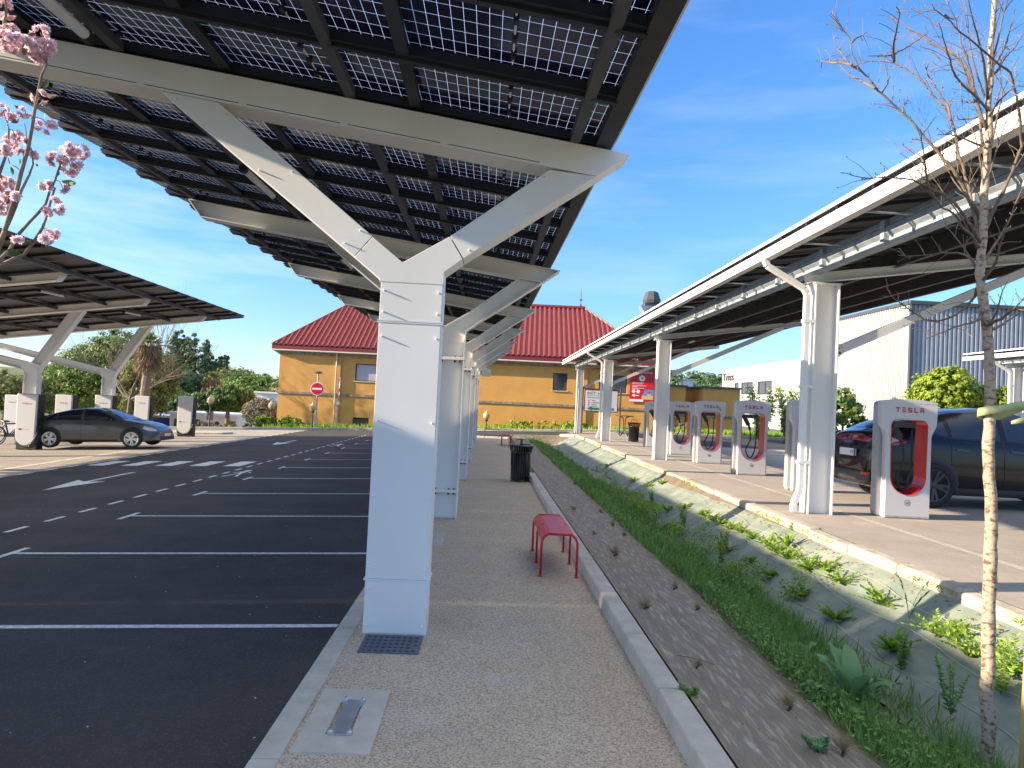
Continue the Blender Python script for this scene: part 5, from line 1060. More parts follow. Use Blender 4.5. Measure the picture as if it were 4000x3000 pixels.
# ------------------------------------------------------------------ cars
def car(label, nm, prof, Ln, Wd, Hs, wx, wr, paint, rim, belt, wins, arch, dark_lower=False, simple=False, lamps=(), handles=()):
    t = thing(nm, label, 'car')
    px = [p[0] for p in prof]; pz = [p[1] for p in prof]
    def top(x): return float(np.interp(x, px, pz))
    def hw(x): s = abs(2 * x / Ln - 1); return Wd / 2 * (1 - .07 * s ** 4 - .28 * s ** 16)
    def ring(x):
        tp = top(x); w = hw(x); bz = belt(x); bl = min(bz, tp - .05); s = abs(2 * x / Ln - 1)
        zb = .19 + .10 * s ** 8; k_ = min(1, max(0, (tp - bl - .05) / .42)); rw = w * (.93 - .21 * k_)
        pts = [(0, zb), (w * .8, zb), (w * .955, zb + .03), (w * .985, zb + .16), (w, min(.58, bl - .2)), (w * .985, bl - .12), (w * .955, bl - .02), (w * (.955 * (1 - .5 * k_) + .47 * .93 * k_ * 1.0 + 0), (bl + tp) / 2) if False else (w * .95 + (rw - w * .95) * .06, bl + .02 * k_), (rw + (w * .95 - rw) * .45, bl + (tp - bl) * .55), (rw, tp - .06 * (.4 + .6 * k_)), (rw * .9, tp - .015), (rw * .5, tp + .012), (0, tp + .02)]
        for _ in range(2):
            q = [pts[0]]
            for (a, c), (d, e) in zip(pts, pts[1:]): q += [(a * .75 + d * .25, c * .75 + e * .25), (a * .25 + d * .75, c * .25 + e * .75)]
            pts = q + [pts[-1]]
        return pts
    X = list(np.linspace(0, .35, 9)) + list(np.linspace(.35, Ln - .35, 42))[1:-1] + list(np.linspace(Ln - .35, Ln, 9))
    b = MB(); rs = [ring(x) for x in X]; n = len(rs[0])
    for sg in (1, -1):
        o = len(b.v)
        for x, r_ in zip(X, rs): b.v += [(x, sg * y, z) for y, z in r_]
        for i in range(len(X) - 1):
            for j in range(n - 1): b.f.append((o + i * n + j, o + i * n + j + 1, o + (i + 1) * n + j + 1, o + (i + 1) * n + j)); b.uv.append(None); b.mi.append(0)
        for i in (0, len(X) - 1): b.f.append(tuple(o + i * n + j for j in range(n))); b.uv.append(None); b.mi.append(0)
    me = b.mesh('body', paint, True); bm = bmesh.new(); bm.from_mesh(me); bmesh.ops.remove_doubles(bm, verts=bm.verts, dist=.001); bmesh.ops.recalc_face_normals(bm, faces=bm.faces); bm.to_mesh(me); bm.free(); me.polygons.foreach_set('use_smooth', [True] * len(me.polygons))
    o = bpy.data.objects.new('body', me); COL.objects.link(o); o.parent = t
    def yat(x, z):
        r_ = ring(x); k0 = min(range(len(r_)), key=lambda i: -r_[i][0]); best = r_[-1][0]
        for (ya, za), (yb, zb2) in zip(r_[3:], r_[4:]):
            if (za - z) * (zb2 - z) <= 0 and abs(zb2 - za) > 1e-6: return ya + (yb - ya) * (z - za) / (zb2 - za)
        return best
    def zat(x, y):
        r_ = ring(x)[::-1]
        for (ya, za), (yb, zb2) in zip(r_, r_[1:]):
            if (ya - y) * (yb - y) <= 0 and abs(yb - ya) > 1e-6: return za + (zb2 - za) * (y - ya) / (yb - ya)
        return top(x)
    def side(name, poly, mt_, off=.004, parent=None, nx_=26, nz_=8, both=True):
        xs_ = [p[0] for p in poly]; x0, x1 = min(xs_), max(xs_); out = None
        for sg in ((1, -1) if both else (-1,)):
            b = MB(); cols = []
            for i in range(nx_ + 1):
                x = x0 + (x1 - x0) * (i / nx_); x = min(max(x, x0 + 1e-4), x1 - 1e-4); zs = []
                for (xa, za), (xb, zb2) in zip(poly, poly[1:] + poly[:1]):
                    if (xa - x) * (xb - x) <= 0 and abs(xb - xa) > 1e-9: zs.append(za + (zb2 - za) * (x - xa) / (xb - xa))
                zl, zh = min(zs), max(zs); cols.append([(x, sg * (yat(x, zl + (zh - zl) * j / nz_) + off), zl + (zh - zl) * j / nz_) for j in range(nz_ + 1)])
            for c_ in cols: b.v += c_
            m_ = nz_ + 1
            for i in range(nx_):
                for j in range(nz_): b.f.append((i * m_ + j, (i + 1) * m_ + j, (i + 1) * m_ + j + 1, i * m_ + j + 1)); b.uv.append(None); b.mi.append(0)
            out = b.obj(name, mt_, parent or t, smooth=True)
        return out
    def topp(name, x0, x1, w0, w1, mt_, off=.004, parent=None):
        b = MB(); nx_, ny_ = 16, 12
        for i in range(nx_ + 1):
            x = x0 + (x1 - x0) * i / nx_; w = (w0 + (w1 - w0) * i / nx_)
            for j in range(ny_ + 1): y = w * (2 * j / ny_ - 1); b.v.append((x, y, zat(x, abs(y)) + off))
        for i in range(nx_):
            for j in range(ny_): b.f.append((i * (ny_ + 1) + j, (i + 1) * (ny_ + 1) + j, (i + 1) * (ny_ + 1) + j + 1, i * (ny_ + 1) + j + 1)); b.uv.append(None); b.mi.append(0)
        return b.obj(name, mt_, parent or t, smooth=True)
    for w in wins: side('window', w, M['glass_dark'])
    ws = arch['ws']; topp('windscreen', ws[0], ws[1], ws[2], ws[3], M['glass_dark']); rw_ = arch['rw']; topp('rear_window', rw_[0], rw_[1], rw_[2], rw_[3], M['glass_dark'])
    if 'roof' in arch: q = arch['roof']; topp('glass_roof', q[0], q[1], q[2], q[3], M['glass_dark'])
    for x in wx:
        ac = [(x + (wr + .065) * math.cos(a), wr + .02 + (wr + .065) * math.sin(a)) for a in np.linspace(-.35, math.pi + .35, 22)]
        side('wheel_arch', [p for p in ac if p[1] > .21], M['black'] if not dark_lower else M['arch_grey'], .003)
        ac = [(x + (wr + .03) * math.cos(a), wr + .01 + (wr + .03) * math.sin(a)) for a in np.linspace(-.35, math.pi + .35, 22)]
        side('arch_recess', [p for p in ac if p[1] > .21], M['black'], .0055)
        for sg in (1, -1):
            yo = Wd / 2 + .014; b = MB(); b.lathe([(wr * .68, -.2), (wr * .93, -.19), (wr, -.15), (wr, -.03), (wr * .95, .0), (wr * .74, .012), (wr * .72, -.01), (wr * .68, -.02)], (x, 0, wr), 32, 'y'); b.v = [(a, sg * (c + yo) if True else 0, e) for a, c, e in b.v]
            wh = b.obj('wheel', M['tyre'], t, smooth=True)
            b = MB(); b.lathe([(wr * .73, -.03), (wr * .70, -.005), (wr * .66, -.02), (wr * .62, -.06), (0, -.06)], (x, 0, wr), 32, 'y')
            b.v = [(a, sg * (c + yo), e) for a, c, e in b.v]; rd = b.obj('rim_dish', M['black'], wh, smooth=True)
            b = MB()
            b.lathe([(wr * .735, -.02), (wr * .72, .006), (wr * .655, .0), (wr * .65, -.03)], (x, 0, wr), 32, 'y'); b.lathe([(wr * .15, -.05), (wr * .13, -.005), (0, .0)], (x, 0, wr), 16, 'y')
            for q in range(10):
                a = 2 * math.pi * q / 10 + .15 + (.13 if q % 2 else -.13); b.bar((x + wr * .1 * math.cos(a), -.022, wr + wr * .1 * math.sin(a)), (x + wr * .7 * math.cos(a - .06), -.008, wr + wr * .7 * math.sin(a - .06)), .042 * (wr / .33), .02, up=(0, 1, 0))
            b.v = [(a, sg * (c + yo), e) for a, c, e in b.v]; b.obj('rim', rim, wh)
    return t, side, topp, yat, zat
M['tyre'] = mat('tyre', (.02, .02, .02), .75); M['arch_grey'] = mat('grey_cladding', (.05, .05, .052), .55)
M['paint_grey'] = mat('graphite_car_paint', (.095, .092, .09), .3, metal=.35, coat=.6); M['paint_black'] = mat('black_car_paint', (.006, .006, .008), .22, coat=.55, spec=.25)
M['rim_silver'] = mat('silver_rim', (.72, .73, .74), .35, metal=.3); M['rim_dark'] = mat('dark_rim', (.07, .07, .075), .4, metal=.4)
M['lamp_red'] = mat('red_lamp_glass', (.5, .01, .012), .12, coat=1); M['lamp_clear'] = mat('clear_lamp', (.5, .52, .55), .1, coat=1)
LS = 4.55
sedan = [(0, .70), (.03, .92), (.1, 1.02), (.3, 1.09), (.55, 1.14), (1.0, 1.27), (1.5, 1.39), (1.95, 1.43), (2.3, 1.42), (2.7, 1.31), (3.1, 1.13), (3.35, 1.02), (3.7, .96), (4.1, .86), (4.35, .74), (4.5, .58), (4.55, .45)]
bel = lambda x: float(np.interp(x, [0, .5, 1.2, 3.2, 3.6, 4.55], [.88, 1.0, 1.0, .92, .84, .4]))
t, side, topp, yat, zat = car('graphite grey sedan with silver wheels parked in the left charging bays', 'parked_car', sedan, LS, 1.82, 1.43, (.93, 3.68), .335, M['paint_grey'], M['rim_silver'], bel,
    [[(.78, 1.04), (1.1, 1.235), (1.12, 1.02), (.82, 1.01)], [(1.16, 1.02), (1.16, 1.26), (1.5, 1.345), (1.93, 1.375), (1.95, 1.0)], [(2.02, 1.0), (2.0, 1.37), (2.35, 1.355), (2.75, 1.225), (3.12, 1.03), (3.1, .98)]],
    dict(ws=(2.55, 3.28, .50, .66), rw=(.55, 1.35, .5, .46), roof=(1.4, 2.5, .46, .48)))
side('door_gap', [(1.98, .3), (1.98, .98), (1.992, .98), (1.992, .3)], M['seam'], .0045, nx_=2); side('door_gap', [(1.05, .62), (1.02, .98), (1.032, .98), (1.062, .62)], M['seam'], .0045, nx_=2); side('door_gap', [(3.2, .32), (3.16, .9), (3.172, .9), (3.212, .32)], M['seam'], .0045, nx_=2)
for x in (1.1, 2.1): side('door_handle', [(x, .845), (x, .875), (x + .22, .86), (x + .22, .83)], M['black'], .012, nx_=5, nz_=2)
side('headlight', [(4.02, .70), (4.05, .78), (4.4, .66), (4.44, .60), (4.2, .62)], M['lamp_clear'], .006); side('tail_light', [(.03, .9), (.06, 1.0), (.42, .97), (.4, .9)], M['lamp_red'], .006)
side('sill', [(1.35, .2), (1.35, .3), (3.2, .3), (3.2, .2)], M['black'], .006)
b = MB(); b.bar((2.98, -.93, .98), (3.0, -1.05, 1.02), .1, .12); o = b.obj('mirror', M['gloss_black'], t, bevel=.03); b = MB(); b.bar((2.98, .93, .98), (3.0, 1.05, 1.02), .1, .12); b.obj('mirror', M['gloss_black'], t, bevel=.03)
b = MB(); b.box(4.545, 4.556, -.26, .26, .4, .5); b.obj('number_plate', M['signwhite'], t); b = MB(); b.box(4.49, 4.553, -.6, .6, .25, .36); b.obj('intake', M['black'], t)
t.location = (-16.12, 25.75, lot(-14) - .02); t.rotation_euler = (0, -math.atan(.04), R(2.5)); t.scale = (1, 1, .965)
suv = [(0, .78), (.03, 1.0), (.1, 1.12), (.3, 1.2), (.55, 1.32), (.9, 1.45), (1.4, 1.57), (1.9, 1.62), (2.4, 1.6), (2.9, 1.47), (3.4, 1.22), (3.65, 1.1), (4.0, 1.03), (4.4, .9), (4.65, .72), (4.75, .5)]
belu = lambda x: float(np.interp(x, [0, .5, 1.2, 3.4, 3.8, 4.75], [1.02, 1.12, 1.1, 1.02, .95, .5]))
t, side, topp, yat, zat = car('black hatchback with grey lower cladding backed up to the charger marked 2C', 'parked_car', suv, 4.75, 1.92, 1.62, (.93, 3.82), .36, M['paint_black'], M['rim_dark'], belu,
    [[(.75, 1.16), (1.15, 1.38), (1.2, 1.14)], [(1.24, 1.13), (1.22, 1.4), (1.6, 1.52), (2.05, 1.545), (2.07, 1.11)], [(2.13, 1.11), (2.12, 1.545), (2.5, 1.52), (2.95, 1.38), (3.45, 1.12), (3.4, 1.07)]],
    dict(ws=(2.75, 3.55, .52, .70), rw=(.32, .95, .60, .56), roof=(1.0, 2.7, .52, .52)), dark_lower=True)
side('tail_light', [(.015, 1.0), (.06, 1.1), (.25, 1.12), (.48, 1.06), (.5, 1.02), (.3, .96)], M['lamp_red'], .008)
side('lamp_lens', [(.1, 1.02), (.12, 1.075), (.3, 1.085), (.4, 1.045), (.28, 1.0)], M['lamp_clear'], .011)
side('sill', [(1.3, .2), (1.3, .33), (3.42, .33), (3.42, .2)], M['arch_grey'], .006); side('door_gap', [(2.09, .34), (2.09, 1.08), (2.102, 1.08), (2.102, .34)], M['seam'], .0045, nx_=2)
side('door_gap', [(1.22, .7), (1.2, 1.1), (1.212, 1.1), (1.232, .7)], M['seam'], .0045, nx_=2); side('window_trim', [(.72, 1.125), (.72, 1.14), (3.4, 1.06), (3.4, 1.045)], M['gloss_black'], .008)
for x in (1.3, 2.2): side('door_handle', [(x, .93), (x, .96), (x + .22, .945), (x + .22, .915)], M['gloss_black'], .012, nx_=5, nz_=2)
b = MB(); b.box(-.03, .02, -.72, .72, .34, .5); b.obj('bumper_cladding', M['arch_grey'], t, bevel=.02); b = MB(); b.box(-.045, -.02, -.28, .28, .74, .86); pl = b.obj('number_plate', M['signwhite'], t)
text('plate_text', 'FY', .09, M['ink'], pl, (-.047, -.17, .765), (R(90), 0, R(-90)), ext=.001); b = MB(); b.box(-.047, -.045, -.28, -.24, .74, .86); b.obj('plate_band', M['navy'], pl)
b = MB(); b.box(-.04, .0, .5, .72, .45, .5); b.box(-.04, .0, -.72, -.5, .45, .5); b.obj('reflector', M['lamp_red'], t)
b = MB(); b.bar((3.2, -1.0, 1.12), (3.22, -1.12, 1.15), .1, .13); b.obj('mirror', M['gloss_black'], t, bevel=.03)
t.location = (6.78, 12.74, .355); t.rotation_euler = (0, 0, R(-1)); t.scale = (1.06, 1.0, 1.08)
for lb, x, y, rz in (('small white car parked far left between two slim chargers', -30.0, 60.5, .1), ('small white car parked in front of the white pavilion', -27.0, 60.0, 0)):
    tt, side, topp, yat, zat = car(lb, 'parked_car', sedan, LS, 1.82, 1.43, (.93, 3.68), .335, M['signwhite'], M['rim_silver'], bel, [[(.82, 1.04), (1.16, 1.26), (1.5, 1.345), (2.35, 1.355), (2.75, 1.225), (3.12, 1.03), (3.1, .98)]], dict(ws=(2.55, 3.28, .50, .66), rw=(.55, 1.35, .5, .46)))
    tt.location = (x, y, -2.73); tt.rotation_euler = (0, 0, R(180) + rz)

# bicycles parked behind the left chargers
def bike(label, x, y, rz):
    t = thing('bicycle', label, 'bicycle', (x, y, lot(x)), rz, 'bicycles by the left chargers')
    for cx in (0, 1.05):
        b = MB(); b.tube([(cx + .34 * math.cos(a), 0, .34 + .34 * math.sin(a)) for a in np.linspace(0, 2 * math.pi, 29)], .022, 6, False); w = b.obj('wheel', M['tyre'], t)
        b = MB(); [b.bar((cx, 0, .34), (cx + .33 * math.cos(a), 0, .34 + .33 * math.sin(a)), .004, .004) for a in np.linspace(0, 2 * math.pi, 15)]; b.obj('spokes', M['chrome'], w)
    b = MB()
    for p, q in (((0, .34), (.45, .32)), ((.45, .32), (.3, .85)), ((.3, .78), (.85, .8)), ((.45, .32), (.88, .72)), ((0, .34), (.33, .75)), ((.84, .88), (1.05, .34))): b.tube([(p[0], 0, p[1]), (q[0], 0, q[1])], .018, 6)
    b.obj('frame', M['darkgrey'], t); b = MB(); b.box(.18, .42, -.07, .07, .86, .91); b.obj('saddle', M['black'], t, bevel=.02)
    b = MB(); b.tube([(.82, 0, .86), (.85, 0, 1.0)], .015, 6); b.tube([(.85, -.28, 1.0), (.87, 0, 1.0), (.85, .28, 1.0)], .014, 6); b.obj('handlebar', M['chrome'], t)
    return t
bike('bicycle with chrome handlebar between the two nearest slim chargers, front one', -18.6, 27.3, R(65)); bike('bicycle standing just behind the other bicycle beside the left slim chargers', -19.2, 28.1, R(60))
# ------------------------------------------------------------------ vegetation
M['bark'] = mat('brown_bark', (.16, .11, .07), .9, c2=(.26, .19, .13), ns=12, bump=.6, bs=25)
M['birch'] = mat('pale_spotted_bark', (.40, .32, .23), .85, c2=(.12, .075, .045), ns=26, lo=.5, hi=.64, bump=.7, bs=60, bdist=.006, stretch=(1, 1, 1.5), detail=3)
M['twig'] = mat('twig_bark', (.095, .068, .052), .85, c2=(.19, .145, .10), ns=14)
L1 = leafmat('leaf_mid_green', (.07, .13, .025), (.20, .29, .06)); L2 = leafmat('leaf_dark_green', (.035, .08, .025), (.10, .19, .05)); L3 = leafmat('leaf_yellow_green', (.13, .20, .02), (.33, .42, .05))
L4 = leafmat('leaf_olive', (.12, .15, .04), (.30, .31, .10)); L5 = leafmat('leaf_brown', (.16, .10, .05), (.36, .25, .13), trans=.15); L6 = leafmat('leaf_poplar', (.05, .10, .04), (.15, .24, .08))
L7 = leafmat('fresh_green_leaf', (.15, .29, .03), (.34, .50, .07)); L8 = leafmat('grass_blade', (.11, .23, .04), (.28, .45, .11), trans=.35); L9 = leafmat('dry_grass', (.30, .20, .10), (.50, .38, .2), trans=.2)
L10 = leafmat('blue_green_leaf', (.12, .24, .09), (.22, .38, .15), trans=.25); L11 = leafmat('yellow_flower', (.45, .33, .02), (.7, .6, .04)); LB = leafmat('pink_petal', (.86, .56, .60), (.96, .86, .87), rough=.5, trans=.45)
LBZ = leafmat('bronze_leaf', (.16, .08, .03), (.3, .16, .06)); LH = leafmat('heath_grey', (.16, .14, .10), (.3, .28, .2)); LF = leafmat('far_wood_leaf', (.05, .10, .045), (.15, .24, .085), trans=.2)

def limbs(b, base, z1, n, spread, r0, seed=0, up=.6, zfork=.5):
    r_ = random.Random(seed); bx, by, bz = base; zf = bz + (z1 - bz) * zfork
    b.tube([(bx, by, bz - .1), (bx + r_.uniform(-.1, .1), by, (bz + zf) / 2), (bx, by, zf)], [r0, r0 * .8, r0 * .65], 8)
    for i in range(n):
        a = 2 * math.pi * i / n + r_.uniform(-.4, .4); s = spread * r_.uniform(.6, 1); p = Vector((bx, by, zf - r_.uniform(0, .2) * (zf - bz)))
        e = Vector((bx + s * math.cos(a), by + s * math.sin(a), zf + (z1 - zf) * r_.uniform(.5, 1) * up)); m_ = (p + e) / 2 + Vector((r_.uniform(-.15, .15), r_.uniform(-.15, .15), -.12)) * s * .4
        b.tube([p, m_, e], [r0 * .42, r0 * .28, r0 * .08], 6)
def tree(name, label, base, blobs, n, size, lm, r0=.2, nl=6, zfork=.5, spread=None, cat='tree', group=None, **kw):
    t = thing(name, label, cat, base, group=group); b = MB(); top = max(q[2] + q[5] for q in blobs); sp = spread or max(q[3] for q in blobs) * .8
    limbs(b, base, top, nl, sp, r0, seed=len(label), zfork=zfork); b.obj('trunk', M['bark'], t)
    crown('crown', blobs, n, size, lm, t, **kw); return wfix(t)
# umbrella pine
blobs = [(-19.2, 52, 1.1, 2.3, 2.0, .75), (-20.3, 51.5, .75, 1.2, 1.3, .55), (-18.0, 52.2, 1.2, 1.1, 1.3, .7), (-18.9, 51.4, 1.55, 1.4, 1.2, .6)]
t = tree('umbrella_pine', 'broad umbrella pine with dark flat crown left of the hotel', (-19, 52, -.75), blobs, 9000, .12, L2, r0=.2, nl=9, zfork=.42, spread=1.9, clump=.2, shell=.35)
b = MB()
P, out, tt_ = crown_pts(blobs, 500, .2, .9, seeds=250); P = P[out[:, 2] > .2]
stuff(quads('candles', P + [0, 0, .1], RNG.normal(size=P.shape) * [1, 1, .1], np.tile([0, 0, 1.], (len(P), 1)), .13, .03, leafmat('pine_candle', (.3, .28, .12), (.45, .42, .2)), t))
wfix(t)
tree('globe_hedge', 'large clipped dome shaped shrub with brown lower edge left of the hotel', (-15.6, 49, -.6), [(-15.6, 49, .35, 1.25, 1.2, .95)], 9000, .06, LH, cat='shrub', r0=.1, shell=.88, clump=.12, zfork=.3, seeds=700)
tree('round_shrub', 'small yellow green shrub at the left corner of the hotel', (-14.3, 45.8, -.55), [(-14.3, 45.9, -.2, .72, .6, .5)], 3500, .06, L3, cat='shrub', r0=.04, zfork=.3, shell=.7, clump=.2)
for i, (x, w) in enumerate(((-19.3, .5), (-18.3, .6), (-17.3, .45), (-16.4, .6), (-15.4, .4))):
    tree('low_shrub', ['grey green low shrub beside the globe lamp under the pine', 'grey green low shrub under the trunk of the umbrella pine', 'small grey shrub right of the pine trunk behind the kerb', 'low grey green shrub between the pine and the dome shaped shrub', 'low green shrub at the foot of the dome shaped shrub'][i], (x, 45.5, -.75), [(x, 45.6, -.55, w, .4, .27)], 900, .06, LH if i < 3 else L4, cat='shrub', r0=.03, zfork=.2, group='low shrubs along the far kerb')
# palms
def palm(label, x, y, z0, zc_, r, nfr, cut=False, skirt=True):
    t = thing('palm_tree', label, 'palm tree', (x, y, z0)); r_ = random.Random(int(abs(x) * 10)); b = MB(); k_ = 16
    b.tube([(x + .04 * math.sin(i * .7), y, z0 + (zc_ - z0) * i / k_) for i in range(k_ + 1)], [.24 + .035 * (i % 2) + (.2 if (i > k_ * .62 and skirt) else 0) * min(1, (i - k_ * .62) / 3) for i in range(k_ + 1)], 10); b.obj('trunk', M['bark'], t)
    P = []; U = []; Tn = []
    for i in range(nfr):
        a = r_.uniform(0, 2 * math.pi); el = r_.uniform(-.2, 1.3) if not cut else r_.uniform(.2, 1.0); L_ = r * r_.uniform(.75, 1); c, s = math.cos(a), math.sin(a)
        for q in range(9):      # fan blades
            f = (q - 4) * .17; d = np.array([math.cos(el) * math.cos(a + f), math.cos(el) * math.sin(a + f), math.sin(el) - .12 * abs(q - 4) / 4]); st = np.array([x, y, zc_]) + np.array([math.cos(el) * c, math.cos(el) * s, math.sin(el)]) * L_ * .45
            P.append(st + d * L_ * .3); U.append(d); Tn.append(r_.random())
    P, U = np.array(P), np.array(U); quads('fronds', P, rdir(len(P)), U, r * .32, .035, L4, t, Tn)
    if skirt:
        n = 1500; a = RNG.random(n) * 6.283; rr_ = .3 + .55 * RNG.random(n) ** .7 * r * .75; zz_ = zc_ + .1 - RNG.random(n) ** .8 * r * 1.6
        P = np.stack([x + rr_ * np.cos(a), y + rr_ * np.sin(a), zz_], 1); U = np.stack([np.cos(a) * .45, np.sin(a) * .45, -np.ones(n)], 1) + RNG.normal(size=(n, 3)) * .2
        quads('dead_fronds', P, rdir(n), U, .28, .022, L5, t)
    return wfix(t)
palm('palm with thick skirt of brown dead fronds rising behind the grey car', -20.2, 42, -.6, 4.2, 1.0, 42)
palm('short cut back palm with sparse fan leaves above the umbrella pine', -23.4, 60, -.8, 2.5, 1.05, 16, cut=True, skirt=True)
# conifer mass and other trees, left
tree('broad_conifer', 'tall broad conifer behind the two canopy columns, left of the palm', (-33, 60, -1.6), [(-33, 60, 2.2, 3.6, 3, 3.2), (-31.2, 60, 4.1, 2.2, 2.4, 2.4), (-35.6, 60, 1.2, 2.4, 2.4, 2.0), (-29.9, 59, 1.8, 1.8, 2, 2.4)], 40000, .11, L1, r0=.35, clump=.2, shell=.6)
tree('broad_conifer', 'olive tinged conifer filling the gap between column and palm', (-28.2, 58, -1.6), [(-28.2, 58, 1.6, 2.4, 2.2, 2.6), (-26.8, 58, 2.8, 1.6, 1.8, 1.9)], 20000, .10, L4, r0=.3, clump=.22)
tree('low_pine', 'low pine with pale candles at the left edge behind the first slim charger', (-33.6, 50, -1.4), [(-33.6, 50, .9, 2.4, 2, 1.35), (-31.4, 51, .8, 1.4, 1.4, 1.1)], 8000, .12, L4, r0=.2)
tree('round_tree', 'bright green round tree above the low pine at the left edge', (-39, 66, -1.6), [(-39, 66, 1.9, 2.8, 2.4, 1.9)], 11000, .12, L1)
t = thing('bare_tree', 'leafless spreading tree with tan limbs just behind the skirted palm', 'tree', (-22.8, 45.3, -.75)); r_ = random.Random(4); b = MB()
def grow(b, p, d, L_, r0, lv, r_, ends, bend=.25, kids=3):
    pts = [p]; rad = [r0]; q = Vector(p); dd = Vector(d)
    for i in range(5):
        dd = (dd + Vector((r_.uniform(-1, 1), r_.uniform(-1, 1), r_.uniform(-.5, .8))) * bend).normalized(); q = q + dd * L_ / 5; pts.append(q.copy()); rad.append(r0 * (1 - .7 * (i + 1) / 5))
    b.tube(pts, rad, 5 if lv else 7); ends += [(p_, dd.copy()) for p_ in pts[2:]]
    if lv < 3:
        for i in range(kids): j = r_.randint(2, 5); nd = (dd + Vector((r_.uniform(-1, 1), r_.uniform(-1, 1), r_.uniform(-.2, 1))) * .8).normalized(); grow(b, pts[j], nd, L_ * r_.uniform(.5, .75), rad[j] * .75, lv + 1, r_, ends, bend, kids)
en = []
b.tube([(-22.8, 45.3, -.8), (-22.75, 45.3, .3), (-22.7, 45.3, 1.2)], [.17, .14, .12], 8)
for d in ((.95, 0, .42), (.8, .25, .62), (.7, .1, .9), (-.6, .2, .9), (.2, -.2, 1), (-.9, .1, .5), (.6, -.3, .3)): grow(b, Vector((-22.7, 45.3, .9)), Vector(d).normalized(), 3.9, .08, 0, r_, en, .2, 4)
b.obj('branches', M['twig'], t); wfix(t)
# poplars
for i, (x, zt, w) in enumerate(((-49.0, 10.6, 1.5), (-47.9, 10.5, 1.2), (-46.3, 11.0, 1.9), (-44.2, 9.5, 1.5), (-42.9, 7.1, 1.3), (-41.8, 7.0, .9), (-41.0, 7.2, 1.1), (-39.4, 4.9, .6))):
    lb = ['first tall poplar from the left in the row behind the bare limbs', 'second poplar from the left, narrow with gaps', 'widest and tallest poplar of the row', 'tall poplar standing just right of the tallest one', 'shorter poplar right of the tall group', 'slim poplar, left one of the close small pair', 'slim poplar, right one of the close small pair', 'tiny dark conifer at the right end of the poplar row'][i]
    tree('poplar', lb, (x, 110, -2), [(x, 110, zt * .25, w * .62, w * .6, zt * .5), (x, 110, zt * .58, w * .64, w * .6, zt * .34), (x + .1, 110, zt * .84, w * .42, w * .4, zt * .19)], 7000, .15, L6, r0=.25, spread=.6, clump=.3, group='poplars behind the left lot', zfork=.3)
hz = [(-55, 105, 3, 5, 5), (-47, 96, 2.2, 5, 4.5), (-41, 92, 2.6, 4, 4.2), (-37, 100, 3.2, 4.5, 4), (-33.5, 95, 3.0, 3.6, 3.7), (-30, 90, 2.6, 3.8, 3.6), (-26.5, 92, 2.7, 3.2, 3.6), (-36, 78, 1.0, 3.4, 2.6), (-31.5, 76, .8, 3, 2.4), (-27.5, 80, 1.6, 2.8, 2.6), (-41, 74, .9, 3.5, 3), (-24.2, 84, 2.0, 2.5, 3.2), (-46, 80, 1, 4, 3.2)]
pl_ = ['behind the broad conifer', 'below the leftmost poplar', 'below the tallest poplar', 'right of the shorter poplars', 'above the cut back palm', 'above the right half of the umbrella pine', 'nearest the hotel roof corner', 'behind the slim charger beside the palm', 'behind the left half of the umbrella pine', 'behind the right half of the umbrella pine', 'low behind the palm trunk', 'right beside the hotel wall', 'behind the bare tree']
for i, (x, y, z, rx, rz) in enumerate(hz):
    z -= 1.2; rz *= .82
    tree('leafy_tree', ['mid green', 'dark green', 'olive', 'yellow green'][(i * 3 + 1) % 4] + ' wooded tree ' + pl_[i], (x, y, -2.2), [(x, y, z, rx, rx, rz * .85), (x + rx * .4, y, z + rz * .25, rx * .55, rx * .6, rz * .7), (x - rx * .45, y, z - rz * .1, rx * .6, rx * .6, rz * .6)], 9000, .18, [L1, L2, L4, L7][(i * 3 + 1) % 4] if (i * 3 + 1) % 4 != 3 else LF, r0=.3, clump=.26, group='trees beyond the left lot')
# wooded hill on the right and hills left
def hill(name, x0, x1, y, z, seed, wob):
    b = MB(); r_ = random.Random(seed); n = 40
    for i in range(n + 1):
        x = x0 + (x1 - x0) * i / n; h_ = z * math.sin(math.pi * i / n) ** .5 * (1 + wob * math.sin(i * .9 + seed)); b.v += [(x, y - 70, -3), (x, y - 30, h_ * .7), (x, y, h_), (x, y + 60, -3)]
    for i in range(n):
        for j in range(3): b.f.append((i * 4 + j, i * 4 + 4 + j, i * 4 + 5 + j, i * 4 + 1 + j)); b.uv.append(None); b.mi.append(0)
    return struct(b.obj(name, M['meadow'], smooth=True))
hill('hills', 40, 260, 400, 22, 2, .03); hill('hills', -420, -120, 420, 9, 5, .05)
n = 30000; cx = RNG.uniform(60, 200, 420); cy = RNG.uniform(330, 400, 420); cz = np.interp(cy, [330, 370, 400], [2, 14, 23]) ; ci_ = RNG.integers(0, 420, n); d = rdir(n); rr_ = 4.2 * (.7 + .3 * RNG.random(n)[:, None]); P = np.stack([cx[ci_], cy[ci_], cz[ci_]], 1) + d * rr_
stuff(tag(quads('wooded_hillside', P, d + rdir(n) * .4, np.cross(d, rdir(n)), .9, .6, LF, None, RNG.random(420)[ci_] * .7 + RNG.random(n) * .3), 'distant wooded hillside of rounded green crowns behind the annex', 'wood'))
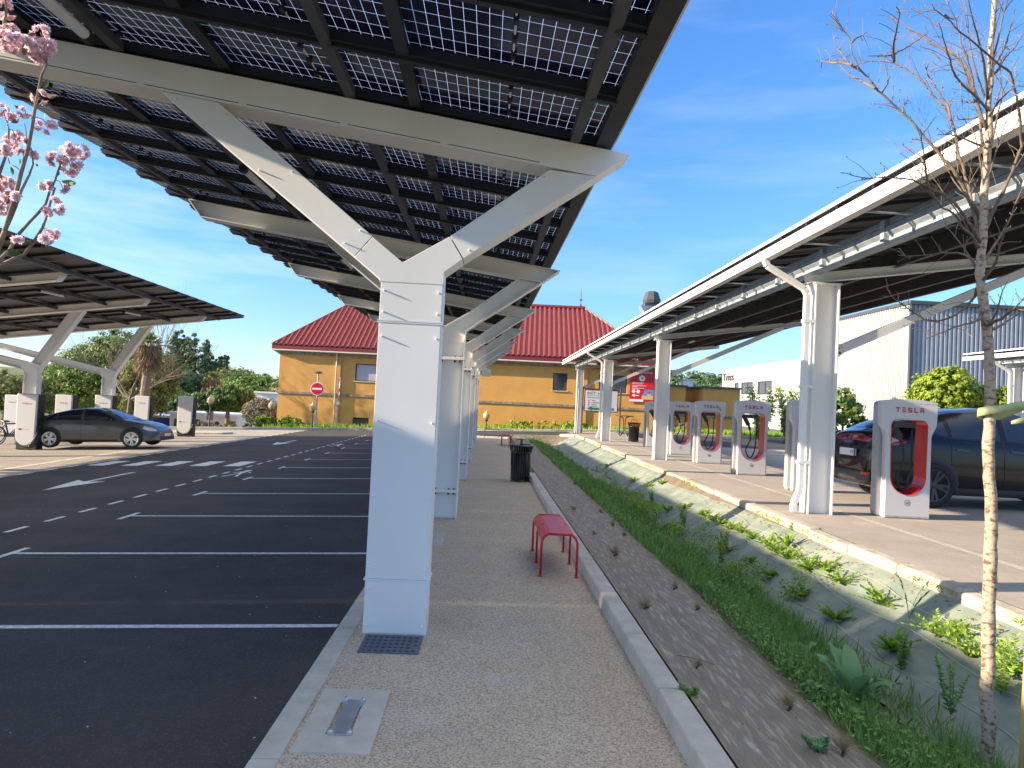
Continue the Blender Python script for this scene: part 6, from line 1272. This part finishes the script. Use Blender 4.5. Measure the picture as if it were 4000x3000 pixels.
# right-hand side shrubs
tree('big_shrub', 'large rounded sunlit green shrub in front of the shaded corrugated hall', (21.6, 32, .35), [(21.6, 32, 2.4, 1.75, 1.6, 2.0), (21.2, 31.5, 3.1, 1.3, 1.2, 1.35)], 26000, .075, L3, cat='shrub', r0=.1, shell=.8, clump=.16, zfork=.3, aspect=.6)
tree('big_shrub', 'yellow green shrub at the right edge behind the black car', (24.2, 31, .35), [(24.4, 31, 2.0, 1.7, 1.4, 1.9)], 15000, .075, L3, cat='shrub', r0=.1, shell=.75, clump=.2, zfork=.3)
tree('dark_shrub', 'dark green shrub with white blossom specks between charger 4A and the columns', (18.3, 38.5, .35), [(18.2, 38.5, 1.3, 1.1, 1.0, 1.05), (17.3, 38.6, 1.0, .8, .8, .8)], 5000, .1, L2, cat='shrub', r0=.06, clump=.25)
tree('dark_shrub', 'tall green shrub right of the near column against the white hall', (20.3, 39, .35), [(20.2, 39, 1.8, 1.2, 1.1, 1.7)], 5000, .11, L1, cat='shrub', r0=.08, clump=.25)
for (x, w_, lb) in ((15.9, 1, 'young tree with upright leafy shoots right of charger 4A'), (17.6, .8, 'young tree with loose upright shoots left of the hidden charger')):
    t = thing('young_tree', lb, 'tree', (x, 40, .35)); b = MB(); r_ = random.Random(int(x)); P = []; 
    for i in range(9):
        a = r_.uniform(0, 6.28); tp = Vector((x + .75 * math.cos(a) * w_, 40 + .6 * math.sin(a), .35 + r_.uniform(2.0, 3.3))); p = Vector((x, 40, .4)); m_ = (p + tp) / 2 + Vector((r_.uniform(-.1, .1), 0, .1)); b.tube([p, m_, tp], [.03, .02, .006], 5)
        for q in range(140): s = r_.random() ** .8; c = p * (1 - s) ** 2 + m_ * 2 * s * (1 - s) + tp * s * s; P.append([c.x + r_.gauss(0, .13), c.y + r_.gauss(0, .13), c.z + r_.gauss(0, .1)])
    b.obj('trunk', M['twig'], t); quads('crown', np.array(P), rdir(len(P)), rdir(len(P)), .085, .05, L7, t); wfix(t)
tree('brown_shrub', 'brownish low shrub by the annex wall seen through charger 4B', (12.9, 44.6, .3), [(12.9, 44.6, .75, .7, .5, .45)], 2000, .06, LH, cat='shrub', r0=.03)
# verge grass and flowering bushes in front of the hotel
def blades(name, pts, h, w, lm, parent=None, lean=.35, tint=None):
    P = np.array(pts); n = len(P); hh = h * (.5 + .9 * RNG.random(n)); U = np.stack([RNG.normal(0, lean, n), RNG.normal(0, lean, n), np.ones(n)], 1); Un = U / np.linalg.norm(U, axis=1)[:, None]
    a = RNG.random(n) * 6.28; return quads(name, P + Un * hh[:, None] * .9, np.stack([np.cos(a), np.sin(a), .2 * np.ones(n)], 1), U, hh, w, lm, parent, tint)
n = 16000; X = RNG.uniform(-14.2, 12, n); Y = 46.2 - .06 * X - RNG.random(n) ** 1.5 * 2.2; pr = .55 + .45 * np.sin(X * 1.3) * np.sin(X * .37 + 1); keep = RNG.random(n) < pr * np.where(Y > 45.2, 1, .5); X, Y = X[keep], Y[keep]
stuff(tag(blades('grass', np.stack([X, Y, [zg(x, 45) + .02 for x in X]], 1), .16, .02, L7), 'long green grass along the foot of the hotel wall', 'grass'))
for x0, x1, lb in ((1.9, 5.2, 'yellow flowering shrub below the narrow window of the hotel'), (5.2, 6.5, 'yellow flowering shrub at the foot of the last canopy column'),):
    c = (x0 + x1) / 2; bl_ = [(x, 45.4, .45 + random.uniform(-.05, .12), .35, .4, .33) for x in np.arange(x0, x1, .4)]
    t = tree('flowering_shrub', lb, (c, 45.4, .1), bl_, 2600, .055, L7, cat='shrub', r0=.02, nl=4); P, o_, q = crown_pts(bl_, 900, .3, .8); quads('flowers', P, rdir(len(P)), rdir(len(P)), .045, .03, L11, t); wfix(t)
tree('low_shrub', 'green weeds heaped at the hotel wall behind the no entry sign', (-12.6, 45.9, -.4), [(-12.6, 46.1, -.2, .9, .4, .5), (-13.4, 46.1, -.3, .5, .4, .3)], 2200, .08, L7, cat='weeds', r0=.02)
n = 9000; X = RNG.uniform(12, 24, n); Y = RNG.uniform(43.4, 45.5, n); stuff(tag(blades('grass', np.stack([X, Y, .35 + 0 * X], 1), .2, .025, L7), 'bright green grass strip behind the far kerb right of the annex', 'grass'))

# ditch vegetation
def zd(x, y): s = 1.2 + (x - 1.2) * 3.02 / (xk(y) - 1.2); return ditch(s)
n = 50000; Y = 2.0 + 35 * RNG.random(n) ** 1.35; X = 2.22 + 1.25 * RNG.random(n); X = 2.22 + (X - 2.22) * (1 - .12 * np.sin(Y * 1.9) - .1 * np.sin(Y * .7 + 2)); den = .55 + .45 * np.sin(Y * 1.1 + 3 * np.sin(X * 2)); edge = np.clip((X - 2.15) / .2, 0, 1) * np.clip((3.3 - X) / .35, .03, 1)
k = (RNG.random(n) < den * edge) & ((X - 2.68) ** 2 + (Y - 4.7) ** 2 > .055); X, Y = X[k], Y[k]; Z = np.array([zd(x, y) for x, y in zip(X, Y)])
hgt = .06 + .045 * np.sin(Y * .8) ** 2
stuff(tag(blades('grass', np.stack([X, Y, Z], 1), hgt, .0045 + .0006 * Y, L8, lean=.45), 'tall green grass growing along the bottom of the ditch', 'grass'))
n = 9000; Y = 2.6 + 6 * RNG.random(n); X = 2.35 + .8 * RNG.random(n); k = (np.sin(Y * 2.1 + 1) * np.sin(X * 5) > -.35) & ((X - 2.68) ** 2 + (Y - 4.7) ** 2 > .055); X, Y = X[k], Y[k]; Z = np.array([zd(x, y) for x, y in zip(X, Y)])
stuff(tag(blades('grass', np.stack([X, Y, Z], 1), .12, .0028, L8, lean=.3), 'fine tall grass blades in the near part of the ditch', 'grass'))
n = 30000; Y = 2.4 + 33 * RNG.random(n) ** 1.3; c = 2.75 + .3 * np.sin(Y * .9) + RNG.normal(0, .25, n); k = (c > 2.15) & (c < 3.3) & ((c - 2.68) ** 2 + (Y - 4.7) ** 2 > .055); X, Y = c[k], Y[k]; Z = np.array([zd(x, y) for x, y in zip(X, Y)]) + .03 + .16 * RNG.random(len(X)) ** 1.5
U = rdir(len(X)); U[:, 2] = np.abs(U[:, 2]) * .6; Nn = rdir(len(X)) * .6 + [0, 0, 1]
stuff(tag(quads('weeds', np.stack([X, Y, Z], 1), Nn, U, .012 + .018 * RNG.random(len(X)), .0085, leafmat('weed_leaf', (.09, .20, .04), (.25, .42, .11))), 'broad leaved weeds mixed into the grass of the ditch', 'weeds'))
cc = RNG.uniform([3.05, 7.5], [3.55, 20], (46, 2)); n = 7000; ci_ = RNG.integers(0, 46, n); X = cc[ci_, 0] + RNG.normal(0, .07, n); Y = cc[ci_, 1] + RNG.normal(0, .12, n); Z = np.array([zd(x, y) for x, y in zip(X, Y)]) + .02 + RNG.random(n) * (.08 + .22 * (ci_ % 7) / 7)
stuff(tag(quads('weeds', np.stack([X, Y, Z], 1), rdir(n) * .7 + [0, 0, 1], rdir(n), .02, .011, L7), 'bright leafy weeds scattered where the ditch grass meets the sunlit membrane', 'weeds'))
n = 2600; Y = 3 + 33 * RNG.random(n); X = np.array([xk(y) for y in Y]) + RNG.normal(-.03, .05, n) ; k = np.sin(Y * 2.3) * np.sin(Y * .9 + 1) > .15; X, Y = X[k], Y[k]
stuff(tag(blades('grass', np.stack([X, Y, np.full(len(X), .3)], 1), .035, .006, L7, lean=.9), 'grass tufts along the weathered kerb of the right lot', 'grass'))
n = 450; Y = 3 + 30 * RNG.random(n); X = np.array([xk(y) for y in Y]) - .04 - .08 * RNG.random(n); quads_ = quads('moss', np.stack([X, Y, np.array([zd(x, y) for x, y in zip(X, Y)]) + .012], 1), rdir(n) * .3 + [0, 0, 1], rdir(n) * [1, 1, .1], .03, .012, L5)
stuff(tag(quads_, 'brown dead moss and stalks below the weathered kerb', 'moss'))

cnt_ = {}; ORD = ['nearest', 'second', 'third', 'fourth', 'fifth', 'sixth', 'seventh', 'eighth', 'ninth', 'tenth', 'eleventh', 'twelfth', 'thirteenth', 'fourteenth', 'fifteenth', 'sixteenth', 'seventeenth', 'eighteenth', 'nineteenth', 'twentieth', 'twenty first', 'twenty second', 'twenty third', 'twenty fourth', 'twenty fifth', 'twenty sixth', 'twenty seventh', 'twenty eighth', 'twenty ninth']
CL = sorted(CLUMPS, key=lambda c: c[1])
for i, (x, y, z, s) in enumerate(CL):
    row = 'lower shaded row of the green membrane' if x < 3.68 else 'upper sunny row below the kerb'; cnt_[row] = cnt_.get(row, -1) + 1
    lb = '%s plant from the camera in the %s' % (ORD[cnt_[row]], row)
    z = zd(min(x, xk(y) - .04), y)
    t = thing('ground_cover_plant', lb, 'plant', (x, y, z), group='ground cover plants on the green membrane'); r_ = random.Random(i * 7 + 1); b = MB(); P, U, Tn = [], [], []
    for q in range(19):
        a = r_.uniform(0, 6.28); L_ = .13 * s * r_.uniform(.6, 1.25); e = r_.uniform(.25, 1.1); d = Vector((math.cos(a) * math.cos(e), math.sin(a) * math.cos(e), math.sin(e))); p0 = Vector((x, y, z)); p1 = p0 + d * L_ * .6; p2 = p0 + d * L_ + Vector((math.cos(a), math.sin(a), -.1)) * L_ * .3
        b.tube([p0, p1, p2], [.002, .0015, .001], 4)
        for w in range(22):
            f = (w + 1) / 22; c = p0 * (1 - f) ** 2 + p1 * 2 * f * (1 - f) + p2 * f * f; sd_ = d.cross(Vector((0, 0, 1))) * (1 if w % 2 else -1); P.append(c + sd_ * .014 * s + Vector((0, 0, .004))); U.append(sd_ + d * .4 + Vector((0, 0, r_.uniform(-.2, .6)))); Tn.append(r_.random() * .6 + f * .4)
    b.obj('stems', M['twig'], t); quads('leaves', np.array(P), RNG.normal(0, .5, (len(P), 3)) + [0, 0, 1], np.array(U), .018 * s ** .5, .0115, L7, t, Tn, fold=.2); wfix(t)
TF = sorted(TUFTS, key=lambda c: c[1])
tl = ['beside a planting slit at the bottom edge', 'left of the big dock leaves', 'tiny and nearly grey', 'largest pale round one by the kerb', 'second pale one in the middle', 'small reddish one near the grass', 'small pale one left of the grass edge', 'tallest straw coloured one beyond the bench foot', 'small one right of the bench', 'green tinged one beside the bench', 'dark brown one at the grass edge', 'pale one behind the bench', 'green one beside the kerb behind the bench', 'distant one beside the ditch grass', 'farthest one behind the litter bin']
for i, (x, y, z, s) in enumerate(TF):
    z = zd(x, y) + .015; t = thing('dry_grass_tuft', 'dry grass tuft on the brown membrane, ' + tl[i], 'grass tuft', (x, y, z), group='dry tufts on the brown membrane'); n = int(70 * s)
    a = RNG.random(n) * 6.28; e = RNG.uniform(.35, 1.5, n); U = np.stack([np.cos(a) * np.cos(e) - .15, np.sin(a) * np.cos(e), np.sin(e)], 1); h_ = .045 * s * (.6 + .6 * RNG.random(n))
    quads('blades', np.array([x, y, z]) + U * h_[:, None] * .95, rdir(n), U, h_, .0022, L8 if i in (9, 12) else L9, t)
    b = MB(); b.tube([(x - .03, y - .05, z - .004), (x + .03, y + .03, z - .002)], [.008, .01], 5); b.obj('planting_slit', M['seam'], t); wfix(t)
# big dock, iris like plant, dock rosette on slope, upright weeds
def rosette(name, label, x, y, z, n, L_, W_, lm, up=(.3, 1.2), seed=1, bend=.5):
    t = thing(name, label, 'plant', (x, y, z)); r_ = random.Random(seed)
    for q in range(n):
        a = 2 * math.pi * q / n * 2.4 + r_.uniform(-.3, .3); e = r_.uniform(*up); l = L_ * r_.uniform(.65, 1.1); w = W_ * r_.uniform(.7, 1.1); b = MB(); k_ = 9; c, s = math.cos(a), math.sin(a); p = Vector((x, y, z)); rows = []
        for i in range(k_ + 1):
            f = i / k_; el = e - bend * f * f * 1.6; 
            if i: p = p + Vector((c * math.cos(el), s * math.cos(el), math.sin(el))) * l / k_
            ww = w * (math.sin(math.pi * min(1, f * .92 + .06)) ** .8) * (.28 if f < .2 else 1) * (1 + .12 * math.sin(i * 3 + q)); sv = Vector((-s, c, 0)); up_ = Vector((0, 0, 1)); rz_ = .012 * math.sin(i * 2.4 + q)
            rows.append((p - sv * ww + up_ * (ww * .35 + rz_), p + Vector((0, 0, 0)), p + sv * ww + up_ * (ww * .35 - rz_)))
        for r3 in rows: b.v += [tuple(v) for v in r3]
        for i in range(k_):
            for j in range(2): b.f.append((i * 3 + j, i * 3 + j + 1, i * 3 + 4 + j, i * 3 + 3 + j)); b.uv.append(None); b.mi.append(0)
        o = b.obj('leaf', lm, t, smooth=True); at = o.data.attributes.new('tint', 'FLOAT', 'FACE'); v_ = r_.random(); at.data.foreach_set('value', [v_] * len(o.data.polygons))
    return wfix(t)
rosette('dock_plant', 'big blue green dock plant with broad leaves at the ditch edge', 2.55, 4.62, -.10, 20, .40, .058, L10, (.25, 1.35), 3)
rosette('dock_plant', 'second broad leaved dock plant half buried in the grass behind the big one', 2.62, 5.6, -.18, 11, .24, .035, L10, (.5, 1.3), 5)
rosette('dock_plant', 'flat broad leaved dock plant where the grass meets the brown membrane', 2.45, 7.3, -.1, 10, .24, .035, L10, (.1, 1.0), 8)
rosette('dock_plant', 'upright bright dock plant alone on the sunny green membrane', 3.95, 8.9, .1, 11, .26, .03, L7, (.7, 1.5), 9, bend=.25)
rosette('iris_plant', 'tall thin iris like plant with a curled tip on the green membrane', 3.87, 6.16, .05, 5, .42, .007, L7, (1.1, 1.5), 4, bend=.3)
def weed(label, x, y, z, h, lm, seed):
    t = thing('upright_weed', label, 'weed', (x, y, z), group='upright weeds in the ditch'); r_ = random.Random(seed); b = MB(); P, U = [], []
    for q in range(5):
        tp = Vector((x + r_.uniform(-.1, .1), y + r_.uniform(-.1, .1), z + h * r_.uniform(.6, 1))); p = Vector((x, y, z)); b.tube([p, (p + tp) / 2 + Vector((r_.uniform(-.02, .02), 0, 0)), tp], [.003, .0025, .001], 4)
        for w in range(34): f = (w + 2) / 36; a = w * 2.4; c = p.lerp(tp, f); U.append((math.cos(a), math.sin(a), .4)); P.append(c + Vector((math.cos(a), math.sin(a), .3)) * .022 * (1.2 - f))
    b.obj('stem', M['twig'], t); quads('leaves', np.array(P), rdir(len(P)), np.array(U), .027, .009, lm, t); return wfix(t)
weed('upright thin weed standing in front of the shaded slope left of the slim trunk', 3.3, 4.75, -.2, .42, L8, 1); weed('small upright weed further left on the shaded slope', 3.4, 5.5, -.18, .3, L8, 2); weed('leafy weed right of the slim trunk near the yellow stake', 3.65, 4.75, -.05, .4, L7, 3)
weed('pale upright weed in the sun where the ditch grass ends, left one', 3.25, 9.3, -.22, .45, L7, 4); weed('bushy yellow green weed in the sun halfway down the ditch', 3.5, 9.9, -.15, .42, L3, 5); weed('tall weed cluster in the sun beyond the kerb shadow', 3.45, 11.8, -.15, .45, L3, 6); weed('distant tall weed against the sunlit membrane', 3.55, 14.5, -.12, .4, L7, 7)
weed('small green weed sprouting beside the near end of the walkway kerb', 1.33, 4.25, .05, .1, L8, 8); weed('greyish heather like plant at the bottom edge of the membrane', 1.86, 3.7, .02, .1, L10, 9)
n = 260; X = RNG.uniform(-7, 1.0, n); Y = 2.5 + 12 * RNG.random(n) ** 1.5; Pz = np.array([lot(x) for x in X]) + .006
stuff(tag(quads('loose_stones', np.stack([X, Y, Pz], 1), rdir(n) * .3 + [0, 0, 1], rdir(n) * [1, 1, .1], .006 + .006 * RNG.random(n), .006, leafmat('loose_stone', (.25, .22, .18), (.6, .56, .5), trans=0)), 'tiny loose stones scattered over the asphalt and the gravel walkway', 'stones'))
n = 420; X = 1.34 + .95 * RNG.random(n); Y = 2.5 + 20 * RNG.random(n) ** 1.4; Z = np.array([zd(x, y) for x, y in zip(X, Y)]) + .016
stuff(tag(quads('leaf_litter', np.stack([X, Y, Z], 1), rdir(n) * .5 + [0, 0, 1], rdir(n) * [1, 1, .2], .008 + .01 * RNG.random(n), .005, L5), 'dead leaf bits and dry stalks lying on the brown membrane', 'litter'))
# fallen twig
b = MB(); b.tube([(1.42, 4.9, .09), (1.5, 4.85, .095), (1.57, 4.83, .09), (1.64, 4.76, .085)], .004, 5); tag(b.obj('fallen_twig', M['bark']), 'dark fallen twig lying on the brown membrane', 'twig')

# young bare tree on the right with tie strap and stake
t = thing('young_bare_tree', 'slim leafless young tree with spotted pale trunk in the ditch on the right', 'tree', TRUNK[0]); b = MB(); k_ = len(TRUNK); r_ = random.Random(5)
pts = [Vector(TRUNK[0])]
for p, q in zip(TRUNK, TRUNK[1:]):
    p, q = Vector(p), Vector(q); m_ = max(2, int((q - p).length / .05))
    for i in range(1, m_ + 1): pts.append(p.lerp(q, i / m_) + Vector((r_.uniform(-1, 1), r_.uniform(-1, 1), 0)) * .0025)
zt_ = pts[-1].z
b.tube(pts, [(.036 - .023 * max(0, (p.z - 1.0) / (zt_ - 1.0)) if p.z > 1 else .036) * (1 + r_.uniform(-.07, .09)) for p in pts], 12); b.obj('trunk', M['birch'], t, smooth=True)
b = MB(); tw = MB()
for w, pl in LIMBS:
    pl = [Vector(p) for p in pl][::-1]; L_ = sum((a - c).length for a, c in zip(pl, pl[1:])); n = len(pl); fine = [pl[0]]
    for a, c in zip(pl, pl[1:]): m_ = a.lerp(c, .5); fine += [m_ + Vector((r_.uniform(-1, 1), r_.uniform(-1, 1), r_.uniform(-1, 1))) * .006, c]
    n = len(fine); r0 = .004 + .009 * w; b.tube(fine, [max(.0022, r0 * (1 - .8 * i / (n - 1))) for i in range(n)], 6)
    for i in range(2, n - 1):
        for q_ in range(3):
            if r_.random() < .62:
                d = (fine[i] - fine[i - 1]).normalized(); s = (d.cross(Vector((r_.uniform(-1, 1), r_.uniform(-1, 1), r_.uniform(-1, 1)))).normalized() + d * .8 + Vector((0, 0, .3))).normalized(); l = r_.choice((.02, .03, .05, .12, .18)); e = fine[i] + s * l
                tw.tube([fine[i], fine[i] + s * l * .5 + Vector((0, 0, l * .06)), e], [.0022, .0018, .0012], 4); tw.lathe([(.001, 0), (.0036, .004), (.001, .009)], tuple(e), 5)
en = []
for q in range(13):      # steep thin shoots from the upper trunk
    p = pts[int(len(pts) * r_.uniform(.62, .9))]; a = r_.uniform(0, 6.28); grow(b, p, Vector((math.cos(a) * .45, math.sin(a) * .45, 1)).normalized(), r_.uniform(.5, .85), .0065, 1, r_, en, .2, 3)
b.obj('limbs', M['twig'], t, smooth=True); tw.obj('twigs', M['bark'], t); wfix(t)
M['strap'] = mat('pale_green_strap', (.42, .47, .22), .45, c2=(.36, .42, .2), ns=10)
t = thing('tree_tie', 'pale green rubber strap looped round the slim trunk and tied to the stake', 'strap', (3.0, 4.1, 1.85))
def ribbon(pts, hgts):
    b = MB(); pts = [Vector(p) for p in pts]; th = .003
    for i, (p, h_) in enumerate(zip(pts, hgts)):
        d = (pts[min(i + 1, len(pts) - 1)] - pts[max(i - 1, 0)]).normalized(); nn = d.cross(Vector((0, 0, 1))).normalized() * th
        b.v += [tuple(p - nn - Vector((0, 0, h_ / 2))), tuple(p + nn - Vector((0, 0, h_ / 2))), tuple(p + nn + Vector((0, 0, h_ / 2))), tuple(p - nn + Vector((0, 0, h_ / 2)))]
    for i in range(len(pts) - 1):
        for j in range(4): b.f.append((i * 4 + j, i * 4 + (j + 1) % 4, i * 4 + 4 + (j + 1) % 4, i * 4 + 4 + j)); b.uv.append(None); b.mi.append(0)
    b.f += [(0, 1, 2, 3), tuple(len(b.v) - 1 - q for q in range(4))]; b.uv += [None, None]; b.mi += [0, 0]; return b
xt, yt = 3.012, 4.1
pts = [(xt + .30, yt - .20, 1.955), (xt + .22, yt - .15, 1.95), (xt + .12, yt - .085, 1.93), (xt + .04, yt - .052, 1.905)] + [(xt + .043 * math.cos(R(a)), yt + .043 * math.sin(R(a)), 1.90 - .03 * (270 - a) / 180) for a in range(255, 75, -20)] + [(xt + .04, yt + .045, 1.86), (xt + .1, yt + .02, 1.87), (xt + .2, yt - .04, 1.93)]
ribbon(pts, [.05] * len(pts)).obj('loop', M['strap'], t, smooth=True)
pts = [(xt + .08, yt - .1, 1.83), (xt + .13, yt - .11, 1.845), (xt + .18, yt - .125, 1.875), (xt + .24, yt - .15, 1.91), (xt + .3, yt - .17, 1.94)]; ribbon(pts, [.018, .035, .045, .05, .05]).obj('tail', M['strap'], t, smooth=True); wfix(t)
b = MB(); b.bar((3.115, 3.86, -.4), (3.19, 3.86, 2.35), .055, .055); tag(b.obj('stake', mat('pine_stake', (.52, .36, .12), .7, c2=(.42, .28, .09), ns=8, stretch=(6, 6, .6)), bevel=.006), 'sunlit yellowish wooden stake cut by the right frame edge', 'stake')

# cherry branches reaching in from the left
t = thing('cherry_tree', 'flowering cherry with pink blossom clusters and bronze leaves at the left frame edge', 'tree', (-2.15, 2.3, 0)); b = MB()
b.tube([(-2.15, 2.35, -.1), (-2.1, 2.32, .6), (-2.0, 2.3, 1.1), CHERRY[0][1][0]], [.045, .035, .025, .012], 8); b.obj('trunk', M['bark'], t)
b = MB()
for w, pl in CHERRY:
    n = len(pl); r0 = .0045 + .0065 * (w - .3) if w > .4 else .0014; b.tube(pl, [max(.0016, r0 * (1 - .6 * i / (n - 1))) for i in range(n)], 7)
r_ = random.Random(8); tips = [Vector(p) for w, pl in CHERRY for p in pl]
for x, y, z, rad in BLOSSOM:
    c = Vector((x, y, z)); q = min(tips, key=lambda p: (p - c).length)
    if (q - c).length < .35: b.tube([q, q.lerp(c, .5) + Vector((0, 0, .01)), c], [.0016, .0013, .001], 5)
b.obj('branches', M['bark'], t, smooth=True)
for x, y, z, rad in BLOSSOM:
    P, Nn, U = [], [], []; fl = max(4, int((rad / .012) ** 2 * 2.6)); rad = rad * 1.0
    for i in range(fl):        # each flower: whorls of petals about its own axis
        d = Vector(rdir(1)[0]); fc = Vector((x, y, z)) + d * rad * r_.uniform(.45, 1); s_ = d.orthogonal().normalized(); w_ = d.cross(s_)
        for ring_, tilt, ln in ((7, .35, 1), (6, .8, .85), (5, 1.3, .6)):
            for q in range(ring_):
                a = 2 * math.pi * q / ring_ + ring_; e = (s_ * math.cos(a) + w_ * math.sin(a)) * math.cos(tilt) + d * math.sin(tilt); P.append(fc + e * .0085 * ln); U.append(e); Nn.append(d - e * .3 + Vector((r_.uniform(-.3, .3), r_.uniform(-.3, .3), r_.uniform(-.3, .3))))
    quads('blossom', np.array(P), np.array(Nn), np.array(U), (.0088), .0068, LB, t, fold=.3)
for x, y, z, a, l, g_ in CHLEAF:
    b = MB(); d = Vector((math.cos(a), r_.uniform(-.5, .5), math.sin(a))).normalized(); s_ = d.cross(Vector((r_.uniform(-.4, .4), -1, r_.uniform(-.4, .4)))).normalized(); up_ = d.cross(s_); k_ = 8; l *= .55; c0 = Vector((x, y, z)) - d * l
    for i in range(k_ + 1):
        f = i / k_; w_ = l * .42 * math.sin(math.pi * min(1, f * .95 + .02)) ** .9; p = c0 + d * 2 * l * f - up_ * l * .5 * f * f; b.v += [tuple(p - s_ * w_ + up_ * w_ * .3), tuple(p), tuple(p + s_ * w_ + up_ * w_ * .3)]
    for i in range(k_):
        for j in range(2): b.f.append((i * 3 + j, i * 3 + j + 1, i * 3 + 4 + j, i * 3 + 3 + j)); b.uv.append(None); b.mi.append(0)
    o = b.obj('leaf', L1 if g_ else LBZ, t, smooth=True); at = o.data.attributes.new('tint', 'FLOAT', 'FACE'); v_ = r_.random(); at.data.foreach_set('value', [v_] * len(o.data.polygons))
wfix(t)
